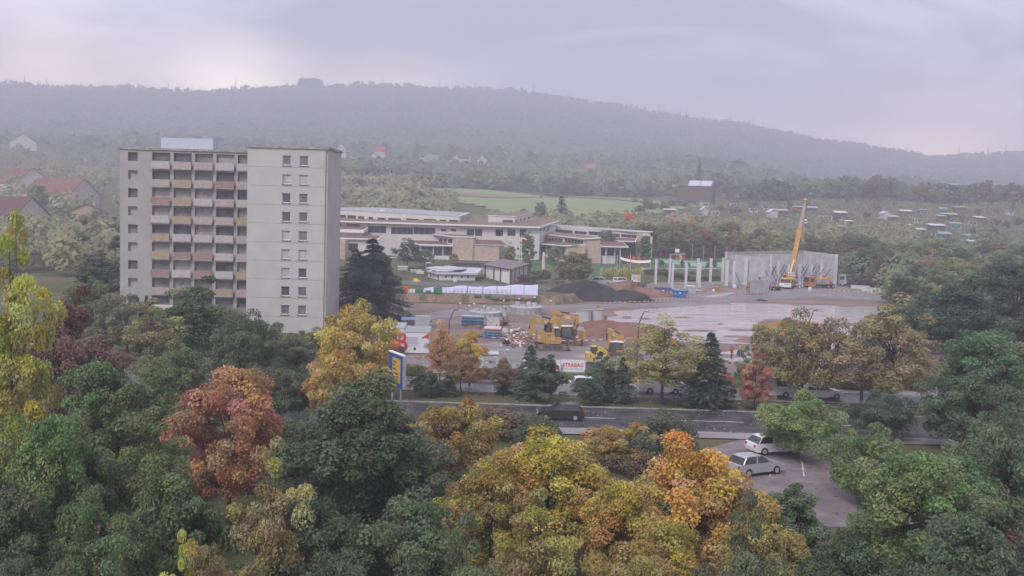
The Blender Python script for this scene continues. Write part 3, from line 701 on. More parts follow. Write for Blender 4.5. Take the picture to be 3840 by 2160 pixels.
for a in [
 ('near_a', 1180, 1560, 420, 70, (0.10, 0.12, 0.06), 'mid green tree between the salmon-red tree and the wide dark green tree'),
 ('near_b', 1520, 1640, 380, 62, (0.10, 0.115, 0.06), 'olive green tree left of the golden brown tree'),
 ('near_c', 1830, 1700, 420, 54, (0.23, 0.185, 0.05), 'mossy yellow tree below the golden brown tree'),
 ('near_a', 2290, 1760, 420, 52, (0.29, 0.215, 0.05), 'yellow-brown tree between the golden and the orange tree'),
 ('near_b', 2330, 1590, 300, 80, (0.26, 0.185, 0.05), 'brown-gold tree behind the golden yellow tree'),
 ('near_a', 2440, 1930, 460, 44, (0.24, 0.19, 0.05), 'gold-green tree below the orange domed tree'),
 ('near_c', 2820, 1880, 380, 47, (0.22, 0.18, 0.055), 'olive gold tree beside the slim green forecourt tree'),
 ('near_b', 3230, 1600, 340, 72, (0.10, 0.14, 0.06), 'fresh green tree beside the forecourt entrance'),
 ('near_a', 3560, 1690, 420, 57, (0.09, 0.125, 0.06), 'green tree between the two large trees of the belt end'),
 ('near_c', 330, 1650, 460, 52, (0.085, 0.12, 0.05), 'moss green tree below the ragged green tree'),
 ('near_b', 560, 1640, 380, 54, (0.10, 0.13, 0.055), 'green tree below the salmon-red autumn tree'),
 ('near_a', 1200, 1850, 460, 45, (0.075, 0.095, 0.055), 'grey-green tree below the wide dark green tree'),
 ('near_c', 1050, 1360, 300, 92, (0.09, 0.11, 0.065), 'grey-green tree behind the salmon-red tree'),
 ('near_b', 640, 1290, 300, 96, (0.12, 0.14, 0.06), 'light green tree left of the salmon-red tree'),
 ('near_d', 380, 1230, 260, 98, (0.11, 0.085, 0.06), 'brownish tree beside the purple-brown tree'),
 ('near_a', 480, 1120, 280, 128, (0.10, 0.12, 0.06), 'round green tree below the balcony wing'),
 ('near_b', 800, 1150, 260, 135, (0.09, 0.115, 0.06), 'round grey-green tree between balcony wing and slab'),
 ('near_c', 1080, 1260, 260, 118, (0.085, 0.105, 0.06), 'dark rounded tree in front of the slab windows'),
 ('near_a', 1190, 1235, 220, 126, (0.14, 0.14, 0.05), 'olive tree between the slab and the yellow maple'),
 ('near_b', 330, 1060, 260, 140, (0.10, 0.12, 0.055), 'green tree left of the balcony wing')]:
    tree_px(*a)
# --- along the street and the site fence, sharp in the photo
for a in [
 ('near_c', 1335, 1150, 400, 104, (0.30, 0.25, 0.05), 'bright yellow maple beside the blue sign'),
 ('near_b', 1290, 1320, 330, 90, (0.30, 0.21, 0.05), 'low orange-yellow maple in front of the bright yellow maple'),
 ('sparse_a', 1650, 1220, 150, 112, (0.312, 0.156, 0.065), 'thin orange tree in front of the white container'),
 ('sparse_b', 1700, 1240, 130, 117, (0.260, 0.195, 0.058), 'sparse bare-twigged tree behind the orange tree'),
 ('near_d', 1760, 1222, 130, 113, (0.325, 0.247, 0.046), 'slim yellow tree beside the grey switch kiosk'),
 ('sparse_a', 1730, 1300, 180, 108, (0.221, 0.124, 0.058), 'rusty brown low tree in front of the slim yellow tree'),
 ('sparse_a', 1880, 1340, 130, 108, (0.169, 0.124, 0.065), 'brownish bush tree between the kiosk and the juniper'),
 ('sparse_a', 2480, 1205, 390, 106, (0.202, 0.195, 0.065), 'loose yellow-green tree right of the small excavator'),
 ('near_a', 3000, 1180, 360, 110, (0.184, 0.168, 0.072), 'round olive-brown tree in front of the dump truck'),
 ('sparse_a', 3330, 1140, 420, 104, (0.192, 0.160, 0.080), 'wide sparse brown tree with the flooded pit showing through'),
 ('sparse_b', 3230, 1160, 260, 112, (0.169, 0.143, 0.072), 'nearly bare tree between the olive-brown tree and the sparse brown tree'),
 ('near_a', 3680, 1208, 420, 94, (0.085, 0.135, 0.065), 'large fresh green tree at the end of the street row'),
 ('near_c', 3590, 1030, 400, 128, (0.058, 0.093, 0.067), 'tall dark blue-green tree behind the fresh green tree'),
 ('near_a', 3790, 960, 360, 140, (0.053, 0.083, 0.058), 'tallest dark green tree at the wood edge'),
 ('near_d', 3480, 1075, 260, 150, (0.096, 0.120, 0.064), 'grey-green tree beside the tall dark blue-green tree'),
 ('near_fir', 2655, 1235, 270, 105, (0.045, 0.070, 0.048), 'dark fir standing alone in front of the flooded pit'),
 ('near_b', 2830, 1352, 150, 104, (0.260, 0.111, 0.072), 'low reddish shrub tree beside the stop sign'),
 ('near_b', 2790, 1330, 90, 110, (0.136, 0.192, 0.080), 'small green tree beside the stop sign')]:
    tree_px(*a)
for k, (px, top, w, d) in enumerate([(a_, b_, c_ * 1.12, d_) for a_, b_, c_, d_ in [(1985, 1285, 170, 107), (2040, 1320, 150, 105), (1895, 1330, 100, 109), (1600, 1345, 130, 106), (1680, 1350, 110, 107), (2265, 1330, 120, 107), (2330, 1320, 140, 106), (2210, 1390, 120, 104)]]):
    tree_px('near_fir' if k in (0, 2, 4, 6) else 'near_d', px, top + (k * 37) % 30 + (25 if k in (3, 4) else 0), w, d, [(0.068, 0.10, 0.064), (0.08, 0.115, 0.068)], 'dark juniper in the row in front of the site banners', group='junipers in front of the site banners', name='juniper')
for k, (px, d, w, h, c) in enumerate([(1560, 119, 3, 1.2, OLIVE), (2150, 118, 3, 0.9, GREEN), (2080, 119, 4, .9, BROWN), (2240, 118.5, 3, .8, GREEN), (2560, 118, 4, 1.4, OLIVE), (2700, 119, 3, 1.3, RED), (2780, 118, 4, 1.0, RED), (2900, 118, 4, 1.2, BROWN), (3050, 118, 5, 1.4, OLIVE),
        (3180, 119, 5, 1.6, BROWN), (3300, 118, 5, 1.6, OLIVE), (3450, 119, 5, 2, GREEN), (1480, 119, 3, 1.2, GREEN), (1400, 118, 4, 1.5, GREEN), (1820, 118, 3, 1.2, BROWN), (1960, 118, 4, 1.4, BROWN), (2400, 119, 4, 1.6, GREEN)]):
    tree('shrub_a' if k % 2 else 'shrub_b', spot(px, d), h, w, c, '%s shrub on the verge below the site fence' % CNAME[id(c)], 'shrub', group='%s shrubs on the fence verge' % CNAME[id(c)])
rr = random.Random(5)
for k in range(46):
    px = rr.uniform(-60, 3900); d = rr.choice([62, 68, 76, 84, 88]) + rr.uniform(-3, 3)
    p = spot(px, d)
    if 13 < p.x < 31 and 64 < p.y < 92: continue
    c = rr.choice([GREEN, DKGREEN, DKGREEN, OLIVE, BROWN])
    tree('shrub_a' if k % 2 else 'shrub_b', p, rr.uniform(1.8, 3.6), rr.uniform(4, 7), c, '%s undergrowth shrub between the foreground trees' % CNAME[id(c)], 'shrub', group='%s undergrowth shrubs' % CNAME[id(c)])

# --- terrace and school grounds
for a in [
 ('near_spruce', 1392, 885, 400, 172, (0.048, 0.064, 0.058), 'huge dark spruce in front of the school'),
 ('near_spruce', 1330, 925, 290, 180, (0.054, 0.072, 0.061), 'shaggy dark spruce beside the huge spruce'),
 ('near_d', 1410, 925, 190, 168, (0.062, 0.075, 0.066), 'broad shaggy dark tree merging with the huge spruce'),
 ('mid_1', 2150, 930, 150, 232, (0.176, 0.168, 0.064), 'big olive brown tree in front of the brick school wing'),
 ('mid_3', 1975, 870, 75, 285, (0.144, 0.184, 0.080), 'slim light green tree in front of the school windows'),
 ('mid_0', 2075, 925, 60, 270, (0.112, 0.144, 0.072), 'small rounded green tree at the school lawn'),
 ('mid_0', 2270, 862, 100, 318, (0.080, 0.120, 0.056), 'dark green tree between the two school wings'),
 ('mid_3', 2415, 885, 70, 300, (0.112, 0.168, 0.064), 'green tree beside the tall end frame of the school'),
 ('mid_1', 1910, 915, 50, 290, (0.176, 0.192, 0.088), 'thin pale green tree beside the flagpoles'),
 ('mid_1', 1700, 945, 40, 275, (0.247, 0.240, 0.065), 'yellow-green sapling in front of the brick wall'),
 ('mid_0', 1590, 935, 70, 268, (0.136, 0.152, 0.080), 'grey-green tree in front of the glazed pavilion'),
 ('mid_2', 1530, 900, 110, 262, (0.080, 0.104, 0.072), 'dark tree behind the huge spruce'),
 ('mid_1', 2003, 1005, 60, 236, (0.176, 0.192, 0.072), 'light green bush tree behind the garages'),
 ('mid_0', 1965, 1030, 50, 232, (0.144, 0.088, 0.072), 'purple-brown bush beside the garages'),
 ('mid_0', 2045, 1010, 60, 238, (0.192, 0.096, 0.072), 'reddish bush beside the big olive brown tree'),
 ('mid_2', 2090, 1040, 60, 230, (0.160, 0.136, 0.072), 'brown-green bush at the temporary fence'),
 ('mid_2', 1975, 960, 40, 246, (0.112, 0.128, 0.080), 'narrow green conifer-like tree by the flagpoles')]:
    tree_px(*a)
for k in range(9):
    tree_px('shrub_b', 2262 + k * 17, 1012 - 4 * (k % 3), 26, 246, [(0.260, 0.260, 0.052), (0.312, 0.286, 0.065)], 'yellow-green hedge bush behind the silver car', 'hedge', 'hedge_bush', 'hedge behind the silver car')
for k in range(16):
    p = spot(2425 + k * 20, 268 + k * 0.9); p.y -= 1.0; p.z = gz(p.x, p.y)
    tree('shrub_a', p, 1.5, 2.4, [(0.096, 0.112, 0.064), (0.136, 0.128, 0.080)], 'low bush on the slope behind the hall columns', 'shrub', group='bushes on the slope behind the hall columns')
for k in range(8):
    tree_px('mid_0', 2480 + k * 33 + (k % 3) * 6, 975 + (k % 2) * 8, 20, 290, DKGREEN, 'young hedge tree along the lawn behind the hall columns', name='young_tree', group='young trees along the lawn')

# --- far forest: a mass of crowns and fir tips nobody could count
def forest(name, n, pxr, dr, hr, fir_share, cols, label, seed, per=11, leaf=.52, avoid=None, hv=.75):
    rng = np.random.RandomState(seed)
    px = rng.uniform(*pxr, n); d = np.sqrt(rng.uniform(dr[0] ** 2, dr[1] ** 2, n)); x = (px - 1920) / 4000 * d; z = terr(x, d)
    if avoid is not None:
        keep = ~avoid(px, d); px, d, x, z = px[keep], d[keep], x[keep], z[keep]; n = len(px)
    h = rng.uniform(*hr, n); fir = rng.rand(n) < fir_share; hue = rng.uniform(.1, .9, (n, 3))
    Vs, Fs, A = [], [], []; base = 0
    for k in range(per):                     # each tree: ragged leaf clumps on a crown or cone
        t = rng.rand(n); az = rng.uniform(0, 6.28, n)
        rb = np.where(fir, (1 - t) * 0.20, np.sqrt(np.clip(1 - (2 * t - .9) ** 2, 0.02, 1)) * 0.42) * h
        zz_ = np.where(fir, .05 + t * .85, .12 + t * .78) * h
        sh = 0.6 if per < 20 else rng.uniform(.55, 1.0, n)
        P = np.stack([x + np.cos(az) * rb * sh, d + np.sin(az) * rb * sh, z + zz_], 1)
        N = np.stack([np.cos(az) * .6, np.sin(az) * .6 - .35, .5 + .3 * rng.rand(n)], 1) + rng.normal(size=(n, 3)) * .3; N /= np.linalg.norm(N, axis=1, keepdims=True)
        s = np.where(fir, .6 * leaf * (1.15 - t), leaf)[:, None] * h[:, None]
        v, f = leaf_quads(P, N, s, rng, .8); Vs.append(v); Fs.append(f + base); base += len(v)
        A.append(np.clip(hue * hv + (.75 - hv) * .5 + rng.uniform(0, .25, (n, 3)), 0, 1))
    # fir tips
    me = np_mesh(name, np.concatenate(Vs), np.concatenate(Fs), FOL, attr=np.concatenate(A))
    o = link(bpy.data.objects.new(name, me)); o.color = (*cols, 1)
    return tag(o, label, 'forest', kind='stuff')
# --- woods, tree by tree
def wood(n, pxr, dr, hr, wr, protos, cols, where, seed, hmod=None, cat='tree', avoid=None, name=None):
    r = random.Random(seed); made = 0; tries = 0
    while made < n and tries < n * 30:
        tries += 1
        px = r.uniform(*pxr); d = math.sqrt(r.uniform(dr[0] ** 2, dr[1] ** 2))
        if avoid and avoid(px, d): continue
        h = r.uniform(*hr) * (hmod(px, d) if hmod else 1); c = r.choice(cols); p = r.choice(protos)
        fir = 'fir' in p
        tree(p, spot(px, d), h * (1.15 if fir else 1), h * r.uniform(*wr) * (.55 if fir else 1), FIR if fir else c,
             '%s %s %s' % ('dark' if fir else CNAME[id(c)], 'fir tree' if fir else 'tree', where), cat, group='%s %s %s' % ('dark' if fir else CNAME[id(c)], 'firs' if fir else 'trees', where), name=name)
        made += 1
MIDS = ['mid_0', 'mid_1', 'mid_2', 'mid_3']
FARS = ['far_0', 'far_1', 'far_2']
CM = [GREEN, GREEN, GREEN, OLIVE, DKGREEN, BROWN]
wood(30, (1240, 2480), (358, 385), (7, 9.5), (.8, 1.1), MIDS, CM, 'in the wood behind the school', 101)
wood(8, (1900, 2560), (440, 470), (4, 6), (.7, 1.0), MIDS, CM + [ORANGE], 'at the near edge of the green field', 102)
tree_px('mid_fir', 2103, 730, 105, 455, (0.048, 0.056, 0.056), 'dark broad pine standing out against the green field')
tree_px('mid_1', 2027, 745, 55, 440, (0.120, 0.144, 0.080), 'grey-green tree beside the dark broad pine')
tree_px('mid_0', 2355, 795, 55, 420, (0.390, 0.169, 0.046), 'round orange tree behind the school roofs')
tree_px('mid_1', 2520, 810, 45, 380, (0.364, 0.195, 0.052), 'slim orange tree behind the ball court')
tree_px('mid_2', 2590, 818, 45, 375, (0.338, 0.182, 0.058), 'orange-topped tree behind the ball court')
wood(16, (1240, 1600), (470, 700), (9, 13), (.8, 1.1), FARS, CM + [BROWN], 'in the wood left of the green field', 103)
wood(26, (1240, 2760), (748, 785), (12, 17), (.8, 1.1), FARS, CM + [DKGREEN], 'in the wood beyond the green field', 104)
wood(20, (2420, 2760), (338, 372), (8, 11), (.8, 1.1), MIDS, CM + [GREEN, GREEN], 'in the wood behind the ball court', 106)
wood(34, (2740, 3330), (312, 350), (7.5, 10.5), (.8, 1.1), MIDS, CM + [GREEN, DKGREEN], 'in the wood behind the new hall', 107)
wood(32, (3160, 3900), (215, 320), (7, 12), (.8, 1.15), MIDS, CM + [DKGREEN, DKGREEN], 'in the wood right of the building site', 108, avoid=lambda px, d: d < 262 and px < 3330)
wood(14, (3300, 3900), (150, 205), (5, 9), (.8, 1.1), MIDS + ['mid_sparse'], CM + [DKGREEN], 'at the near edge of the wood right of the building site', 109, avoid=lambda px, d: px < 3360 + (205 - d) * 1.5)
tree_px('mid_1', 3480, 950, 120, 250, (0.260, 0.156, 0.065), 'tall orange-tinged tree right of the new hall')
wood(60, (2360, 3830), (425, 640), (2.2, 4.2), (.9, 1.4), ['far_0', 'far_1', 'far_2'], CM + [DKGREEN, RED], 'in the allotment gardens', 110, name='garden_tree')
wood(20, (2820, 3860), (655, 700), (13, 17), (.9, 1.2), FARS, [DKGREEN, DKGREEN, GREEN, BROWN], 'in the dark tree belt above the allotments', 111)
wood(10, (2440, 2860), (655, 740), (6, 11), (.8, 1.1), FARS, CM + [RED], 'around the solar roofed barn', 112, avoid=lambda px, d: 2540 < px < 2700 and d < 700)
tree_px('poplar', 2618, 598, 36, 720, (0.120, 0.136, 0.064), 'tall leaning poplar above the solar roofed barn')
wood(10, (-80, 1240), (300, 560), (8, 12), (.8, 1.1), ['far_0', 'far_1', 'far_2'], CM + [DKGREEN], 'around the houses beside the tower block', 114, avoid=lambda px, d: d < 420 and 380 < px < 1240)
wood(12, (-60, 560), (150, 290), (6, 9.5), (.8, 1.1), MIDS, CM + [DKGREEN], 'below the red roofed houses', 115)
# the depth of each wood behind its front trees
MG = (0.165, 0.168, 0.088)
forest('woodland', 360, (1200, 2760), (378, 445), (6, 10), .05, MG, 'dense mixed woodland between the school and the field', 211, 170, .115)
forest('woodland', 420, (1100, 1610), (445, 745), (8, 12), .05, MG, 'dense autumn woodland left of the green field', 212, 110, .15, avoid=lambda p, d: p > 1610 - (d - 445) * .12)
forest('woodland', 130, (1500, 1700), (442, 600), (5, 7.5), .03, MG, 'woodland strip between the school and the far field', 221, 110, .14)
forest('woodland', 700, (1100, 2780), (775, 905), (11, 17), .08, (0.112, 0.128, 0.067), 'dense woodland beyond the green field', 213, 80, .19)
forest('woodland', 320, (2700, 3420), (340, 425), (7, 11), .03, MG, 'dense woodland between the new hall and the allotments', 214, 330, .075)
forest('woodland', 450, (3160, 4050), (225, 400), (6, 10.5), .03, (0.104, 0.128, 0.067), 'dense woodland right of the building site', 215, 330, .075, avoid=lambda p, d: (d < 270) & (p < 3340))
forest('undergrowth', 3000, (2330, 4000), (420, 655), (0.7, 1.9), 0, (0.155, 0.16, 0.085), 'hedges and low bushes filling the allotment gardens', 216, 16, .45, avoid=lambda p, d: (p < 2560) & (d > 520))
forest('woodland', 260, (2800, 4050), (690, 780), (11, 16), .03, (0.080, 0.096, 0.061), 'dark woodland above the allotments', 217, 110, .15)
forest('woodland', 480, (-250, 1240), (420, 900), (7, 12), .1, MG, 'wooded gardens behind the tower block', 218, 140, .125)
forest('woodland', 1000, (-250, 2500), (885, 1190), (5, 9), .25, (0.112, 0.128, 0.072), 'wooded gardens among the far hillside houses', 219, 60, .2)
forest('woodland', 200, (-250, 900), (215, 330), (6, 10), .1, MG, 'woodland below the red roofed houses', 220, 170, .115)
forest('forest', 20000, (-250, 4100), (1480, 2640), (7, 12.5), .4, (0.080, 0.090, 0.064), 'hazy mixed forest covering the long hill', 201, 8, .6, hv=.35)
forest('forest', 2600, (-200, 4050), (1170, 1330), (13, 22), .6, (0.067, 0.088, 0.061), 'band of fir forest at the foot of the hill', 202)
forest('forest', 2600, (2250, 4050), (860, 1190), (9, 15), .3, (0.096, 0.112, 0.064), 'mixed woodland between the allotments and the hill', 203)
# single trees standing up from the ridge
r = random.Random(77)
for k in range(150):
    px = r.choice([r.uniform(0, 900), r.uniform(900, 2000), r.uniform(2450, 3150), r.uniform(2000, 3840)])
    p = spot(px, 2600 + r.uniform(-15, 15)); h = r.uniform(10, 26) if r.random() < .4 else r.uniform(9, 15)
    tree('far_fir', p, h + 5, h * r.uniform(.22, .4), [(0.072, 0.072, 0.072)], 'lone spindly tree on the skyline of the ridge', group='lone trees on the ridge skyline', name='fir_tree')
for k in range(16):
    p = spot(1125 + k * 5.2, 2600); tree('far_1', p, r.uniform(22, 27), r.uniform(9, 13), [(0.072, 0.072, 0.072)], 'tall tree of the clump on the ridge crest', group='tall clump on the ridge crest')
# ---------------------------------------------------------------- buildings
def buildw(mb, name, m, root, smooth=False):            # world-coordinate geometry hung under an unrotated root
    L = root.matrix_world.translation if root.parent else root.location
    mb.v = [(v[0] - L[0], v[1] - L[1], v[2] - L[2]) for v in mb.v]
    return mb.build(name, m, root, smooth=smooth)
def sub(mb, name, m, part, root):                       # a sub-part, in world coordinates, under a part of root
    L = root.location
    mb.v = [(v[0] - L[0], v[1] - L[1], v[2] - L[2]) for v in mb.v]
    return mb.build(name, m, part)
def hit(px, py, p0, p1):                                # pixel ray against the upright plane p0-p1: (u, z)
    d = ray(px, py); ux, uy = p1[0] - p0[0], p1[1] - p0[1]; L = math.hypot(ux, uy); ux /= L; uy /= L
    t = (p0[0] * uy - p0[1] * ux) / (d.x * uy - d.y * ux)
    return ((d.x * t - p0[0]) * ux + (d.y * t - p0[1]) * uy, CAMZ + d.z * t)
def facade(root, name, m, p0, p1, z0, z1, holes, slope=0.0, t=0.3, glass=None, frame=True, bars=True, frame_m=None):
    """upright wall from p0 to p1 (left to right as seen) with openings (u0,u1,z0,z1), panes set back in them"""
    L = math.hypot(p1[0] - p0[0], p1[1] - p0[1]); ux, uy = (p1[0] - p0[0]) / L, (p1[1] - p0[1]) / L; nx, ny = -uy, ux   # inward
    H = [(max(.02, a), min(L - .02, b), max(z0 + .02, c), min(z1 - .02, d)) for a, b, c, d in holes if b > 0.1 and a < L - .1]
    us = sorted({0.0, L, *[h[0] for h in H], *[h[1] for h in H]}); zs = sorted({z0, z1, *[h[2] for h in H], *[h[3] for h in H]})
    def pt(u, w, z): return (p0[0] + ux * u + nx * w, p0[1] + uy * u + ny * w, z + slope * u)
    def bx(mb, a, b, c, d, w0, w1):
        mb.add([pt(a, w0, c), pt(b, w0, c), pt(b, w1, c), pt(a, w1, c), pt(a, w0, d), pt(b, w0, d), pt(b, w1, d), pt(a, w1, d)],
               [(3, 2, 1, 0), (4, 5, 6, 7), (0, 1, 5, 4), (1, 2, 6, 5), (2, 3, 7, 6), (3, 0, 4, 7)])
    mb = MB()
    for c, d in zip(zs, zs[1:]):
        run = None
        for a, b in zip(us, us[1:]):
            solid = not any(h[0] < (a + b) / 2 < h[1] and h[2] < (c + d) / 2 < h[3] for h in H)
            if solid: run = (run[0], b) if run else (a, b)
            if not solid and run: bx(mb, *run, c, d, 0, t); run = None
        if run: bx(mb, *run, c, d, 0, t)
    wall = buildw(mb, name, m, root)
    for h in H:
        g = MB(); bx(g, h[0] - .02, h[1] + .02, h[2] - .02, h[3] + .02, t * .6, t * .6 + .05); w = buildw(g, 'window', (random.Random(len(bpy.data.objects)).choice(glass) if isinstance(glass, list) else glass) or M_glass, root)
        if frame:
            f = MB(); s = .07; o0, o1 = t * .6 - .06, t * .6 - .004
            bx(f, h[0], h[1], h[2], h[2] + s, o0, o1); bx(f, h[0], h[1], h[3] - s, h[3], o0, o1); bx(f, h[0], h[0] + s, h[2], h[3], o0, o1); bx(f, h[1] - s, h[1], h[2], h[3], o0, o1)
            if bars:
                k = int((h[1] - h[0]) / 1.5)
                for i in range(1, k): 
                    u = h[0] + (h[1] - h[0]) * i / k; bx(f, u - .03, u + .03, h[2] + s, h[3] - s, o0, o1)
            sub(f, 'window_frame', frame_m or M_greyc, w, root)
    return wall
def holes_px(rects, p0, p1, slope=0.0):
    out = []
    for x0, y0, x1, y1 in rects:
        u0, za = hit(x0, y0, p0, p1); u1, _ = hit(x1, y0, p0, p1); _, zb = hit((x0 + x1) / 2, y1, p0, p1); _, zt = hit((x0 + x1) / 2, y0, p0, p1)
        um = (u0 + u1) / 2; out.append((u0, u1, zb - slope * um, zt - slope * um))
    return out
A_ = lambda zx, zy: (1240 + zx / 4.025, 740 + zy / 4.025)
B_ = lambda zx, zy: (1840 + zx / 4.025, 740 + zy / 4.025)
AR = lambda *r: (*A_(r[0], r[1]), *A_(r[2], r[3]))
BR = lambda *r: (*B_(r[0], r[1]), *B_(r[2], r[3]))
def P3(pxy, Y): p = at(pxy[0], pxy[1], Y); return (p.x, p.y, p.z)
def roof(root, pts, top_m, edge_m, thick=0.35, lip=0.25, name='roof'):
    """flat roof: pale edge slab with a planted or felted top set inside its lip"""
    e = buildw(MB().prism_z(pts, [p[2] - thick for p in pts]), name, edge_m, root)
    c = np.mean(np.array(pts), 0)
    ins = []
    for p in pts:
        d = Vector((c[0] - p[0], c[1] - p[1], 0)); k = min(.9, lip / max(.1, d.length) * 1.4); ins.append((p[0] + d.x * k, p[1] + d.y * k, p[2] + .05))
    sub(MB().prism_z(ins, [p[2] - .02 for p in ins]), 'roof_covering', top_m, e, root)
    return e
# ---- school
S = empty('school', (0, 320, 2.9), 0, 'long pale flat-roofed school with brick wings and reddish planted roofs', 'school')
ZF = 2.4
f0, f1 = P3(A_(-400, 400), 308), P3(B_(742, 450), 308)
mains = [AR(560, 432, 840, 540), AR(910, 452, 1245, 560), AR(1250, 454, 1580, 562), AR(1665, 475, 1745, 515), AR(1815, 475, 1895, 515), AR(2055, 476, 2170, 585), AR(2178, 478, 2290, 585), AR(2490, 482, 2580, 588),
         BR(75, 482, 190, 586), BR(255, 482, 375, 584), BR(440, 480, 540, 606), AR(45, 385, 165, 442), AR(240, 402, 440, 466), AR(-300, 385, -100, 442)]
facade(S, 'main_wall', M_render, f0, f1, ZF, 12.25, holes_px(mains, f0, f1))
e0, e1 = f1, P3(B_(985, 380), 338)
facade(S, 'end_wall', M_render, e0, e1, ZF, 12.3, holes_px([BR(735, 456, 775, 510), BR(785, 448, 828, 510), BR(845, 418, 890, 508)], e0, e1))
rp = [P3(A_(-420, 335), 306.5), P3(B_(745, 442), 306.5), P3(B_(1030, 352), 345), P3(B_(900, 320), 352), P3(A_(1960, 355), 350), P3(A_(-420, 300), 345)]
roof(S, rp, M_sedum, M_white, .45)
# clerestory block
uE, uA, uB, uC, uD = P3(A_(-420, 160), 352), P3(A_(1952, 286), 318), P3(A_(2105, 232), 336), P3(A_(680, 153), 362), P3(A_(-420, 150), 372)
sl = (uA[2] - uE[2]) / math.hypot(uA[0] - uE[0], uA[1] - uE[1])
cl = [AR(45, 258, 115, 300), AR(140, 265, 232, 308), AR(250, 272, 382, 322), AR(410, 285, 505, 332), AR(570, 297, 643, 345), AR(705, 308, 835, 352), AR(865, 315, 1060, 362), AR(1135, 322, 1327, 370), AR(1402, 328, 1596, 376), AR(1645, 338, 1745, 380), AR(1787, 342, 1926, 386)]
facade(S, 'clerestory_wall', M_render, uE, uA, uE[2] - 2.6, uE[2] - .05, holes_px(cl, uE, uA, sl), slope=sl, frame=False)
buildw(MB().prism_z([uA, uB, (uB[0] - .3, uB[1] + .3, uB[2]), (uA[0] - .4, uA[1] + .2, uA[2])], 11.5), 'clerestory_end_wall', M_greyc, S)
roof(S, [uE, uA, uB, uC, uD], M_grey_roof, M_white, .3, .5)
for zx, zy in [(780, 193), (1235, 217), (1390, 228)]:
    p = P3(A_(zx, zy), 342); buildw(MB().cyl((p[0], p[1], p[2] - .5), (p[0], p[1], p[2] + .15), .9, .75, 12), 'rooflight', M_white, S)
# stair penthouse
pA, pB, pC, pD = P3(A_(2380, 272), 322), P3(B_(365, 291), 322), P3(B_(650, 224), 340), P3(B_(440, 212), 346)
facade(S, 'penthouse_wall', M_render, pA, pB, pB[2] - 2.3, pB[2] - .05, holes_px([BR(178, 342, 338, 384)], pA, pB))
sl = (pC[2] - pB[2]) / math.hypot(pC[0] - pB[0], pC[1] - pB[1])
facade(S, 'penthouse_side_wall', M_render, pB, pC, pB[2] - 2.5, pB[2] - .05, holes_px([BR(376, 342, 402, 384), BR(444, 324, 468, 362), BR(505, 310, 530, 348), BR(566, 294, 592, 332), BR(622, 280, 644, 312)], pB, pC, sl), slope=sl, frame=False)
roof(S, [pA, pB, pC, pD], M_sedum, M_white, .3, .5)
# front wing 1: tall brick stair block, planted pavilion left of it, low brick block right of it
def zof(pxy, Y): return at(pxy[0], pxy[1], Y).z
w0, w1 = P3(A_(1850, 590), 299), P3(A_(2172, 600), 299)
buildw(MB().box(w0[0], w1[0], 299, 312, ZF, w0[2]), 'brick_block', M_brick, S)
roof(S, [(w0[0] - .2, 298.8, w0[2] + .1), (w1[0] + .2, 298.8, w0[2] + .1), (w1[0] - 1, 312, w0[2] + .3), (w0[0] - 7, 312, w0[2] + .3), (w0[0] - 6.6, 308, w0[2] + .3)], M_redroof, M_white, .3)
g0, g1 = P3(A_(1610, 560), 308), P3(A_(1850, 640), 300)
facade(S, 'wing_clerestory', M_render, g0, g1, 7.0, w0[2], [(1, 3.2, 7.3, 8.6), (3.6, 5.8, 7.3, 8.6), (6.2, 9, 7.3, 8.6)], t=.2)
q0, q1 = P3(A_(1335, 716), 300), P3(A_(1852, 726), 300)
facade(S, 'pavilion_wall', M_render, (q0[0] + .4, 300.4), (q1[0], 300.4), ZF, q0[2], holes_px([AR(1345, 742, 1545, 884), AR(1555, 742, 1690, 884), AR(1700, 742, 1840, 884)], (q0[0] + .4, 300.4), (q1[0], 300.4)), t=.25)
roof(S, [(q0[0] - .6, 299.6, q0[2] + .2), (q1[0], 299.6, q0[2] + .2), (q1[0], 309, q0[2] + .9), (P3(A_(1195, 612), 309)[0], 309, q0[2] + .9)], M_redroof, M_white, .35)
facade(S, 'pavilion_side_wall', M_render, (P3(A_(1195, 612), 309)[0], 309), (q0[0] + .4, 300.4), ZF, q0[2] + .2, [(1, 3, 3.4, 6), (3.4, 5.4, 3.4, 6), (5.8, 8, 3.4, 6)], t=.25)
l0, l1 = P3(A_(2174, 712), 298), P3(A_(2548, 716), 298)
buildw(MB().box(l0[0] + .01, l1[0], 298, 307, ZF, l0[2]), 'low_brick_block', M_brick, S)
roof(S, [(l0[0], 297.8, l0[2] + .1), (l1[0] + 2.5, 297.8, l0[2] + .1), (l1[0] + .5, 307, l0[2] + 1.0), (l0[0], 307, l0[2] + 1.0)], M_redroof, M_conc, .25)
buildw(MB().box(l0[0] - 24, l1[0] + 4, 296.5, 300, ZF, 3.0), 'plinth', M_conc, S)
# left wings, mostly behind the spruces
for (zx0, zx1, zy, Y, h) in ((-300, 480, 505, 299, .9), (-300, 700, 640, 293, .35)):
    a0, a1 = P3(A_(zx0, zy), Y), P3(A_(zx1, zy), Y)
    facade(S, 'left_wing_wall', M_render, (a0[0], Y), (a1[0], Y), ZF, a1[2], [(2 + 6 * i, 7 + 6 * i, a1[2] - 3.2, a1[2] - 1.2) for i in range(int((a1[0] - a0[0]) / 6) - 1)], t=.3, frame=False)
    roof(S, [(a0[0], Y - .8, a1[2] + .3), (a1[0] + .5, Y - .8, a1[2] + .3), (a1[0] + .5, Y + 8, a1[2] + .8), (a0[0], Y + 8, a1[2] + .8)], M_redroof, M_white, h)
bl0, bl1 = P3(A_(80, 650), 286), P3(A_(220, 660), 286)
buildw(MB().box(bl0[0], bl1[0], 286, 292, ZF - .4, bl0[2]), 'brick_pier', M_brick, S)
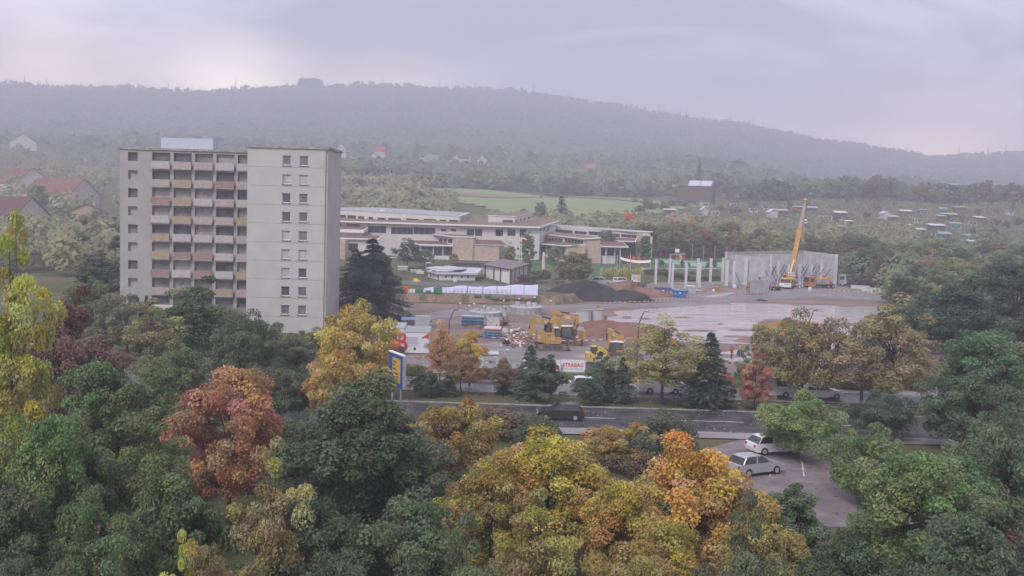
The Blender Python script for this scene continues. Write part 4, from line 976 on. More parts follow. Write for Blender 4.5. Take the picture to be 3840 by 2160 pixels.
# front wing 2
b0, b1 = P3(B_(640, 535), 326), P3(B_(1424, 622), 301)
sl = (b1[2] - b0[2]) / math.hypot(b1[0] - b0[0], b1[1] - b0[1])
facade(S, 'wing_wall', M_render, b0, b1, b0[2] - 4.6, b0[2], holes_px([BR(660, 592, 842, 660), BR(866, 610, 1088, 684), BR(1112, 630, 1400, 702)], b0, b1, sl), slope=sl, frame_m=M_white)
k0, k1 = P3(B_(1422, 612), 300), P3(B_(1655, 606), 300)
buildw(MB().box(k0[0], k1[0], 300, 310, ZF, k0[2]), 'brick_end_block', M_brick, S)
m0 = P3(B_(1140, 716), 299)
buildw(MB().box(m0[0], k0[0] + .3, 299, 306, ZF, m0[2]), 'low_brick_block', M_brick, S)
roof(S, [P3(B_(615, 528), 327), P3(B_(1418, 618), 299.5), P3(B_(1660, 604), 299.5), P3(B_(880, 512), 333), P3(B_(720, 512), 333)], M_sedum, M_white, .3, .5)
v0, v1 = P3(B_(640, 690), 316), P3(B_(1140, 722), 301)
sl = (v1[2] - v0[2]) / math.hypot(v1[0] - v0[0], v1[1] - v0[1])
facade(S, 'gallery_wall', M_render, v0, v1, ZF - .2, v0[2], holes_px([BR(690, 716, 835, 850), BR(842, 722, 930, 858), BR(940, 730, 1120, 868)], v0, v1, sl), slope=0.0, t=.25)
roof(S, [P3(B_(270, 636), 316), P3(B_(690, 690), 312), P3(B_(1142, 726), 298.5), P3(B_(1424, 708), 299), P3(B_(680, 640), 326)], M_redroof, M_white, .3, .3)
c0, c1 = P3(B_(1657, 735), 299), P3(B_(1895, 738), 299)
facade(S, 'glazed_wall', M_render, (c0[0], 300), (c1[0], 300), ZF, c0[2], holes_px([BR(1662, 756, 1755, 882), BR(1760, 756, 1864, 882)], (c0[0], 300), (c1[0], 300)), t=.25)
roof(S, [(c0[0] + .05, 297.5, c0[2] + .1), (P3(B_(2075, 738), 299)[0], 298, c0[2] + .1), (c1[0] + 3, 309, c0[2] + .9), (c0[0] + .05, 309, c0[2] + .9)], M_redroof, M_white, .3)
for zx in (1960, 1745):
    x = P3(B_(zx, 740), 298.4)[0]; buildw(MB().cyl((x, 298.4, ZF), (x, 298.4, c0[2]), .12), 'post', M_white, S)
# back wing 3 with its tall end frame
d0, d1 = P3(B_(900, 420), 352), P3(B_(2205, 515), 332)
sl = (d1[2] - d0[2]) / math.hypot(d1[0] - d0[0], d1[1] - d0[1])
facade(S, 'back_wing_wall', M_render, d0, d1, d0[2] - 7.5, d0[2], holes_px([BR(945, 490, 1238, 545), BR(1262, 512, 1450, 560), BR(1480, 520, 1700, 575), BR(1730, 545, 1950, 600), BR(1965, 562, 2200, 610)], d0, d1, sl), slope=sl)
n0, n1 = P3(B_(2205, 520), 331), P3(B_(2292, 520), 331)
buildw(MB().box(n0[0], n1[0], 331, 339, ZF, n0[2] + .2), 'brick_pier', M_brick, S)
n2 = P3(B_(2448, 516), 331)
buildw(MB().box(n2[0] - .7, n2[0], 331, 331.7, ZF, n2[2]), 'end_post', M_conc, S)
buildw(MB().box(n1[0] + .01, n2[0] - .01, 331, 331.5, n2[2] - 1.5, n2[2]), 'end_beam', M_render, S)
roof(S, [P3(B_(895, 415), 353), P3(B_(2205, 508), 331), P3(B_(2452, 514), 330.5), P3(B_(1690, 460), 352), P3(B_(960, 408), 362)], M_grey_roof, M_white, .3, .4)
r0 = P3(B_(1950, 660), 328)
roof(S, [(r0[0] - 4, 325, r0[2] + .2), (P3(B_(2195, 660), 325)[0], 325, r0[2] + .2), (P3(B_(2205, 640), 331)[0], 331, r0[2] + .8), (r0[0] - 4, 334, r0[2] + .8)], M_redroof, M_white, .3)
buildw(MB().box(r0[0] - 3, P3(B_(2190, 660), 328)[0], 329, 331, ZF, r0[2] - .05), 'annex_wall', M_glass, S)
for px, py0, py1, Y in ((1773, 908, 975, 293), (1954, 880, 985, 272), (1947, 915, 990, 272)):
    t_, b_ = at(px, py0, Y), at(px, py1, Y); h = t_.z - gz(b_.x, Y)
    r_ = empty('flagpole' if px > 1900 else 'mast', (b_.x, Y, gz(b_.x, Y)), 0, {1773: 'dark thin mast in front of the tall brick block', 1954: 'white flagpole flying a red striped flag', 1947: 'bare white flagpole beside the flag'}[px], 'pole')
    MB().cyl((0, 0, -.2), (0, 0, h), .07 if px > 1900 else .1, .05).build('pole', M_white if px > 1900 else M_steel, r_)
    if px == 1954:
        vs, fs = [], []
        for i in range(9):
            for j in range(4): vs.append((.06 + i * .14, .06 * math.sin(i * 1.3), h - .3 - j * .3 - i * .05))
        for i in range(8):
            for j in range(3): k = i * 4 + j; fs.append((k, k + 4, k + 5, k + 1))
        fl = MB().add(vs, fs).build('flag', M_red, r_); vs2 = [(v[0], v[1] - .012, v[2]) for v in vs if True]
        MB().add([vs2[i * 4 + j] for i in range(9) for j in (1, 2)], [(i * 2, i * 2 + 2, i * 2 + 3, i * 2 + 1) for i in range(8)]).build('white_stripe', M_white, fl)

# ---- tower block (blurred in the photo; its outline, storeys and colours are still readable)
T = empty('tower_block', (xat(1070, 152), 152, 0), 0, 'tall pale grey residential tower block with a balcony wing', 'tower')
t0, t1 = (at(925, 900, 152).x, 152), (at(1216, 900, 152).x, 152)
zt = at(1070, 556, 152).z; SH = 2.66
hl = []
for k in range(9):
    z = zt - 2.35 - k * SH
    for pa, pb in ((1056, 1088), (1120, 1152)):
        hl.append((at(pa, 900, 152).x - t0[0], at(pb, 900, 152).x - t0[0], z, z + 1.35))
facade(T, 'slab_wall', mat('pale_facade', (0.44, 0.44, 0.43), .85, .05, .3), t0, t1, 0, zt, hl, t=.35, glass=[mat('window_grey', (.16, .165, .18), .2, .2, .8), MATS['window_grey'], mat('curtained_window', (.40, .40, .41), .35, .15, 1.5), mat('half_dark_window', (.09, .095, .11), .15, .2, .8)], frame_m=M_white)
for k in range(1, 10): buildw(MB().box(t0[0] - .012, t1[0] + .012, 151.985, 152.0, zt - k * SH - .03, zt - k * SH + .03), 'panel_joint', M_conc_d, T)
for h_ in hl: buildw(MB().box(t0[0] + h_[0] - .08, t0[0] + h_[1] + .08, 151.86, 151.999, h_[2] - .1, h_[2]), 'window_sill', M_conc_d, T)
buildw(MB().box(t0[0] + .01, t1[0] - .01, 152.36, 164, 0, zt - .01), 'slab_core', MATS['pale_facade'], T)
M_sidewall = mat('side_facade', (0.43, 0.43, 0.42), .85, .05, .3)
buildw(MB().box(t1[0], t1[0] + .3, 152.3, 164, 0, zt), 'side_wall', M_sidewall, T)
buildw(MB().box(t0[0] - .2, t1[0] + .5, 151.8, 164.2, zt, zt + .35), 'roof', M_conc_d, T)
wx0, wx1 = at(450, 900, 158).x, t0[0]
zw = at(700, 566, 158).z
bays = []; nb_ = 5; bw = (wx1 - wx0 - 4.5) / nb_
for k in range(9):
    z = zw - 2.5 - k * SH
    for i in range(nb_): bays.append((4.5 + i * bw + .25, 4.5 + (i + 1) * bw - .25, z, z + 2.15))
    bays.append((1.2, 2.6, z + .8, z + 2.1))
M_wing = mat('wing_facade', (0.34, 0.33, 0.325), .85, .06, .3)
facade(T, 'balcony_wing_wall', M_wing, (wx0, 158), (wx1, 158), 0, zw, bays, t=.8, frame=False, glass=[mat('loggia_glazing', (.22, .215, .22), .3, .15, .8), mat('loggia_curtain', (.36, .345, .33), .5, .15, 1.2), mat('loggia_dark', (.13, .13, .14), .25, .2, .8)])
buildw(MB().box(wx0 + .01, wx1, 158.82, 168, 0, zw - .01), 'wing_core', M_wing, T)
buildw(MB().box(wx0 - .2, wx1, 157.8, 168.2, zw, zw + .3), 'wing_roof', M_conc_d, T)
buildw(MB().box(at(612, 570, 162).x, at(805, 570, 162).x, 161, 165, zw + .3, zw + 2.0), 'lift_housing', mat('pale_blue_sheet', (0.44, 0.48, 0.55), .6, .05), T)
bp_m = [mat('balcony_panel_red', (0.30, 0.20, 0.19), .7, .1), mat('balcony_panel_grey', (0.42, 0.40, 0.40), .7, .08), mat('balcony_panel_tan', (0.36, 0.28, 0.21), .7, .1), mat('balcony_panel_rose', (0.40, 0.33, 0.33), .7, .1)]
rb_ = random.Random(3)
for k in range(9):
    for i in range(nb_):
        z = zw - 2.5 - k * SH
        buildw(MB().box(wx0 + 4.5 + i * bw + .2, wx0 + 4.5 + (i + 1) * bw - .2, 157.5, 157.6, z - .12, z + .9), 'balcony_panel', rb_.choice(bp_m[:1] + bp_m[1:2] * 2 + bp_m[2:3] + bp_m[3:]), T)
        buildw(MB().box(wx0 + 4.5 + i * bw + .15, wx0 + 4.5 + (i + 1) * bw - .15, 157.45, 158, z - .28, z - .125), 'balcony_slab', M_conc_d, T)
# ---- houses
def house(label, loc, w, l, he, hr, rz, wall, roofm, cat='house', win=True, chimney=True, name='house', group=None, flat_roof=False, ov=.4, base=.6):
    R = empty(name, loc, rz, label, cat, group)
    if flat_roof:
        MB().box(-w / 2, w / 2, -l / 2, l / 2, -base, he).build('wall', wall, R)
        MB().add([(-w / 2 - ov, -l / 2 - ov, he), (w / 2 + ov, -l / 2 - ov, he), (w / 2 + ov, l / 2 + ov, he + hr), (-w / 2 - ov, l / 2 + ov, he + hr), (-w / 2 - ov, -l / 2 - ov, he + .14), (w / 2 + ov, -l / 2 - ov, he + .14), (w / 2 + ov, l / 2 + ov, he + hr + .14), (-w / 2 - ov, l / 2 + ov, he + hr + .14)],
                 [(3, 2, 1, 0), (4, 5, 6, 7), (0, 1, 5, 4), (1, 2, 6, 5), (2, 3, 7, 6), (3, 0, 4, 7)]).build('roof', roofm, R)
    else:
        b = MB(); b.prism_y([(-w / 2, -base), (w / 2, -base), (w / 2, he), (0, hr), (-w / 2, he)], -l / 2, l / 2); b.build('wall', wall, R)
        k = (hr - he) / (w / 2); o = ov
        for s in (-1, 1):
            rf = MB().prism_y([(s * (w / 2 + o), he - k * o + .06), (s * (w / 2 + o), he - k * o + .28), (0, hr + .28), (0, hr + .06)], -l / 2 - o, l / 2 + o).build('roof_slope', roofm, R)
            if chimney and s == 1: MB().box(w * .12, w * .12 + .7, -.4, .4, hr - 1.2, hr + .9).build('chimney', M_brick, rf)
    if win:
        ws = [(-w / 4, -l / 2, 0), (w / 4, -l / 2, 0)]
        rows = [1.0] if he < 3.4 else [1.0, 3.6]
        for z in rows:
            for x in (-w / 4, w / 4):
                p = MB().box(x - .5, x + .5, -l / 2 - .03, -l / 2 + .02, z, z + 1.2).build('window', M_glass, R)
                MB().box(x - .6, x + .6, -l / 2 - .14, -l / 2 - .031, z - .12, z - .01).build('sill', M_white, p)
            if l > 4:
                for y in (-l / 4, l / 4):
                    for s in (-1, 1): MB().box(s * w / 2 - .03, s * w / 2 + .03, y - .5, y + .5, z, z + 1.2).build('window', M_glass, R)
        MB().box(-.45, .45, -l / 2 - .035, -l / 2 + .02, 0, min(2.0, he - .1)).build('door', M_wood_d, R)
    return R
def house_px(label, px, py, d, w, l, he, hr, rz, wall, roofm, fix=False, **k):
    if fix:
        s_ = spot(px, d); z_ = max(s_.z - .1, at(px, py, d).z - he)
        return house(label, (s_.x, s_.y, z_), w, l, he, hr, rz, wall, roofm, base=z_ - s_.z + .8, **k)
    # py: the eaves; the house stands where its foot meets the slope
    best = min((abs(at(px, py, q).z - he - spot(px, q).z), q) for q in np.arange(120, 1150, 10.0)); q = best[1]; f = min(1.7, max(.8, q / d))
    return house(label, spot(px, q), w * f, l * f, he, he + (hr - he) * f, rz, wall, roofm, **k)
house_px('white walled house with a large red roof left of the tower block', 90, 690, 215, 12, 11, 6, 10.5, .9, M_render, M_redroof)
house_px('house with a long red roof behind trees beside the tower block', 230, 725, 260, 11, 16, 5, 9, 1.2, M_cream, M_redroof)
house_px('dark red roofed house below the large red roof', 40, 800, 190, 12, 10, 5, 8.6, 1.4, M_cream, mat('dark_red_roof', (.13, .06, .06), .85, .2))
house_px('pale blue walled flat building among trees', 30, 835, 165, 11, 9, 5.5, .2, 0.1, mat('pale_blue_wall', (.42, .47, .55), .8, .06), M_grey_roof, flat_roof=True)
house_px('small ochre walled house among trees beside the tower block', 330, 800, 200, 8, 7, 5.5, 7.5, .3, mat('ochre_wall', (.42, .32, .22), .8, .1), M_rooftile)
house_px('pale gabled house high on the slope left of the tower block', 85, 535, 640, 14, 13, 7, 12, .5, M_render, M_rooftile)
house_px('low white annex at the foot of the tower block', 640, 1150, 130, 7, 6, 3.4, .2, 0, M_cream, M_grey_roof, flat_roof=True)
for k, (px, py, d, w, l, he, hr, rz, wm, rm, lab) in enumerate([
 (1275, 560, 1010, 9, 10, 5, 10, .3, M_render, M_rooftile, 'steep white gabled house at the village edge'), (1312, 620, 960, 9, 12, 6, 10, .2, M_render, M_redroof, 'white house with red roof and balcony windows'),
 (1427, 568, 1060, 12, 9, 4, 8.5, 1.57, M_cream, mat('bright_red_roof', (.36, .06, .05), .8, .12), 'house with the bright red roof'), (1400, 595, 1020, 8, 9, 4, 9, .1, M_render, M_rooftile, 'house with a white pointed gable'),
 (1415, 613, 965, 22, 11, 5, 9.5, 1.57, M_cream, mat('grey_tile_roof', (.2, .195, .2), .8, .12), 'long house with a broad grey roof'), (1535, 610, 985, 13, 10, 6, .2, .05, M_render, M_grey_roof, 'white cubic flat-roofed villa'),
 (1600, 590, 1040, 11, 10, 4, 9, 1.3, M_render, M_rooftile, 'dark roofed house with two roof lights'), (1620, 600, 990, 13, 12, 4, 8.5, 1.5, M_cream, mat('grey_tile_roof', (.2, .195, .2)), 'house with a wide low grey roof'),
 (1705, 600, 985, 9, 9, 4, 8.5, .25, M_render, M_redroof, 'white gabled house with a red balcony'), (1745, 595, 1000, 10, 10, 4, 8.5, .9, M_cream, M_rooftile, 'dark roofed house with a pale side wall'),
 (1800, 600, 985, 8, 9, 4, 8.5, .35, M_render, M_redroof, 'white gabled house beside the dark pointed roofs'), (1828, 615, 960, 7, 9, 4.5, 10, -.4, M_render, M_rooftile, 'steep white gable with a dark roof'),
 (2215, 636, 900, 12, 10, 4, 8.5, 1.2, M_render, mat('rose_roof', (.28, .13, .13), .8, .12), 'rose red roofed house showing between trees')]):
    house_px(lab, px, py, d, w, l, he, hr, rz, wm, rm, flat_roof='flat' in lab, fix=True)
p = spot(2610, 665)
BN = house_px('dark timber barn with a bright solar roof', 2612, 700, 665, 17, 21, 5.5, 9, 1.25, M_wood_d, M_rooftile, win=False, chimney=False, name='barn', cat='barn', fix=True)
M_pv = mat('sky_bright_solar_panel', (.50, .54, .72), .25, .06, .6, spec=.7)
_k = (9 - 5.5) / 8.5
for i in range(2):
    y0 = -9.5 + i * 7.2
    MB().prism_y([(-8.2, 5.5 - _k * -.3 + .32), (-8.2, 5.5 + .40), (-.4, 9.26), (-.4, 9.18)], y0, y0 + 6.9).build('solar_panel', M_pv, BN)
FB = empty('apartment_block', (spot(3545, 1100).x, 1100, spot(3545, 1100).z), 0, 'far white apartment block half hidden behind the dark trees', 'building')
q0 = (spot(3545, 1100).x - 11, 1100); q1 = (q0[0] + 22, 1100); zb_ = FB.location.z
facade(FB, 'wall', M_render, q0, q1, zb_, at(3545, 700, 1100).z, [(1 + 3.4 * i, 3.6 + 3.4 * i, zb_ + 2 + 3 * k, zb_ + 3.7 + 3 * k) for i in range(6) for k in range(9)], t=.5, frame=False)
buildw(MB().box(q0[0], q1[0], 1100.51, 1112, zb_ - 1, at(3545, 700, 1100).z - .05), 'core', M_render, FB)

# ---- allotment sheds
rs = random.Random(21)
SHED = [(2537, 765, 'dark', 5), (2590, 762, 'pv', 7), (2640, 760, 'cream', 6), (2738, 790, 'white', 4), (2748, 762, 'cream', 5), (2760, 800, 'dark', 6), (2825, 790, 'white', 6), (2895, 808, 'tarp', 6), (2930, 805, 'grey', 8), (2870, 780, 'white', 4), (2990, 790, 'grey', 6), (3045, 792, 'grey', 7),
        (3095, 820, 'cream', 7), (3150, 812, 'bright', 8), (3175, 846, 'bright', 6), (3240, 870, 'grey', 8), (3300, 882, 'bright', 6), (3310, 850, 'white', 5), (3318, 815, 'tarp', 6), (3370, 848, 'cream', 7), (3395, 803, 'bright', 8), (3400, 862, 'bright', 5), (3425, 875, 'bright', 12), (3410, 900, 'blue', 8), (3440, 830, 'cream', 4), (3510, 862, 'bright', 9), (3505, 885, 'white', 9),
        (3545, 815, 'grey', 6), (3580, 855, 'green', 7), (3535, 797, 'green', 5), (3645, 842, 'white', 5), (3640, 905, 'green', 6), (3705, 895, 'dark', 9), (3650, 925, 'bright', 12), (3620, 945, 'grey', 6), (3600, 790, 'grey', 9), (3670, 830, 'bright', 6), (2680, 805, 'white', 5), (2640, 800, 'tarp', 4), (2510, 800, 'bright', 7)]
WM = {'dark': (M_wood_d, M_rooftile, 'dark timber garden shed with a dark roof'), 'pv': (M_wood_d, mat('solar_roof', (.06, .07, .12), .2, .1), 'garden house with a solar panel roof'), 'cream': (M_cream, M_rooftile, 'cream garden house with a low dark roof'), 'white': (mat('pale_cabin', (.46, .46, .47), .7, .1), M_rooftile, 'white garden cabin with a dark roof'),
      'tarp': (MATS['pale_cabin'], M_tarp, 'small white tent in the allotments'), 'grey': (M_wood_d, M_greyc, 'timber garden shed with a grey sheet roof'), 'bright': (M_wood_d, mat('pale_sheet_roof', (.62, .63, .70), .5, .06), 'low garden shed with a bright white sheet roof'), 'blue': (mat('blue_wall', (.10, .17, .34), .7, .1), M_greyc, 'blue garden house with a grey roof'), 'green': (mat('green_wall', (.13, .28, .22), .7, .1), mat('green_sheet', (.2, .36, .3), .5, .1), 'green greenhouse-like garden shed')}
SHED += [(rs.uniform(2480, 3800), rs.uniform(785, 950), rs.choice(['grey', 'grey', 'dark', 'cream', 'white', 'bright', 'green']), rs.uniform(3, 6)) for _ in range(30)]
SHED = [q for q in SHED if q[1] < 770 + (q[0] - 2480) * .14 + 60]
for px, py, kd, w in SHED:
    g_ = ground(px, py + 8, 380); wm, rm, lab = WM[kd]
    if g_.y > 660: g_ = spot(px, 620)
    house(lab, g_, w * .72, rs.uniform(3, 4.5), rs.uniform(2.5, 3.1), rs.uniform(.4, .9) if kd not in ('pv', 'tarp') else (4.0 if kd == 'tarp' else .9), rs.uniform(-.25, .25), wm, rm, cat='shed', win=kd not in ('tarp', 'bright'), chimney=False, name='garden_shed' if kd != 'tarp' else 'tent', group='%s allotment sheds' % kd, flat_roof=kd != 'tarp', ov=.35)
# ---------------------------------------------------------------- machines
class Prof:
    """side view of a machine: image points to metres in its own plane, x along the machine, z up"""
    def __init__(s, ox, oy, k, zx0, zy0, z=0.04, dy=0.0):
        px, py = ox + zx0 / k, oy + zy0 / k; s.loc = on(px, py, z); s.loc.y += dy; s.S = k * 4000 / s.loc.y; s.x0, s.y0 = zx0, zy0
    def p(s, x, y): return ((x - s.x0) / s.S, (s.y0 - y) / s.S)
    def poly(s, pts): return [s.p(*q) for q in pts]
def stadium(x0, x1, z0, z1, n=7):
    r = (z1 - z0) / 2; zc = (z0 + z1) / 2; out = []
    for i in range(n + 1): a = -math.pi / 2 + math.pi * i / n; out.append((x1 - r + r * math.cos(a), zc + r * math.sin(a)))
    for i in range(n + 1): a = math.pi / 2 + math.pi * i / n; out.append((x0 + r + r * math.cos(a), zc + r * math.sin(a)))
    return out
def track(root, x0, x1, z0, z1, y0, y1, m=None):
    t = MB().prism_y(stadium(x0, x1, z0, z1), y0, y1).build('track', m or M_rust, root)
    r = (z1 - z0) / 2; zc = (z0 + z1) / 2; s = -1 if abs(y0) > abs(y1) and y0 < 0 else 1
    yo = min(y0, y1) if s < 0 else max(y0, y1)
    MB().prism_y(stadium(x0 + .12, x1 - .12, z0 + .1, z1 - .12), yo - .03 if s < 0 else yo - .02, yo + .02 if s < 0 else yo + .03).build('track_frame', M_steel, t)
    for x in (x0 + r, x1 - r): MB().cyl((x, yo + s * .02, zc), (x, yo + s * .07, zc), r * .72, n=14).build('sprocket', M_rust, t)
    for i in range(5):
        x = x0 + r * 1.6 + (x1 - x0 - r * 3.2) * i / 4; MB().cyl((x, yo + s * .02, z0 + r * .45), (x, yo + s * .06, z0 + r * .45), r * .28, n=9).build('roller', M_rust, t)
    n = int((x1 - x0) / .2)
    sh = MB()
    for i in range(n): x = x0 + r + (x1 - x0 - 2 * r) * i / max(1, n - 1); sh.box(x - .035, x + .035, y0 - .004, y1 + .004, z0 - .03, z0 + .012); sh.box(x - .035, x + .035, y0 - .004, y1 + .004, z1 - .012, z1 + .03)
    sh.build('track_shoe', M_steel, t)
    return t
def sticker(root, x0, x1, y, z0, z1):
    s = MB().box(x0, x1, y - .012, y, z0, z1).build('company_sticker', M_white, root)
    h = z1 - z0
    MB().box(x0 + .06 * (x1 - x0), x1 - .06 * (x1 - x0), y - .016, y - .0125, z0 + h * .42, z0 + h * .78).build('red_print', M_red, s)
    MB().box(x0 + .1 * (x1 - x0), x1 - .1 * (x1 - x0), y - .016, y - .0125, z0 + h * .18, z0 + h * .28).build('grey_print', M_greyc, s)
    return s
def cab(root, prof, y0, y1, roof_m, post=None, glass=M_cabglass):
    """glazed cab: a glass body with posts and a roof"""
    post = post or M_black
    c = MB().prism_y(prof, y0, y1).build('cab', glass, root); n = len(prof)
    for y in (y0 - .03, y1 + .03):
        for i in range(n):
            a, b = prof[i], prof[(i + 1) % n]; MB().cyl((a[0], y, a[1]), (b[0], y, b[1]), .055, n=5).build('cab_post', post, c)
    zt = max(p[1] for p in prof); top = [p for p in prof if p[1] > zt - .35]; xa, xb = min(p[0] for p in top), max(p[0] for p in top)
    MB().box(xa - .06, xb + .06, y0 - .06, y1 + .06, zt - .02, zt + .1).build('cab_roof', roof_m, c)
    MB().box((xa + xb) / 2 - .3, (xa + xb) / 2 + .2, (y0 + y1) / 2 - .25, (y0 + y1) / 2 + .25, min(p[1] for p in prof) - .1, min(p[1] for p in prof) + .02).build('seat_base', M_black, c)
    return c
def ram(root, a, b, y, r=.09):                          # hydraulic ram: black barrel then bright rod
    a, b = Vector((a[0], y, a[1])), Vector((b[0], y, b[1])); m = a.lerp(b, .55)
    o = MB().cyl(a, m, r).build('hydraulic_ram', M_black, root); MB().cyl(m, b, r * .55).build('piston_rod', M_chrome, o)
# excavator with its boom folded to the left
P = Prof(1960, 1140, 7.246, 810, 1236)
XA = empty('excavator', P.loc, .06, 'amber crawler excavator seen from its side, boom reaching away from the concrete rings', 'excavator')
(x0, z1), (x1, z0) = P.p(378, 1066), P.p(1190, 1240)
for ya, yb in ((-1.35, -.8), (.8, 1.35)): track(XA, x0, x1, .02, z1, ya, yb)
MB().box(x0 + .6, x1 - .6, -.78, .78, .35, .95).build('undercarriage', M_steel, XA)
MB().cyl((P.p(700, 0)[0], 0, .9), (P.p(700, 0)[0], 0, 1.12), .75, n=18).build('slew_ring', M_steel, XA)
MB().prism_y(P.poly([(1050, 1030), (1090, 1020), (1250, 1110), (1240, 1150), (1180, 1150)]), -.3, .3).build('blade_arm', M_steel, XA)
MB().prism_y(P.poly([(1190, 1130), (1240, 1110), (1260, 1200), (1285, 1225), (1180, 1200)]), -1.35, 1.35).build('dozer_blade', M_steel, XA)
MB().prism_y(P.poly([(245, 1045), (290, 1075), (290, 1170), (240, 1170)]), -1.3, 1.3).build('stabiliser', M_greyc, XA)
MB().prism_y(P.poly([(290, 1040), (420, 1020), (430, 1080), (300, 1110)]), -.3, .3).build('stabiliser_arm', M_steel, XA)
HB = MB().prism_y(P.poly([(376, 770), (400, 716), (470, 722), (560, 758), (830, 770), (850, 842), (1000, 852), (1022, 1010), (960, 1046), (640, 1046), (480, 1020), (376, 1000)]), -1.32, 1.32).build('house_body', M_yellow, XA)
for x in (590, 720, 838): a = P.p(x, 780); b = P.p(x, 1030); MB().box(a[0] - .012, a[0] + .012, -1.335, -1.3, b[1], a[1]).build('panel_joint', M_black, HB)
a = P.p(670, 790); MB().box(a[0] - .06, a[0] + .06, -1.34, -1.3, a[1] - .3, a[1]).build('door_handle', M_black, HB)
a = P.p(500, 995); MB().box(a[0] - .2, a[0] + .15, -1.34, -1.3, a[1] - .04, a[1] + .05).build('reflector', M_red, HB)
for r in ((725, 925, 838, 872), (372, 900, 440, 832)):
    a, b = P.p(r[0], r[1]), P.p(r[2], r[3]); sticker(XA, a[0], b[0], -1.325, a[1], b[1])
cab(XA, P.poly([(835, 622), (930, 628), (985, 700), (1008, 850), (845, 840)]), -1.25, -.2, M_white)
cab(XA, P.poly([(600, 600), (760, 600), (770, 755), (590, 755)]), .25, 1.25, M_black)
MB().tube([(*P.p(400, 720)[:1], -1.2, P.p(400, 720)[1]), (P.p(410, 640)[0], -1.2, P.p(410, 640)[1]), (P.p(550, 690)[0], -1.2, P.p(550, 690)[1]), (P.p(550, 755)[0], -1.2, P.p(550, 755)[1])], .03, 5).build('handrail', M_yellow, XA)
BM = MB().prism_y(P.poly([(795, 770), (880, 770), (905, 430), (870, 350), (775, 395)]), -.28, .28).build('boom_foot', M_yellow, XA)
BM = MB().prism_y(P.poly([(775, 395), (880, 368), (895, 440), (800, 480), (620, 532), (298, 462), (288, 400), (400, 384), (680, 416)]), -.24, .24).build('boom', M_yellow, XA)
a, b = P.p(572, 494), P.p(652, 452); sticker(XA, a[0], b[0], -.245, a[1], b[1])
MB().prism_y(P.poly([(182, 380), (252, 276), (290, 300), (284, 470), (302, 560), (262, 880), (225, 900), (182, 850), (168, 560), (142, 545), (160, 440)]), -.2, .2).build('stick', M_yellow, XA)
ram(XA, P.p(735, 392), P.p(285, 292), -.12); ram(XA, P.p(160, 585), P.p(165, 760), .12, .07); ram(XA, P.p(930, 800), P.p(800, 480), -.36)
MB().tube([(P.p(300, 400)[0], .2, P.p(300, 400)[1]), (P.p(235, 520)[0], .26, P.p(235, 520)[1]), (P.p(310, 545)[0], .26, P.p(310, 545)[1])], .035, 5).build('hose', M_black, XA)
MB().prism_y(P.poly([(160, 850), (250, 890), (240, 950), (175, 1010), (95, 1050), (20, 1010), (40, 900), (110, 905)]), -.6, .6).build('bucket', M_rust, XA)
for i in range(5): a = P.p(20, 1010); MB().rbox((a[0] - .06, -.5 + i * .25, a[1] - .05), (.22, .09, .06), 0, .6).build('bucket_tooth', M_steel, XA)
# excavator behind it, boom bent over its cab
P = Prof(1960, 1140, 7.246, 1300, 1112, dy=1.0)
XB = empty('excavator', P.loc, -.05, 'amber crawler excavator with its boom bent high over its cab, bucket beside the soil mound', 'excavator')
x0, x1 = P.p(1050, 0)[0], P.p(1640, 0)[0]
for ya, yb in ((-1.35, -.8), (.8, 1.35)): track(XB, x0 - .6, x1 - .2, .02, .88, ya, yb)
MB().box(x0, x1 - .6, -.78, .78, .35, .95).build('undercarriage', M_steel, XB)
MB().prism_y(P.poly([(1060, 935), (1480, 945), (1480, 990), (1060, 975)]), -1.3, 1.3).build('deck', M_yellow, XB)
HB = MB().prism_y(P.poly([(1478, 702), (1640, 700), (1690, 722), (1704, 760), (1700, 925), (1660, 962), (1478, 955)]), -1.3, 1.3).build('counterweight', M_yellow, XB)
MB().prism_y(P.poly([(1400, 955), (1478, 955), (1478, 690), (1400, 700)]), -1.25, 1.25).build('engine_bay', M_steel, XB)
MB().prism_y(P.poly([(1478, 640), (1600, 650), (1660, 680), (1660, 699), (1478, 701)]), -1.2, 1.2).build('engine_hood', M_greyc, XB)
a, b = P.p(1520, 905), P.p(1632, 725); MB().box(a[0], b[0], -1.33, -1.3, a[1], b[1]).build('grille', M_steel, HB)
for i in range(5): z = a[1] + (b[1] - a[1]) * (i + .5) / 5; MB().box(a[0] - .02, b[0] + .02, -1.37, -1.331, z - .045, z + .045).build('grille_slat', M_yellow, HB)
cab(XB, P.poly([(1062, 622), (1335, 614), (1340, 800), (1300, 918), (1070, 915), (1040, 720)]), -1.28, -.15, M_white)
MB().prism_y(P.poly([(1040, 660), (1100, 560), (1000, 455), (915, 425), (905, 470), (985, 650)]), .1, .6).build('boom_foot', M_yellow, XB)
MB().prism_y(P.poly([(930, 500), (905, 420), (880, 330), (790, 320), (780, 400), (840, 500)]), .1, .6).build('boom_knee', M_yellow, XB)
MB().prism_y(P.poly([(728, 218), (790, 205), (975, 232), (1090, 292), (1400, 352), (1440, 400), (1385, 472), (1090, 418), (900, 320), (790, 330)]), .05, .55).build('boom', M_yellow, XB)
MB().prism_y(P.poly([(1440, 292), (1490, 270), (1525, 400), (1500, 600), (1395, 880), (1330, 880), (1320, 800), (1350, 560), (1432, 400)]), -.45, .0).build('stick', M_yellow, XB)
ram(XB, P.p(985, 250), P.p(1478, 285), .3); ram(XB, P.p(905, 490), P.p(1010, 690), .7, .08); ram(XB, P.p(1500, 540), P.p(1420, 780), -.55, .07)
a, b = P.p(1150, 408), P.p(1265, 352); sticker(XB, a[0], b[0], .045, a[1], b[1])
a, b = P.p(1445, 900), P.p(1515, 850); sticker(XB, a[0], b[0], -1.35, a[1], b[1])
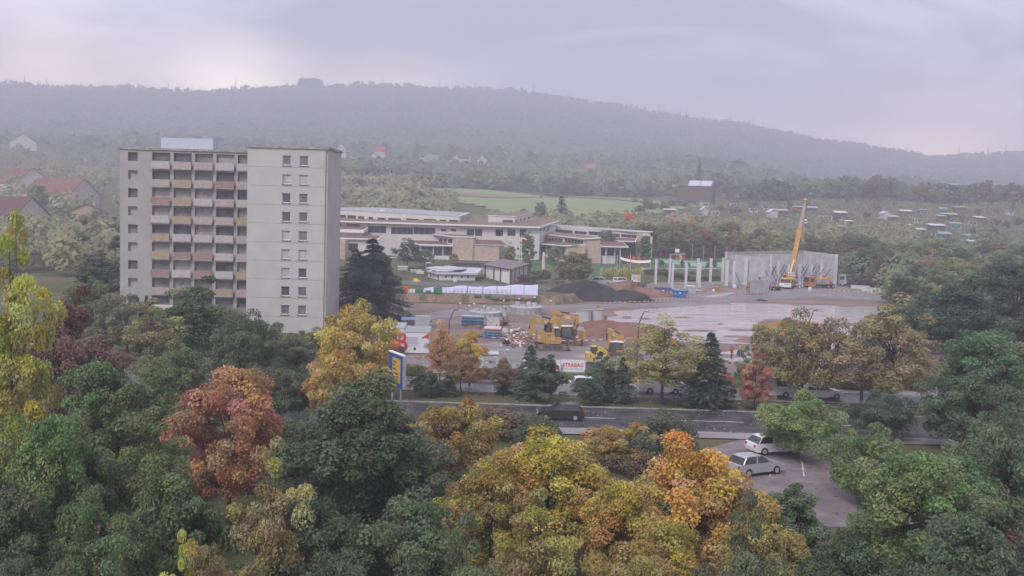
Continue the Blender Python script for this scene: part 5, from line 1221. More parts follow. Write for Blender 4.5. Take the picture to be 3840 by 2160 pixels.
MB().tube([(P.p(900, 320)[0], .03, P.p(900, 320)[1]), (P.p(1000, 360)[0], -.02, P.p(1000, 360)[1]), (P.p(1090, 300)[0], -.02, P.p(1090, 300)[1])], .04, 5).build('hose', M_black, XB)
MB().tube([(P.p(1440, 400)[0], -.5, P.p(1440, 400)[1]), (P.p(1380, 540)[0], -.52, P.p(1380, 540)[1]), (P.p(1460, 580)[0], -.5, P.p(1460, 580)[1])], .04, 5).build('hose', M_black, XB)
MB().prism_y(P.poly([(1345, 940), (1400, 880), (1480, 905), (1640, 1015), (1652, 1060), (1610, 1130), (1575, 1205), (1400, 1140)]), -1.0, .3).build('bucket', M_steel, XB)
# small bright yellow excavator
P = Prof(2160, 1210, 7.625, 540, 1282)
XC = empty('small_excavator', P.loc, .12, 'small bright yellow excavator with a bent boom beside the printed fence banner', 'excavator')
for ya, yb in ((-.95, -.55), (.55, .95)): track(XC, -1.25, 1.2, .02, .52, ya, yb, M_steel)
MB().box(-.9, .9, -.53, .53, .2, .6).build('undercarriage', M_steel, XC)
MB().prism_y(P.poly([(268, 1040), (275, 855), (330, 835), (410, 842), (500, 890), (512, 960), (438, 972), (432, 1080), (300, 1062)]), -.85, .85).build('house_body', M_yellow2, XC)
a = P.p(368, 935); MB().box(a[0] - .07, a[0] + .07, -.87, -.85, a[1] - .12, a[1] + .12).build('vent', M_black, XC)
cab(XC, P.poly([(445, 700), (560, 690), (740, 830), (745, 1005), (580, 1030), (440, 960)]), -.1, .85, M_yellow2)
MB().prism_y(P.poly([(575, 700), (640, 648), (720, 690), (850, 765), (882, 830), (868, 880), (800, 895), (770, 830), (640, 780), (590, 790)]), -.5, -.26).build('boom', M_yellow2, XC)
MB().prism_y(P.poly([(800, 860), (868, 872), (800, 1000), (750, 1070), (715, 1060), (730, 980)]), -.48, -.28).build('stick', M_yellow2, XC)
MB().prism_y(P.poly([(580, 780), (640, 790), (560, 950), (515, 1050), (545, 1120), (500, 1145), (440, 1110), (490, 1010)]), -.52, -.3).build('boom_foot', M_yellow2, XC)
ram(XC, P.p(650, 670), P.p(850, 790), -.38, .05); ram(XC, P.p(560, 880), P.p(600, 800), -.6, .05)
MB().prism_y(P.poly([(700, 1060), (770, 1060), (800, 1140), (720, 1180), (660, 1150)]), -.65, -.15).build('bucket', M_steel, XC)
MB().prism_y(P.poly([(470, 1230), (800, 1215), (800, 1290), (470, 1285)]), -1.2, -1.12).build('dozer_blade', M_steel, XC)
# wheeled-cab excavator beyond it
P = Prof(2160, 1210, 7.625, 1130, 1010, dy=1.0)
XD = empty('excavator', P.loc, .1, 'amber excavator with upright stick and dark cab behind the small yellow excavator', 'excavator')
for ya, yb in ((-1.3, -.8), (.8, 1.3)): track(XD, -1.5, 1.7, .02, .8, ya, yb)
MB().box(-1.2, 1.3, -.78, .78, .3, .95).build('undercarriage', M_steel, XD)
MB().prism_y(P.poly([(920, 870), (1010, 880), (1240, 990), (1235, 1015), (1050, 950)]), -1.2, 1.2).build('deck', M_yellow, XD)
MB().prism_y(P.poly([(1098, 742), (1150, 738), (1290, 785), (1330, 860), (1290, 980), (1230, 1008), (1080, 925)]), -1.25, 1.25).build('house_body', mat('faded_orange', (.46, .20, .07), .5, .15), XD)
cab(XD, P.poly([(960, 560), (1140, 560), (1300, 590), (1320, 760), (1110, 760), (1050, 880), (935, 855)]), -1.2, -.1, M_white)
a = P.p(1185, 545); MB().cyl((a[0], -.6, a[1]), (a[0], -.6, a[1] + .18), .07).build('beacon', M_orange, XD)
MB().prism_y(P.poly([(925, 182), (1200, 330), (1375, 380), (1392, 450), (1385, 540), (1340, 600), (1270, 600), (1290, 480), (1200, 505), (1100, 450), (960, 350), (905, 290)]), .05, .5).build('boom', M_yellow, XD)
MB().prism_y(P.poly([(885, 205), (935, 178), (975, 300), (985, 400), (950, 600), (930, 760), (900, 800), (870, 760), (895, 480), (885, 300)]), -.4, -.0).build('stick', M_yellow, XD)
ram(XD, P.p(1280, 360), P.p(935, 185), .25); ram(XD, P.p(1320, 760), P.p(1370, 420), .6, .1); ram(XD, P.p(870, 330), P.p(868, 690), -.2, .07)
a, b = P.p(1038, 400), P.p(1104, 345); sticker(XD, a[0], b[0], .045, a[1], b[1])
MB().prism_y(P.poly([(830, 760), (920, 770), (960, 860), (900, 900), (800, 880)]), -.75, .4).build('bucket', M_rust, XD)

def wheel(root, x, y, r, w, side=-1, name='wheel', z0=0.0):
    t = MB().cyl((x, y - w / 2, r + z0), (x, y + w / 2, r + z0), r, n=18).build(name, M_black, root)
    yo = y + side * w / 2
    MB().cyl((x, yo, r + z0), (x, yo + side * .03, r + z0), r * .56, n=12).build('rim', M_silver, t)
# ---- mobile crane, forward = local +x
cl_ = on(2938, 1086, .5)
CR = empty('mobile_crane', (0, 0, 0), 0, 'orange-yellow mobile crane with its telescopic boom raised inside the new hall', 'crane')
hd = math.atan2(-math.cos(.38), -math.sin(.38)); CR.rotation_euler = (0, 0, hd)
fw = Vector((math.cos(hd), math.sin(hd), 0)); ctr = Vector((cl_.x + .4, cl_.y, 0)) - fw * 5.6
CR.location = (ctr.x, ctr.y, gz(ctr.x, ctr.y) + .05)
MB().box(-5.6, 3.6, -1.3, 1.3, 1.0, 1.45).build('carrier_deck', M_galv, CR)
MB().box(-5.2, 3.4, -.9, .9, .55, 1.0).build('chassis', M_black, CR)
for x in (2.9, 1.3, -1.9, -3.5):
    for s in (-1, 1): wheel(CR, x, s * 1.12, .66, .42, s)
CB = MB().prism_y([(3.62, .45), (5.75, .45), (5.8, 1.35), (5.6, 2.55), (3.9, 2.65), (3.62, 2.2)], -1.32, 1.32).build('cab', M_crane_y, CR)
MB().prism_y([(5.72, 1.5), (5.81, 1.5), (5.63, 2.38), (5.54, 2.38)], -1.18, 1.18).build('windscreen', M_glass, CB)
MB().prism_y([(5.7, .5), (5.86, .5), (5.86, 1.36), (5.78, 1.42)], -1.33, 1.33).build('bumper', M_white, CB)
MB().box(5.862, 5.872, -.2, 1.0, 1.08, 1.22).build('dark_print', M_black, CB)
for s in (-1, 1):
    MB().prism_y([(3.7, 1.5), (5.3, 1.5), (5.2, 2.3), (4.0, 2.35)], s * 1.33 - .015, s * 1.33 + .015).build('side_window', M_glass, CB)
    MB().prism_y([(3.63, 1.05), (5.8, .5), (5.85, .9), (3.63, 1.75)], s * 1.345 - .012, s * 1.345 + .012).build('white_flash', M_white, CB)
    MB().box(5.6, 5.75, s * 1.55 - .1, s * 1.55 + .1, 1.5, 2.2).build('mirror', M_black, CB)
    MB().box(5.84, 5.9, s * .95 - .18, s * .95 + .18, .6, .8).build('headlight', M_chrome, CB)
    for x in (.1, -5.0):
        o = MB().box(x - .2, x + .2, s * 1.35, s * 2.9, .75, 1.0).build('outrigger_beam', M_galv, CR); MB().box(x - .12, x + .12, s * 2.75 - .1, s * 2.75 + .1, .1, 1.3).build('outrigger_jack', M_white, o); MB().cyl((x, s * 2.75, 0), (x, s * 2.75, .1), .35, n=12).build('outrigger_foot', M_steel, o)
MB().cyl((-1.6, 0, 1.45), (-1.6, 0, 1.75), 1.0, n=20).build('slew_ring', M_steel, CR)
SU = MB().box(-4.6, .4, -1.2, 1.2, 1.75, 2.9).build('superstructure', M_crane_y, CR)
MB().box(-3.9, -.9, 1.205, 1.3, 1.85, 3.0).build('engine_panel', M_white, SU)
MB().box(-3.9, -.9, -1.3, -1.205, 1.85, 3.0).build('engine_panel', M_white, SU)
for i in range(4): MB().box(-3.7 + i * .7, -3.2 + i * .7, 1.302, 1.32, 2.1, 2.7).build('vent', M_greyc, SU)
MB().box(-6.3, -4.6, -1.3, 1.3, 1.8, 3.2).build('counterweight', mat('counterweight_red', (.38, .06, .05), .6, .1), CR)
MB().box(-.2, 1.6, -1.25, -.3, 1.7, 3.2).build('operator_cab', M_crane_y, CR)
MB().box(1.6, 1.63, -1.15, -.4, 2.0, 3.1).build('operator_window', M_glass, CR)
nm = MB().box(.45, .55, -.15, 1.35, 3.0, 3.75).build('name_board', M_white, CR)
[MB().box(.551, .56, .0, 1.2, z, z + .12).build('dark_print', M_black, nm) for z in (3.2, 3.42)]
# boom: real metres, leaning from its pivot to the tip seen against the wood
inv = Matrix.Rotation(-hd, 3, 'Z')
tipw = at(3022, 748, CR.location.y - fw.y * 1.0 + 1.5); tip = inv @ (tipw - Vector(CR.location)); foot = Vector((-2.9, 0.15, 3.0))
ax = (tip - foot).normalized(); sd_ = Vector((0, 1, 0)); sd_ = (sd_ - ax * sd_.dot(ax)).normalized(); nn_ = ax.cross(sd_)
Lb = (tip - foot).length
def boomsec(a, b, w, h, m, name, par=CR):
    p, q = foot + ax * a, foot + ax * b
    vs = [c + sd_ * sx * w / 2 + nn_ * sy * h / 2 for c in (p, q) for sx, sy in ((-1, -1), (1, -1), (1, .55), (.5, 1), (-.5, 1), (-1, .55))]
    n = 6
    return MB().add(vs, [tuple(range(n - 1, -1, -1)), tuple(range(n, 2 * n))] + [(i, (i + 1) % n, n + (i + 1) % n, n + i) for i in range(n)]).build(name, m, par)
B1 = boomsec(-.9, Lb * .60, 1.12, 1.3, M_crane_y, 'boom_base_section')
for k in range(4): boomsec(Lb * (.1 + .14 * k), Lb * (.1 + .14 * k) + .15, 1.2, 1.38, M_yellow, 'boom_collar', B1)
M_boomgrey = mat('boom_grey_pink', (.40, .32, .29), .5, .1, 2)
boomsec(Lb * .60, Lb * .62, 1.2, 1.4, M_orange, 'boom_collar', B1)
boomsec(Lb * .62, Lb * .80, .84, .98, M_boomgrey, 'boom_section'); boomsec(Lb * .80, Lb * .815, .9, 1.05, M_crane_y, 'boom_collar', B1)
boomsec(Lb * .815, Lb * .985, .66, .78, M_boomgrey, 'boom_section')
HDm = boomsec(Lb * .985, Lb * 1.0, 1.0, 1.5, M_crane_y, 'boom_head')
for s in (-1, 1): q = foot + ax * Lb * .995 + nn_ * (.5 * s); MB().cyl(q - sd_ * .35, q + sd_ * .35, .28, n=12).build('sheave', M_crane_y, HDm)
text_dir = Matrix((sd_, ax, sd_.cross(ax))).transposed().to_euler()
q = inv @ Vector((.72, -.69, 0)); 
MB().cyl(foot + ax * 1.0 - nn_ * .5 + Vector((2.2, 0, -.5)), foot + ax * Lb * .22 - nn_ * .1, .2, n=10).build('luffing_ram', M_chrome, CR)
hk = foot + ax * Lb + Vector((.5, .3, -.3)); hk2 = Vector((hk.x, hk.y, (inv @ (at(3023, 822, tipw.y) - Vector(CR.location))).z))
MB().cyl(hk, hk2, .03, n=5).build('hoist_rope', M_black, CR)
HBk = MB().box(hk2.x - .22, hk2.x + .22, hk2.y - .22, hk2.y + .22, hk2.z - 1.0, hk2.z).build('hook_block', M_white, CR)
MB().box(hk2.x - .24, hk2.x + .24, hk2.y - .24, hk2.y + .24, hk2.z - .62, hk2.z - .4).build('hook_band', M_black, HBk)
MB().tube([hk2 + Vector((0, 0, -1)), hk2 + Vector((0, 0, -1.4)), hk2 + Vector((.15, 0, -1.6)), hk2 + Vector((.3, 0, -1.45))], .06, 6).build('hook', M_steel, HBk)
# dark print down the boom side, too small to read
fr = (inv @ Vector((0, -1, 0))); fr = (fr - ax * fr.dot(ax)).normalized(); rt_ = ax.cross(fr).normalized()
if (Matrix.Rotation(hd, 3, 'Z') @ rt_).x < 0: rt_ = -rt_
for k in range(11):
    a_ = Lb * (.22 + .027 * k); c_ = foot + ax * a_ + fr * .70 + rt_ * .30
    vs = [c_ + ax * (sx * .19) + rt_ * (sy * (.2 if k % 3 else .14)) + fr * sz * .03 for sz in (0, 1) for sx, sy in ((-1, -1), (1, -1), (1, 1), (-1, 1))]
    MB().add(vs, [(3, 2, 1, 0), (4, 5, 6, 7), (0, 1, 5, 4), (1, 2, 6, 5), (2, 3, 7, 6), (3, 0, 4, 7)]).build('dark_print', M_black, B1)

# ---- lorry-mounted loader crane, orange lorry and flatbed behind the hall
def lorry(label, loc, rz, cabm, bedm, L=8.0, crane_arm=None, load=None):
    R = empty('lorry', loc, rz, label, 'lorry')
    MB().box(-L / 2, L / 2 - .2, -.45, .45, .55, .85).build('chassis', M_black, R)
    C = MB().prism_y([(L / 2 - 2.0, .6), (L / 2, .6), (L / 2 + .05, 1.6), (L / 2 - .25, 2.85), (L / 2 - 2.0, 2.95)], -1.2, 1.2).build('cab', cabm, R)
    MB().prism_y([(L / 2 - .02, 1.65), (L / 2 + .075, 1.62), (L / 2 - .16, 2.65), (L / 2 - .25, 2.65)], -1.08, 1.08).build('windscreen', M_glass, C)
    for s in (-1, 1):
        MB().box(L / 2 - 1.5, L / 2 - .5, s * 1.21 - .015, s * 1.21 + .015, 1.65, 2.45).build('side_window', M_glass, C); MB().box(L / 2 + .02, L / 2 + .09, s * .9 - .15, s * .9 + .15, .75, .95).build('headlight', M_chrome, C)
        for x in (L / 2 - .9, -L / 2 + 2.2, -L / 2 + .9): wheel(R, x, s * 1.0, .5, .32, s)
    MB().box(-L / 2, L / 2 - 2.3, -1.22, 1.22, .9, 1.05).build('load_bed', bedm, R)
    if load: MB().box(-L / 2 + .2, L / 2 - 2.5, -1.15, 1.15, 1.05, 1.05 + load[0]).build('load_body', load[1], R)
    return R
p = on(3085, 1092, .5); LR = lorry('orange lorry with a yellow folding loader crane beside the hall end', (p.x + 1.5, p.y + 8, gz(p.x, p.y + 8)), math.radians(200), mat('rust_orange', (.42, .16, .07), .6, .15), M_steel)
w_ = lambda px, py: (at(px, py, p.y + 7.0) - Vector(LR.location))
iv = Matrix.Rotation(-math.radians(200), 3, 'Z')
pts = [iv @ w_(3048, 1062), iv @ w_(3062, 1047), iv @ w_(3090, 1043), iv @ w_(3114, 1041), iv @ w_(3116, 1056)]
for a, b, r in zip(pts, pts[1:], (.22, .28, .33, .36)): MB().cyl(a, b, r, n=4).build('loader_arm', M_crane_y, LR)
MB().cyl(pts[-1], (pts[-1].x, pts[-1].y, 1.0), .35, n=8).build('loader_column', M_red, LR)
p = on(3130, 1078, .5); lorry('orange lorry with a white cab parked past the hall end', (p.x + 1.2, p.y + 6, gz(p.x, p.y + 6)), math.radians(-12), M_greyc, M_orange, 6.5, load=(1.3, M_orange))
p = on(2893, 1095, .4); lorry('flatbed lorry with red drawbar behind the standing concrete panel', (p.x + .8, p.y + 5.5, gz(p.x, p.y + 5.5)), math.radians(100), M_greyc, M_rust, 8.5)
# dump truck behind the olive-brown tree
P = Prof(2500, 1060, 4.025, 1440, 930)
DT = empty('dump_truck', P.loc, .1, 'yellow articulated dump truck half hidden by the olive-brown tree', 'dump truck')
MB().prism_y([(-.6, 3.1), (.1, 2.7), (1.3, 1.6), (5.3, 1.4), (6.2, 3.5), (2.2, 3.6)], -1.35, 1.35).build('dump_body', M_yellow, DT)
MB().prism_y([(-.45, 3.15), (2.2, 3.62), (5.9, 3.52), (5.8, 3.45), (2.2, 3.5)], -1.2, 1.2).build('load', G_mud, DT)
MB().box(.6, 9.0, -.6, .6, .9, 1.45).build('chassis', M_steel, DT)
MB().prism_y([(6.6, 1.3), (9.6, 1.2), (9.5, 2.2), (8.2, 2.4), (7.9, 3.5), (6.7, 3.5)], -1.2, 1.2).build('cab', M_yellow, DT)
MB().box(6.9, 7.8, -1.23, -1.2, 2.4, 3.3).build('side_window', M_glass, DT)
for x in (1.2, 3.1, 8.3):
    for s in (-1, 1): wheel(DT, x, s * 1.1, .85, .6, s)
# red tractor with front loader
P = Prof(1400, 1200, 6.9, 445, 868)
TR = empty('tractor', P.loc, math.radians(-62), 'muddy tractor with an orange front and red loader frame beside the site container', 'tractor')
MB().box(-1.6, 1.9, -.45, .45, .6, 1.25).build('engine_body', M_orange, TR)
MB().prism_y([(.5, 1.2), (2.0, 1.15), (2.0, 1.55), (.5, 1.75)], -.42, .42).build('bonnet', M_orange, TR)
cab(TR, [(-1.2, 1.3), (.5, 1.3), (.4, 2.75), (-1.1, 2.8)], -.75, .75, M_white, M_white)
for s in (-1, 1):
    wheel(TR, -.9, s * .85, .85, .5, s); wheel(TR, 1.6, s * .85, .55, .38, s)
    MB().tube([(-.2, s * .6, 1.2), (.6, s * .62, 1.9), (2.5, s * .62, .7)], .08, 5).build('loader_arm', M_red, TR)
MB().prism_y([(2.4, .2), (3.1, .25), (2.9, .35), (2.5, .45), (2.55, 1.0), (2.4, 1.0)], -.9, .9).build('loader_bucket', M_steel, TR)

# ---- cars
CAR_BODY = [(-2.15, .32), (-2.2, .62), (-2.12, .92), (-1.9, .98), (.85, .98), (1.75, .86), (2.12, .66), (2.17, .36), (1.9, .28), (-1.9, .28)]
CAR_CAB = [(-1.98, .97), (-1.6, 1.42), (-1.2, 1.5), (.05, 1.48), (.95, .97)]
def car(label, loc, rz, paint, group=None, sc=1.0, tall=1.0, name='car', van=False):
    R = empty(name, loc, rz, label, 'van' if van else 'car', group); R.scale = (sc, sc, sc * tall)
    body = CAR_BODY if not van else [(-2.5, .32), (-2.55, 1.0), (-2.5, 2.05), (-2.2, 2.12), (1.2, 2.1), (1.9, 1.25), (2.5, 1.0), (2.55, .4), (2.2, .28), (-2.2, .28)]
    B = MB().prism_y(body, -.88, .88).build('body', paint, R)
    if not van:
        c = MB(); n = len(CAR_CAB)
        c.add([(x, y * (1 - .28 * (z - .97)), z) for y in (-.84, .84) for x, z in CAR_CAB], [tuple(range(n)), tuple(range(2 * n - 1, n - 1, -1))] + [(i, n + i, n + (i + 1) % n, (i + 1) % n) for i in range(n)])
        C = c.build('cabin', M_glass, R)
        MB().prism_y([(-1.62, 1.43), (-1.2, 1.515), (.06, 1.495), (.2, 1.42), (-1.2, 1.46)], -.70, .70).build('roof', paint, C)
        for s in (-1, 1):
            for x0, x1 in ((-.55, -.5), (-1.85, -1.55), (.75, .2)): MB().cyl((x0, s * .83, .98), (x1, s * .73, 1.44), .045, n=5).build('pillar', paint, C)
    else:
        MB().prism_y([(1.24, 2.0), (1.27, 2.06), (1.94, 1.28), (1.9, 1.22)], -.78, .78).build('windscreen', M_glass, B)
        for s in (-1, 1): MB().prism_y([(.35, 1.25), (1.55, 1.25), (1.0, 1.9), (.35, 1.9)], s * .885 - .01, s * .885 + .01).build('side_window', M_glass, B)
    for s in (-1, 1):
        for x in (-1.35, 1.35): wheel(R, x, s * .78, .33, .22, s)
        MB().box(2.06, 2.19 if not van else 2.57, s * .62 - .16, s * .62 + .16, .6, .74).build('headlight', M_chrome, B)
        MB().box(-2.22 if not van else -2.57, -2.1, s * .7 - .1, s * .7 + .1, .68, .88).build('tail_light', M_red, B)
    return R
M_carwhite = mat('white_car_paint', (.72, .72, .74), .25, .03, 2, spec=.5); M_cardark = mat('dark_car_paint', (.03, .03, .035), .25, .1, 2, spec=.5); M_carred = mat('red_car_paint', (.35, .03, .03), .25, .1, 2, spec=.5); M_carblue = mat('blue_car_paint', (.05, .09, .2), .25, .1, 2, spec=.5)
g_ = spot(2257, 236); car('silver estate car parked on the lane in front of the hedge', (g_.x, g_.y, g_.z + .07), math.radians(-12), M_silver, sc=1.05, tall=1.08)
g_ = spot(2335, 239); car('white car parked behind the mirrored banner', (g_.x, g_.y, g_.z + .07), math.radians(20), M_carwhite)
for px, d, paint, van, lab in ((2210, 112.2, M_carwhite, False, 'white car parked in the lay-by behind the golden tree'), (2480, 112.3, M_carwhite, True, 'white van parked in the lay-by below the loose yellow-green tree'), (2890, 112.3, M_carwhite, True, 'white van parked in the lay-by beside the light green tree'), (3080, 112.2, M_carwhite, False, 'white car parked behind the white van'), (2680, 112.2, M_cardark, False, 'black car parked below the lone dark fir'), (2100, 97, M_cardark, False, 'black car driving on the street'), (3560, 112.2, M_silver, False, 'silver car parked below the fresh green tree'), (1440, 112.2, M_carwhite, False, 'white car half hidden beside the yellow maple')):
    g_ = spot(px, d); car(lab, (g_.x, g_.y, .015), math.radians(180 if d < 100 else 2), paint, van=van)
for px, d, paint, lab, rz in ((2830, 79, M_silver, 'silver car on the forecourt', .5), (2900, 86, M_carwhite, 'white car on the forecourt', .3)):
    g_ = spot(px, d); car(lab, (g_.x, g_.y, .035), rz, paint)
# ---------------------------------------------------------------- the new hall: columns, wall panels, braces
Z3 = lambda x, y: (2440 + x / 3.385, 700 + y / 3.385)
COLS = [(60, 920, 1255, 34), (235, 915, 1250, 30), (592, 910, 1232, 36), (755, 908, 1230, 36), (908, 905, 1225, 34), (270, 970, 1308, 30), (442, 968, 1312, 34), (615, 965, 1302, 34), (962, 930, 1275, 40), (1048, 945, 1272, 38), (1200, 905, 1268, 46), (1292, 945, 1262, 36), (1612, 938, 1215, 34),
        (1515, 865, 1190, 28), (1745, 985, 1150, 30), (1892, 982, 1160, 34), (2028, 985, 1195, 36), (2162, 975, 1190, 34)]
for k, (zx, zt_, zb_, w) in enumerate(COLS):
    px, py = Z3(zx, zb_); b = on(px, py, .5)
    if b.y > 276: b = Vector((at(px, py, 272 - (k % 3)).x, 272 - (k % 3), .6))
    b.z = gz(b.x, b.y) + .05; top = at(*Z3(zx, zt_), b.y); wm = w / 3.385 * b.y / 4000; h = top.z - b.z
    C = empty('concrete_column', b, .35, 'square precast concrete column standing on the new hall floor', 'column', 'precast columns of the new hall')
    MB().box(-wm * .35, wm * .35, -wm * .35, wm * .35, -.25, h).build('shaft', M_conc_p, C)
    MB().box(-wm * .62, wm * .62, -wm * .62, wm * .62, -.25, .22).build('footing', M_conc_d, C)
    if k in (5, 6, 7, 9, 11, 12): MB().box(wm * .35, wm * .35 + .22, -wm * .25, wm * .25, h - 1.15, h - .75).build('corbel', M_conc, C)
HS = empty('hall_shell', (65, 270, .6), 0, 'raw grey precast concrete wall shell of the new hall', 'building')
def panels(p0, p1, n, zb, root, t=.28, name='wall_panel', gap=.05, thick_jit=.02):
    u = Vector((p1[0] - p0[0], p1[1] - p0[1], 0)); L = u.length; u /= L; nrm = Vector((-u.y, u.x, 0)); r = random.Random(int(L * 10))
    for i in range(n):
        a, b = L * i / n + gap / 2, L * (i + 1) / n - gap / 2; za = p0[2] + (p1[2] - p0[2]) * (i + .0) / n; zc = p0[2] + (p1[2] - p0[2]) * (i + 1.0) / n; j = r.uniform(-thick_jit, thick_jit)
        A = Vector((p0[0], p0[1], 0)) + u * a + nrm * j; B = Vector((p0[0], p0[1], 0)) + u * b + nrm * j; C, D = B + nrm * t, A + nrm * t
        buildw(MB().prism_z([(A.x, A.y, za), (B.x, B.y, zc), (C.x, C.y, zc), (D.x, D.y, za)], zb), name, M_conc, root)
hl, hc, hr_ = P3(Z3(965, 828), 272), P3(Z3(1935, 815), 284), P3(Z3(2335, 858), 269)
panels(hl, hc, 8, .3, HS); panels(hc, hr_, 3, .3, HS)
for (a, b, zt_, zb_, Y0, Y1, n) in ((1080, 1880, 850, 975, 271.6, 282, 6), (1880, 2190, 850, 975, 282, 273, 3)):
    pass
ih0, ih1 = P3(Z3(1068, 862), 268), P3(Z3(1452, 905), 256)
panels(ih0, ih1, 3, .3, HS, name='inner_wall_panel')
# lintel strip, proud of the wall panels
u = Vector((hc[0] - hl[0], hc[1] - hl[1], 0)); L_ = u.length; u /= L_; nr = Vector((u.y, -u.x, 0))
for i in range(8):
    a, b = L_ * i / 8 + .04, L_ * (i + 1) / 8 - .04; A = Vector(hl) + u * a + nr * .03; B = Vector(hl) + u * b + nr * .03
    za = hl[2] + (hc[2] - hl[2]) * a / L_; zb2 = hl[2] + (hc[2] - hl[2]) * b / L_
    buildw(MB().prism_z([(A.x, A.y, za - .02), (B.x, B.y, zb2 - .02), (B.x - nr.x * .05, B.y - nr.y * .05, zb2 - .02), (A.x - nr.x * .05, A.y - nr.y * .05, za - .02)], [za - .75, zb2 - .75, zb2 - .75, za - .75]), 'coping_beam', M_conc_d, HS)
e = Vector(hr_); buildw(MB().box(e.x - .1, e.x + .75, e.y - .5, e.y + .2, .3, e.z), 'end_pier', M_conc, HS)
e = Vector(hl); buildw(MB().box(e.x - .45, e.x + .1, e.y - .8, e.y + .1, .3, e.z), 'end_pier', M_conc, HS)
for zx in (1520, 1530, 1630, 1640, 1735, 1745, 1948):
    p_ = P3(Z3(zx, 820), 272 + (zx - 965) / 970 * 12); buildw(MB().cyl((p_[0], p_[1] + .15, p_[2] - .8), (p_[0], p_[1] + .15, p_[2] + .75), .06, n=5), 'lifting_bar', M_wood, HS)
# push-pull braces, seen as crossing dark blue bars
Z8 = lambda x, y: (2860 + x / 8.587, 980 + y / 8.587)
BR_ = [(70, 240, 190, 545), (205, 180, 410, 580), (325, 165, 430, 380), (430, 160, 205, 575), (415, 150, 200, 530), (715, 100, 500, 490), (510, 215, 660, 470), (630, 165, 760, 410), (800, 125, 540, 580), (780, 140, 560, 590), (870, 175, 940, 290), (1140, 160, 1100, 300), (1430, 85, 1220, 390), (1495, 115, 1340, 390), (1480, 140, 1380, 350), (1270, 160, 1370, 330), (1755, 75, 1570, 410), (1830, 120, 1560, 520), (1840, 210, 1640, 540), (1660, 180, 1570, 310), (1985, 215, 1900, 345), (2185, 250, 2000, 500)]
for k, (x0, y0, x1, y1) in enumerate(BR_):
    Y = 270.5 + (x0 - 70) / 1400 * 8 if x0 < 1300 else 278.5 - (x0 - 1300) / 900 * 11
    a, b = at(*Z8(x0, y0), Y + .8), at(*Z8(x1, y1), Y - 2.0)
    dv = (b - a); t_ = (gz(b.x, b.y) - a.z) / dv.z if dv.z < -.1 else 1; b2 = a + dv * min(max(t_, 1.0), 1.6)
    buildw(MB().cyl(a, b2, .09, n=6), 'brace', M_navy, HS)
for x0, y0, x1, y1 in ((990, 1035, 1030, 1120), (1070, 1075, 1128, 1210)):
    a, b = at(*Z3(x0, y0), 266.5), at(*Z3(x1, y1), 265); buildw(MB().cyl(a, b, .09, n=6), 'brace', M_navy, HS)
# single panels standing in racks, ready to lift
def rack_panel(label, pl, pr, zt_px, Y0, Y1, th=.3):
    a, b = on(*pl, .35), on(*pr, .35); z0 = gz(a.x, a.y) + .25
    R = empty('precast_slab', (a.x, a.y, gz(a.x, a.y)), math.atan2(b.y - a.y, b.x - a.x), label, 'panel')
    L = (b - a).length; h = at(pl[0], zt_px, a.y).z - z0
    MB().box(0, L, 0, th, .22, .22 + h).build('slab', M_conc, R); MB().box(-.5, L + 1.4, -.5, 1.6, .02, .2).build('base_plate', M_rust, R)
    for x in (-.1, -.75): MB().box(x - .06, x + .06, .1, .22, .2, .22 + h * .9).build('rack_post', M_rust, R)
    for z in (.8, 1.7, 2.4): MB().box(-.8, -.05, .1, .2, z, z + .1).build('rack_bar', M_rust, R)
    return R
rack_panel('freestanding concrete wall panel in a steel rack in front of the hall', Z3(1262, 1378), Z3(1500, 1358), Z3(1262, 1185)[1], 0, 0)
rack_panel('smaller concrete wall panel beside the folding loader crane', Z3(2110, 1290), Z3(2262, 1285), Z3(2110, 1182)[1], 0, 0)
# timbers, pallets and bags on the hall floor
rt = random.Random(9)
for k in range(14):
    p = on(rt.uniform(2430, 2770), rt.uniform(1068, 1098), .5); L = rt.uniform(2, 6)
    o = MB().box(-L / 2, L / 2, -.12, .12, 0, .16).build('timber_beam', rt.choice([M_wood, M_wood, M_wood_d]), None, (p.x, p.y, gz(p.x, p.y) + .065), rt.uniform(-.15, .35)); tag(o, 'orange-brown timber beam lying on the new hall floor', 'beam', 'timber beams on the hall floor')
def bigbag(px, py, lab, s=.9):
    p = on(px, py, .4); p.z = gz(p.x, p.y); r_ = MB(); n = 9
    rows = [(0, .48), (.3, .56), (.7, .52), (.95, .38), (1.05, .2)]
    vs = [(rr_ * s * math.cos(6.283 * i / n) * (1 + .12 * math.sin(i * 2.7 + z * 5)), rr_ * s * math.sin(6.283 * i / n), z * s + .03) for z, rr_ in rows for i in range(n)]
    fs = [(j * n + i, j * n + (i + 1) % n, (j + 1) * n + (i + 1) % n, (j + 1) * n + i) for j in range(len(rows) - 1) for i in range(n)] + [tuple(range((len(rows) - 1) * n, len(rows) * n))]
    tag(r_.add(vs, fs).build('bulk_bag', M_tarp, None, p, smooth=True), lab, 'bag')
bigbag(2755, 1085, 'white bulk bag between the hall columns'); bigbag(3037, 1095, 'white bulk bag in front of the mobile crane'); bigbag(2676, 1097, 'white bulk bag on the wet gravel beside the steel locker', .6)
def boxes(name, label, loc, rz, parts, cat):
    R = empty(name, loc, rz, label, cat)
    for nm, m, b in parts: MB().box(*b).build(nm, m, R)
    return R
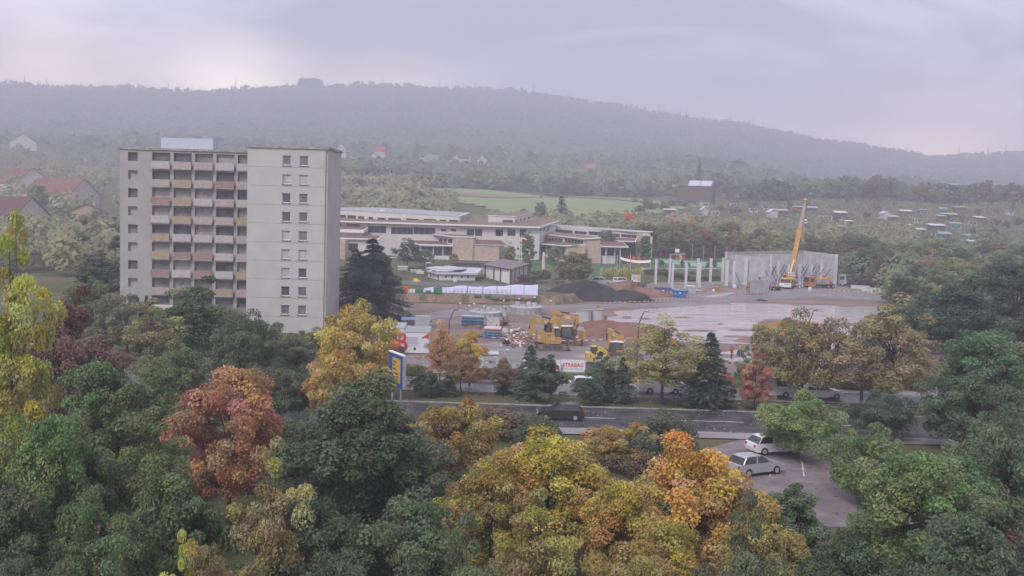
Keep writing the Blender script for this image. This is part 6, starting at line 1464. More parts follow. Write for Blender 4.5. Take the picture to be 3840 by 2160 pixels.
for px, py, m, lab in ((2660, 1086, M_galv, 'pallet of grey blocks behind the front columns'), (2690, 1095, M_wood, 'wooden crate beside the pallet of grey blocks'), (2712, 1092, M_conc_d, 'pallet of concrete blocks beside the wooden crate')):
    p = on(px, py, .4); p.z = gz(p.x, p.y) + .06
    R = empty('pallet', p, .3, lab, 'pallet'); MB().box(-.9, .9, -.6, .6, 0, .14).build('pallet_base', M_wood, R)
    for i in range(3):
        for j in range(2): MB().box(-.85 + i * .58, -.31 + i * .58, -.5, .5, .15 + j * .45, .58 + j * .45).build('block', m, R)
for k, (px, py, rz) in enumerate(((3225, 1088, -.35), (3265, 1096, -.3), (3300, 1104, -.25))):
    p = on(px, py, .3); R = empty('concrete_barrier', (p.x, p.y, gz(p.x, p.y)), rz, 'low concrete barrier at the end of the gravel yard', 'barrier', 'concrete barriers at the yard end'); MB().prism_y([(-.3, 0), (.3, 0), (.12, .35), (.1, .9), (-.1, .9), (-.12, .35)], -2.2, 2.2).build('barrier_body', M_conc, R); R.rotation_euler.z = rz + math.pi / 2
# ---- skips, locker
def skip(px, py, lab, rz, heaped):
    p = on(px, py, .1); R = empty('skip', (p.x, p.y, gz(p.x, p.y) + .03), rz, lab, 'skip')
    outer = [(-1.2, 0), (1.2, 0), (1.85, 1.45), (-1.85, 1.45)]; y = .95
    b = MB(); b.prism_y(outer, -y, -y + .06); b.prism_y(outer, y - .06, y); b.prism_y([(-1.2, 0), (1.2, 0), (1.22, .06), (-1.22, .06)], -y, y)
    b.prism_y([(-1.2, 0), (-1.85, 1.45), (-1.78, 1.45), (-1.13, 0)], -y, y); b.prism_y([(1.2, 0), (1.85, 1.45), (1.78, 1.45), (1.13, 0)], -y, y); B = b.build('skip_body', M_blue, R)
    MB().box(-1.9, 1.9, -y - .05, -y + .06, 1.4, 1.5).build('rim', M_navy, B)
    for x in (-1.25, 1.25): MB().cyl((x, -y - .08, .95), (x, -y + .0, .95), .09, n=8).build('lifting_lug', M_black, B)
    lg = MB().prism_y([(-.28, .82), (.28, .82), (.16, 1.12), (-.16, 1.12)], -y - .012, -y - .002).build('white_emblem', M_white, B)
    for x in (-1.25, 1.25):
        for i in range(3): MB().prism_y([(x - .36 + i * .24, .7), (x - .24 + i * .24, .7), (x - .16 + i * .24, .85), (x - .28 + i * .24, .85)], -y - .012, -y - .002).build('warning_stripe', M_white if i % 2 == 0 else M_red, B)
    if heaped:
        rj = random.Random(px)
        for i in range(14): MB().rbox((rj.uniform(-1.3, 1.3), rj.uniform(-.6, .6), 1.3 + rj.uniform(0, .3)), (rj.uniform(.3, .9), rj.uniform(.2, .5), .1), rj.uniform(0, 3), rj.uniform(-.4, .4)).build('rubble_piece', heaped, R)
skip(2485, 1108, 'blue waste skip heaped with timber scraps', -.05, M_wood); skip(2548, 1116, 'blue waste skip heaped with white foil', -.1, M_tarp)
p = on(2590, 1107, .1); boxes('steel_locker', 'grey steel site locker with a pale lid beside the skips', (p.x, p.y, gz(p.x, p.y)), .1, [('locker_body', M_greyc, (-1.0, .85, -.8, .8, .1, 1.75)), ('lid', M_white, (-1.05, .9, -.85, .85, 1.752, 1.85)), ('side_panel', M_silver, (.853, .9, -.75, .75, .15, 1.7)), ('skid', M_black, (-.9, .8, -.6, .6, 0, .098))], 'locker')
# ---- big round tanks with manhole collars
def tank(px, py, wpx, lab, h, seed):
    c = on(px, py, 0); d = c.y; r = wpx / 2 * d / 4000; R = empty('round_tank', (c.x, d, 0), .3, lab, 'tank')
    n = 40; MB().cyl((0, 0, -.3), (0, 0, h), r, n=n).build('tank_wall', M_conc_d, R)
    MB().cyl((0, 0, h), (0, 0, h + .16), r * 1.01, n=n).build('tank_cover', M_conc, R)
    for i in range(18):
        a_ = 6.283 * i / 18; MB().rbox((math.cos(a_) * (r + .005), math.sin(a_) * (r + .005), h * .45), (.06, .45, h * .75), a_).build('wall_recess', M_greyc, R)
    rs_ = random.Random(seed)
    for i, (x, y) in enumerate(((-.45, .3), (.35, .45), (.15, -.1), (-.25, -.35), (.5, -.1))):
        o = MB(); o.ring((x * r, y * r), .42, .3, h + .16, h + .16 + rs_.uniform(.35, .75), 14); o.build('manhole_collar', M_conc, R)
    MB().box(-.35 * r, .2 * r, -.05 * r, .25 * r, h + .161, h + .26).build('cover_slab', M_greyc, R)
    return R
tank(1820, 1186, 118, 'round concrete tank with manhole collars below the green pipe', .7, 1)
tank(1972, 1178, 122, 'round concrete tank with ribbed wall behind the excavator stick', 1.25, 2)
def ring_thing(px, py, wpx, top_py, lab, lid=False):
    c = on(px, py, 0); r = wpx / 2 * c.y / 4000; c.y += r; h = at(px, top_py, c.y).z
    R = empty('concrete_ring', (c.x * 1.0, c.y, 0), 0, lab, 'concrete ring'); MB().ring((0, 0), r, r * .86, -.02, h, 32).build('ring_wall', M_conc, R, smooth=False)
    MB().ring((0, 0), r * 1.015, r * .9, h - .12, h + .03, 32).build('rim', M_conc_d, R)
    if lid:
        for i in range(3): MB().rbox((r * .3 * (i - 1), 0, h + .15 + .12 * i), (r * 1.1, r * .6, .1), .4 * i).build('stacked_step', M_black if i % 2 else M_white, R)
    return R
ring_thing(2190, 1218, 58, 1162, 'tall smooth concrete ring standing left of its twin'); ring_thing(2238, 1216, 58, 1160, 'tall smooth concrete ring with a dark hole near its rim')
ring_thing(1888, 1186, 25, 1157, 'slim concrete shaft ring between the two round tanks', True)
p = on(1826, 1172, 0); gt = at(1826, 1147, p.y); R = empty('green_pipe', (p.x, p.y, 0), .2, 'upright green plastic pipe behind the round tank', 'pipe'); MB().cyl((0, 0, 0), (0.1, 0, gt.z - .3), .42, n=14).build('pipe_shaft', M_green, R); MB().cyl((.1, 0, gt.z - .45), (.12, 0, gt.z), .55, n=14).build('pipe_socket', M_green, R)
# survey poles with white flags
for k, (px, b, t) in enumerate(((1720, 1165, 1134), (1754, 1168, 1143), (1772, 1160, 1136), (1884, 1152, 1124), (1942, 1148, 1117), (2000, 1146, 1112), (2060, 1146, 1125), (1810, 1180, 1146))):
    p = on(px, b, 0); h = at(px, t, p.y).z; R = empty('survey_pole', p, 0, 'thin survey pole with a small white flag on the haul road', 'pole', 'survey poles along the haul road'); MB().cyl((0, 0, 0), (0, 0, h), .035, n=5).build('rod', M_steel, R); MB().box(.02, .4, -.01, .01, h - .24, h).build('flag', M_white, R)
# trench boxes, box shaft, panel stack, bucket attachment
p = on(1785, 1222, 0); R = empty('trench_box', (p.x - .4, p.y, 0), .03, 'blue steel trench shoring panels laid in a row', 'shoring')
for k, (y, z, m) in enumerate(((0, 0, M_rust), (0, .45, M_blue), (.1, .9, mat('faded_blue', (.13, .25, .42), .5, .15)), (0, 1.32, mat('faded_blue', (.13, .25, .42))))):
    MB().box(-1.9 + (k == 0) * .9, 1.6, y - .8, y + .9, z, z + .36).build('shoring_panel', m, R)
    MB().box(-1.92, 1.62, y - .86, y - .8, z + .26, z + .40).build('panel_edge', M_white if k == 3 else M_steel, R)
p = on(1848, 1228, 0); R = empty('shaft_box', (p.x, p.y + 1, 0), .05, 'square concrete shaft box with a round hole beside the blue shoring', 'shaft')
b = MB(); b.box(-.95, .95, -.95, -.8, 0, 1.45); b.box(-.95, .95, .8, .95, 0, 1.45); b.box(-.95, -.8, -.8, .8, 0, 1.45); b.box(.8, .95, -.8, .8, 0, 1.45); b.build('box_wall', M_conc, R)
MB().cyl((.55, -.97, .35), (.55, -.94, .35), .12, n=14).build('pipe_hole', M_black, R); MB().cyl((-.35, -.97, 1.1), (-.35, -.94, 1.1), .1, n=14).build('pipe_hole', M_white, R)
p = on(1847, 1272, 0); R = empty('panel_stack', (p.x, p.y + 1.2, 0), -.05, 'stack of blue and pale steel formwork panels', 'panel stack')
for k in range(8): MB().rbox((random.Random(k).uniform(-.08, .08), random.Random(k + 9).uniform(-.1, .1), .1 + k * .2), (2.4, 2.2, .17), random.Random(k + 3).uniform(-.06, .06)).build('formwork_panel', [M_blue, MATS['faded_blue'], M_steel, MATS['faded_blue'], M_blue, M_wood, M_rust, mat('pink_white_board', (.62, .52, .54), .7, .08)][k], R)
p = on(1822, 1262, 0); R = empty('scrap_plates', (p.x, p.y, 0), .5, 'scrap shoring plates leaning beside the formwork stack', 'scrap')
for k in range(5): MB().rbox((-.3 * k, .1 * k, .2 + .07 * k), (1.6, .9, .07), .2 * k, .2).build('scrap_plate', [M_greyc, M_rust, M_white, M_steel, M_blue][k], R)
p = on(1893, 1222, 0); R = empty('bucket_attachment', (p.x, p.y, 0), .1, 'spare excavator bucket lying behind the formwork stack', 'bucket')
MB().prism_y([(-.7, 0), (.7, 0), (.65, .9), (.3, 1.1), (-.3, 1.1), (-.65, .9)], -.4, .5).build('bucket_shell', M_rust, R)
for s in (-1, 1): MB().box(s * .3 - .08, s * .3 + .08, -.2, .2, 1.1, 1.45).build('hook_ear', M_steel, R)
MB().box(-.35, .35, -.42, -.401, .1, .7).build('mouth', M_black, R)
p = on(1900, 1245, 0); R = empty('concrete_parts', (p.x, p.y, 0), 0, 'low concrete cones and kerb pieces beside the rubble', 'concrete parts')
MB().cyl((-.2, 0, 0), (-.2, 0, .6), .55, .4, 16).build('cone', M_conc, R); MB().box(.5, .95, -.3, .3, 0, .42).build('white_block', M_white, R); MB().box(1.0, 1.9, -.3, .3, .3, .55).build('kerb_piece', M_conc, R); MB().box(1.0, 1.9, -.28, .28, 0, .29).build('dark_piece', M_black, R)
p = on(1893, 1292, 0); R = empty('rubbish_sacks', (p.x, p.y, 0), 0, 'black rubbish sacks beside the white bricks', 'sacks')
for x, y, r_ in ((0, 0, .4), (.45, .1, .36), (.2, -.3, .3)):
    MB().cyl((x, y, 0), (x, y, r_ * 1.1), r_, r_ * .75, 9).cyl((x, y, r_ * 1.1), (x + .05, y, r_ * 1.8), r_ * .75, .06, 9).build('sack', M_black, R)
# rubble: red and white fragments nobody could count
rng = np.random.RandomState(4); V_, F_ = [], []
mb_r, mb_w = MB(), MB(); rj = random.Random(8)
for k in range(240):
    p = on(rj.gauss(1945, 38), rj.gauss(1275, 17), 0); (mb_r if rj.random() < .55 else mb_w).rbox((p.x, p.y, rj.uniform(.03, .3)), (rj.uniform(.1, .5), rj.uniform(.08, .3), rj.uniform(.05, .16)), rj.uniform(0, 3), rj.uniform(-.5, .5))
tag(mb_r.build('rubble', mat('brick_red_rubble', (.30, .12, .09), .9, .2, 4)), 'heap of broken red bricks in front of the amber excavator', 'rubble', kind='stuff'); tag(mb_w.build('rubble', M_white), 'white broken blocks strewn over the red bricks', 'rubble', kind='stuff')
mb_s = MB()
for k in range(260):
    px_ = rj.uniform(1500, 3250); py_ = rj.uniform(1105, 1135) if px_ > 2500 else rj.uniform(1160, 1390); p = on(px_, py_, 0); mb_s.rbox((p.x, p.y, .07), (rj.uniform(.1, .45), rj.uniform(.08, .3), .1), rj.uniform(0, 3), rj.uniform(-.3, .3))
tag(mb_s.build('litter', M_conc_d), 'small stones and offcuts scattered over the muddy site', 'stones', kind='stuff')
# ---- site container, skip trailer and waste behind
P = Prof(1400, 1200, 6.9, 800, 868); rzc = .04
SC = empty('site_container', P.loc, rzc, 'white site office container with a large red letter on its end', 'container')
W_, D_, H_ = 2.44 * 1.3, 6.0, 2.75
M_cont = mat('container_white', (.60, .61, .64), .5, .05, 1.0)
facade_l = MB().box(0, W_, 0, D_, .1, H_).build('container_body', M_cont, SC)
MB().box(-.06, W_ + .06, -.06, D_ + .06, H_, H_ + .12).build('container_roof', M_greyc, SC)
for i in range(9): MB().box(-.05, W_ + .05, .3 + i * .65, .38 + i * .65, H_ + .121, H_ + .16).build('roof_rib', M_silver, SC)
wn_ = MB().box(.25, 1.75, -.03, .0, 1.15, 2.15).build('roller_shutter', mat('lilac_shutter', (.42, .42, .50), .5, .04), SC)
for b in ((.18, 1.82, -.06, -.031, 1.07, 1.15), (.18, 1.82, -.06, -.031, 2.15, 2.22), (.18, .25, -.06, -.031, 1.15, 2.15), (1.75, 1.82, -.06, -.031, 1.15, 2.15)): MB().box(*b).build('shutter_frame', M_white, wn_)
MB().box(1.2, 1.45, -.03, -.001, .5, .8).build('vent', M_black, SC)
for x in (0, W_): 
    for y in (0, D_): MB().box(x - .07, x + .07, y - .07, y + .07, 0, H_ + .02).build('corner_post', M_silver, SC)
lgo = MB().box(-.05, -.005, .4, 3.8, .2, 2.6).build('logo_board', M_cont, SC)
text_part('red_letter', 'B', M_red, SC, (-.25, -.09, 1.55), (math.pi / 2, 0, 0), 2.3, 1.25, .03, .02)
MB().box(-.95, .0, -.05, .05, .1, 2.7).build('end_panel', M_cont, SC)
MB().prism_y([(W_ - 1.1, 2.0), (W_ - .1, 2.72), (W_ - .1, 1.9), (W_ - .45, 2.1)], -.03, -.001).build('red_emblem', M_red, SC)
SC2 = empty('site_container', (P.loc.x - 3.4, P.loc.y + 4.2, 0), rzc, 'second white site container behind the tractor', 'container')
MB().box(0, 2.9, 0, 6, .1, 2.7).build('container_body', M_cont, SC2); MB().box(-.05, 2.95, -.05, 6.05, 2.7, 2.82).build('container_roof', M_greyc, SC2)
MB().box(.4, 1.3, -.03, 0, .15, 2.1).build('door', M_greyc, SC2)
p = on(1535, 1222, 0); R = empty('waste_container', (p.x, p.y, 0), .1, 'blue-lidded roll container behind the site office', 'container'); MB().prism_y([(-1.2, 0), (1.2, 0), (1.3, 1.0), (-1.3, 1.0)], -.8, .8).build('tub', M_steel, R); MB().box(-1.3, 1.3, -.85, .85, 1.0, 1.25).build('lid', mat('foil_blue', (.25, .35, .62), .4, .2, 2), R)
p = on(1580, 1225, 0); R = empty('open_container', (p.x, p.y, 0), .1, 'rusty grey open container beside the blue-lidded container', 'container'); MB().prism_y([(-1.1, .2), (1.2, .2), (1.4, 1.7), (-.9, 1.7)], -.9, .9).build('tub', M_greyc, R)
for x in (-.8, .9): MB().box(x - .1, x + .1, -.95, .95, 0, .25).build('skid', M_steel, R)
# ---- switch kiosk
KZ = lambda x, y: (1770 + x / 13.17, 1290 + y / 13.17)
p = on(*KZ(520, 1175), 0); R = empty('switch_kiosk', (p.x, p.y, 0), .05, 'grey transformer kiosk with double doors and a warning triangle', 'kiosk')
s_ = 13.17 * 4000 / p.y; kw = (1200 - 470) / s_; kh = (1175 - 500) / s_
MB().box(-.08, kw, 0, 2.0, .0, kh).build('kiosk_body', M_cont, R); MB().box(-.5, kw + .15, -.2, 2.25, kh, kh + .12).build('kiosk_roof', mat('lilac_roof', (.50, .50, .56), .6, .05), R); MB().box(-.15, kw + .05, -.1, 2.1, -.02, .1).build('plinth', M_conc, R)
for i in range(2):
    d_ = MB().box(.08 + i * kw * .5, kw * .5 - .0 + i * (kw * .5 - .08), -.04, -.001, .15, kh - .08).build('door', M_greyc, R); MB().box(kw * .5 - .1 + i * .12, kw * .5 - .04 + i * .12, -.08, -.041, kh * .45, kh * .55).build('handle', M_black, d_)
    MB().box(.12 + i * kw * .5, kw * .46 + i * kw * .47, -.055, -.041, kh * .52, kh * .54).build('rail', M_steel, d_)
tri = MB().prism_y([(kw * .55, kh * .78), (kw * .65, kh * .78), (kw * .60, kh * .92)], -.06, -.042).build('warning_triangle', mat('warning_yellow', (.62, .42, .05), .5, .05), R)
MB().box(kw * .8, kw * .92, -.055, -.041, kh * .8, kh * .9).build('notice', M_white, R); MB().box(kw * .2, kw * .33, -.055, -.041, kh * .38, kh * .43).build('notice', M_white, R)
# ---- blue advertising sign with yellow panel (its small print cannot be read)
SZ = lambda x, y: (1440 + x / 13.17, 1300 + y / 13.17)
dS = 96.0; a0, a1 = at(*SZ(315, 230), dS + 1.4), at(*SZ(1005, 580), dS - 1.6)
a1.z = a0.z
R = empty('sign_board', (a0.x, a0.y, 0), math.atan2(a1.y - a0.y, a1.x - a0.x), 'tall blue advertising sign with a yellow panel beside the yellow maple', 'sign'); L = (a1 - a0).to_2d().length
zt = a0.z
zb_s = at(*SZ(600, 1950), dS).z
for x in (L * .2, L * .8): MB().cyl((x, 0, 0), (x, 0, zb_s), .09).build('sign_post', M_galv, R)
MB().box(0, L, -.12, .12, zb_s, zt).build('sign_body', M_signblue, R); MB().box(-.05, L + .05, -.16, .16, zt, zt + .1).build('top_cap', M_white, R)
for x in (-.05, L): MB().box(x, x + .05, -.14, .14, zb_s, zt).build('side_trim', M_galv, R)
M_py = mat('panel_yellow', (.60, .37, .06), .5, .1, 2)
pn = MB().box(L * .27, L * .83, -.14, -.121, zt - 2.55, zt - .35).build('yellow_panel', M_py, R)
rj = random.Random(2)
for i, (wd, z) in enumerate(((.5, .45), (.3, .75), (.45, 1.1), (.85, 1.5), (.4, 1.85), (.75, 2.1))): MB().box(L * .32, L * .32 + wd * L * .45, -.15, -.141, zt - .35 - z, zt - .35 - z + .16).build('dark_print', M_wood_d, pn)
MB().box(L * .05, L * .6, -.14, -.121, max(zb_s + .05, zt - 3.2), zt - 2.75).build('yellow_panel', M_py, R)
# ---- fence banners and mobile fence
def mesh_fence(label, loc, rz, n=1, L=3.45, H=1.95, group=None):
    R = empty('mesh_fence', loc, rz, label, 'fence', group)
    b = MB(); 
    for x in (0, L): b.cyl((x, 0, 0), (x, 0, H), .022, n=5)
    for z in (.12, H - .02): b.cyl((0, 0, z), (L, 0, z), .02, n=5)
    b.build('tube_frame', M_galv, R)
    w = MB()
    for i in range(1, 20): w.cyl((L * i / 20, 0, .12), (L * i / 20, 0, H - .02), .006, n=3, caps=False)
    for i in range(1, 7): w.cyl((0, 0, .12 + (H - .14) * i / 7), (L, 0, .12 + (H - .14) * i / 7), .006, n=3, caps=False)
    w.build('wire_mesh', M_galv, R)
    for x in (0, L): MB().rbox((x, 0, .06), (.22, .65, .12)).build('fence_foot', M_conc_d, R)
    return R
def banner(name, label, px0, px1, pyb, pyt, draw, dz=0.0, z=0.0):
    a, b = on(px0, pyb, z), on(px1, pyb, z); b.y = a.y; b.x = at(px1, pyb, a.y).x; L = b.x - a.x; h = at(px0, pyt, a.y).z - a.z
    R = empty(name, (a.x, a.y, gz(a.x, a.y)), 0, label, 'banner')
    B = MB().box(0, L, -.012, .012, .1, h).build('banner_cloth', mat('banner_white', (.68, .68, .70), .6, .04, 2), R)
    for x in (-.03, L + .03): MB().cyl((x, .03, 0), (x, .03, h + .06), .03, n=5).build('post', M_galv, R)
    MB().cyl((0, .03, h + .03), (L, .03, h + .03), .02, n=5).build('rail', M_galv, R)
    draw(B, L, h); return R
X90 = (math.pi / 2, 0, 0)
def dr_main(B, L, h):
    text_part('lettering', 'STRABAG', M_red, B, (L * .5, -.02, h * .60), X90, h * .30, L * .84, .01, .012); text_part('lettering', 'WORK ON PROGRESS', M_greyc, B, (L * .5, -.02, h * .30), X90, h * .12, L * .84, .01, .0)
banner('fence_banner', 'white banner with red company lettering between juniper and small excavator', 2103, 2194, 1396, 1348, dr_main)
def dr_B(B, L, h):
    MB().prism_y([(.02, h * .5), (.4, h * .4), (.45, h * .97), (.02, h * .99)], -.022, -.013).build('red_bar', M_red, B); text_part('red_letter', 'B', M_red, B, (L * .68, -.02, h * .32), X90, h * .62, L * .55, .01, .02)
banner('fence_banner', 'white banner with one large red letter B beside the juniper', 2058, 2101, 1398, 1349, dr_B)
banner('fence_banner', 'white banner with red lettering half hidden by trees beside the kiosk', 1712, 1806, 1390, 1342, dr_main)
banner('fence_banner', 'white banner with red lettering hidden behind the juniper row', 1960, 2052, 1398, 1350, dr_main)
def dr_rev(B, L, h):
    text_part('lettering', 'STRABAG', M_red, B, (L * .5, -.02, h * .5), X90, h * .26, L * .62, .01, .012, mirror=True)
    for z in (.78, .26): MB().box(L * .18, L * .82, -.022, -.013, h * z - .04, h * z + .04).build('dark_bar', M_black, B)
banner('fence_banner', 'white banner printed with mirrored red lettering between dark bars', 2299, 2348, 1066, 1046, dr_rev, z=1.5)
def dr_zu(B, L, h):
    text_part('lettering', 'Z\u00dcBLIN', M_red, B, (L * .5, -.02, h * .58), X90, h * .27, L * .8, .01, .012, mirror=True); MB().box(L * .12, L * .88, -.022, -.013, h * .30, h * .36).build('grey_line', M_greyc, B)
banner('fence_banner', 'square white banner with mirrored red lettering and a grey line', 2367, 2401, 1073, 1044, dr_zu, z=1.0)
def dr_em(B, L, h):
    for r0, r1, m in ((.62, .5, M_red), (.38, .26, M_red), (.2, .0, M_red)):
        n = 24; vs = [(L * .8 + r * h * .6 * math.cos(6.283 * i / n), -.02, h * .5 + r * h * .6 * math.sin(6.283 * i / n)) for r in (r0, max(r1, .01)) for i in range(n)]
        MB().add(vs, [(i, (i + 1) % n, n + (i + 1) % n, n + i) for i in range(n)]).build('red_emblem', m, B)
    for i in range(8): a_ = math.pi * (.2 + .6 * i / 7); MB().rbox((L * .4 - math.cos(a_) * L * .3, -.02, h * .45 + math.sin(a_) * h * .4), (.16, .008, .2)).build('dark_print', M_black, B)
banner('fence_banner', 'pale banner with a round red emblem below the stop sign', 2795, 2890, 1376, 1336, dr_em)
for k in range(9):
    px = [1400, 1480, 1560, 1640, 2200, 2300, 2400, 2600, 2700][k]; p = on(px, 1397, 0); mesh_fence('wire mesh fence panel along the front of the building site', (p.x, p.y, 0), 0.0, group='mesh fence along the front of the site')
for k in range(10):
    px = 2010 + k * 32; Y = 219 + max(0, k - 4) * 1.1; p = spot(px, Y + 2.6); mesh_fence('wire mesh fence panel on the bank above the black heap', p, .04 if k < 5 else .5, H=2.1, L=3.3, group='mesh fence above the black heap')
# ---- lilac white covers along the bank
r = random.Random(31); TZ = lambda x, y: (1400 + x / 4.025, 1060 + y / 4.025)
segs = [(675, 760, 165, 90), (765, 985, 80, 58), (995, 1215, 65, 52), (1220, 1415, 50, 40), (1425, 1645, 45, 50), (1655, 1860, 65, 45), (1868, 2068, 48, 28), (2072, 2268, 28, 26), (2275, 2480, 26, 16)]
for k, (x0, x1, yt0, yt1) in enumerate(segs):
    a, b = spot(TZ(x0, 0)[0], 208.5), spot(TZ(x1, 0)[0], 208.5); z0, z1 = at(*TZ(x0, yt0), 209.5).z, at(*TZ(x1, yt1), 209.5).z; n, m = 9, 7
    vs = []
    for j in range(m):
        t_ = j / (m - 1)
        for i in range(n):
            s_ = i / (n - 1); zt_ = z0 + (z1 - z0) * s_ + (.12 * math.sin(s_ * math.pi) if k % 2 else -.1 * math.sin(s_ * math.pi)) + r.uniform(-.04, .04); x = a.x + (b.x - a.x) * s_; g0 = 1.52
            if t_ < .7: tt = t_ / .7; y, z = 208.3 + .9 * tt + .12 * math.sin(i * 2.1 + k), g0 + (zt_ - g0) * tt ** .8
            else: tt = (t_ - .7) / .3; y, z = 209.2 + 1.6 * tt, zt_ - .5 * tt
            vs.append((x - a.x, y - a.y + r.uniform(-.03, .03), z - a.z))
    o = MB().add(vs, [(j * n + i, j * n + i + 1, (j + 1) * n + i + 1, (j + 1) * n + i) for j in range(m - 1) for i in range(n - 1)]).build('tarpaulin', M_tarp, None, a, smooth=True)
    tag(o, 'lilac-white tarpaulin sheet draped over the long stack on the bank', 'tarpaulin', 'tarpaulins along the bank')
# the stored frames under the sheets
for k in range(24):
    p = spot(1560 + k * 15, 207.2); R = empty('formwork_frame', p, 0, 'low rusty red frame standing before the white tarpaulins', 'frame', 'rusty frames before the tarpaulins'); b = MB()
    for x in (-.3, .3): b.cyl((x, 0, 0), (x, 0, .95), .035, n=4)
    b.cyl((-.3, 0, .9), (.3, 0, .9), .03, n=4); b.cyl((-.3, 0, .45), (.3, 0, .45), .03, n=4); b.build('frame_tubes', M_rust, R)
for px, py, w, h, m, lab in ((1520, 1116, 1.3, 1.2, M_orange, 'orange-brown container on the bank beside the spruce'), (1546, 1116, 1.4, .7, M_white, 'white crate on the bank beside the orange-brown container'), (1571, 1116, 1.5, .8, M_green, 'low dark green bin before the tarpaulin'), (1606, 1115, 1.1, .5, M_green, 'flat green crate before the tarpaulin'), (1641, 1118, 1.6, 1.25, M_green, 'bright green container on the bank'), (1790, 1107, 1.3, .5, M_green, 'flat green box between the rusty frames'), (1830, 1107, 1.2, .6, M_green, 'green trough between the rusty frames'), (1852, 1108, 2.0, .5, M_green, 'long green machine frame on the bank'), (1885, 1103, 1.4, .7, M_rust, 'rusty red crate before the tarpaulins')):
    p = spot(px, 205.8); R = empty('storage_box', p, .1, lab, 'box'); MB().box(-w / 2, w / 2, -.5, .5, .08, h).build('box_body', m, R)
    for i in range(3): x = -w / 2 + .15 + i * (w - .3) / 2; MB().box(x - .04, x + .04, -.54, -.501, .08, h).build('rib', M_steel if m is not M_green else mat('green_dark', (.02, .16, .08), .6, .1), R)
    MB().box(-w / 2 + .1, w / 2 - .1, -.4, .4, 0, .079).build('skid', M_black, R)
p = spot(1950, 206); R = empty('scrap_pile', p, 0, 'dark scrap pile on the grassy bank edge', 'scrap')
rj = random.Random(12)
for k in range(40): MB().rbox((rj.uniform(-3.2, 3.2), rj.uniform(-.4, .4), rj.uniform(.05, .4)), (rj.uniform(.3, 1.2), rj.uniform(.1, .3), rj.uniform(.08, .2)), rj.uniform(-.4, .4), rj.uniform(-.3, .3)).build('scrap_piece', rj.choice([M_rust, M_steel, M_wood_d]), R)
# ---- barrier tape red and white, on pickets
def tape(label, pix, z=0.0, step=.55, pick=6):
    P_ = [on(x, y, z) for x, y in pix]; R = empty('barrier_tape', (P_[0].x, P_[0].y, gz(P_[0].x, P_[0].y)), 0, label, 'barrier tape'); L0 = R.location
    wv, rv = MB(), MB(); i = 0; prev = None
    for a, b in zip(P_, P_[1:]):
        n = max(1, int((b - a).length / step))
        for k in range(n):
            p, q = a.lerp(b, k / n), a.lerp(b, (k + 1) / n); h0 = .85 - .12 * math.sin(math.pi * (i % pick) / pick); h1 = .85 - .12 * math.sin(math.pi * ((i + 1) % pick) / pick)
            zp, zq = gz(p.x, p.y), gz(q.x, q.y)
            (wv if i % 2 else rv).add([(p.x - L0.x, p.y - L0.y, zp + h0 - L0.z), (q.x - L0.x, q.y - L0.y, zq + h1 - L0.z), (q.x - L0.x, q.y - L0.y, zq + h1 + .09 - L0.z), (p.x - L0.x, p.y - L0.y, zp + h0 + .09 - L0.z)], [(0, 1, 2, 3)])
            if i % pick == 0: MB().cyl((p.x - L0.x, p.y - L0.y, zp - L0.z - .1), (p.x - L0.x, p.y - L0.y, zp + .98 - L0.z), .025, n=4).build('picket', M_wood, R)
            i += 1
    wv.build('white_strip', M_white, R); rv.build('red_strip', M_red, R)
tape('red and white barrier tape along the far edge of the flooded pit', [(2255, 1150), (2420, 1146), (2600, 1136), (2760, 1122), (2900, 1114), (3080, 1106), (3260, 1120), (3340, 1134)])
tape('red and white barrier tape in front of the soil mound', [(1830, 1288), (1960, 1286), (2120, 1300), (2260, 1296), (2380, 1300)])
# ---- street lamps, stop sign
def lamp(label, px, top_py, d, reach, flip=1):
    b = spot(px, d); h = at(px, top_py, d).z; R = empty('street_lamp', b, 0, label, 'street lamp')
    MB().tube([(0, 0, -.1), (0, 0, h * .55), (flip * .06, 0, h * .84), (flip * .4, 0, h * .95), (flip * reach * .55, 0, h), (flip * reach, 0, h)], [.09, .075, .06, .055, .05, .045], 8).build('pole', M_steel, R)
    MB().box(min(flip * reach, flip * (reach + .75)), max(flip * reach, flip * (reach + .75)), -.14, .14, h - .1, h + .06).build('lamp_head', M_greyc, R)
lamp('curved street lamp in front of the soil mound', 2385, 1168, 117.8, 1.1); lamp('curved street lamp behind the olive-brown tree', 3018, 1164, 118.2, .9); lamp('curved street lamp above the thin orange tree', 1678, 1162, 118.0, 1.0)
p = spot(2770, 119); zt_ = at(2772, 1297, 119).z; R = empty('traffic_sign', p, 0, 'back of an octagonal stop sign with a yellow beacon', 'sign')
MB().cyl((0, 0, 0), (0, 0, zt_ - .2), .035, n=6).build('post', M_galv, R); zc = at(2770, 1325, 119).z
MB().prism_y([(.42 * math.cos(math.pi / 8 + i * math.pi / 4), zc + .42 * math.sin(math.pi / 8 + i * math.pi / 4)) for i in range(8)], .04, .07).build('sign_plate', M_steel, R); MB().cyl((0, 0, zt_ - .25), (0, 0, zt_), .12, n=8).build('beacon', M_yellow2, R)
p = on(2520, 1292, 0); R = empty('barrier_board', p, .3, 'small orange and grey barrier boards beside the flooded pit', 'barrier'); MB().box(0, .5, -.05, .05, .05, .9).build('orange_board', M_orange, R); MB().box(-.55, -.05, -.05, .05, .05, .9).build('grey_board', M_greyc, R); MB().box(-.5, .5, -.2, .2, 0, .06).build('foot', M_black, R)
p = on(3277, 1108, .3); R = empty('barrier_board', p, .0, 'round orange marker at the end of the gravel yard', 'barrier'); MB().cyl((0, 0, 0), (0, 0, 1.1), .05, n=6).build('stake', M_wood, R); MB().cyl((0, -.05, 1.0), (0, .0, 1.0), .4, n=14).build('disc', M_orange, R)
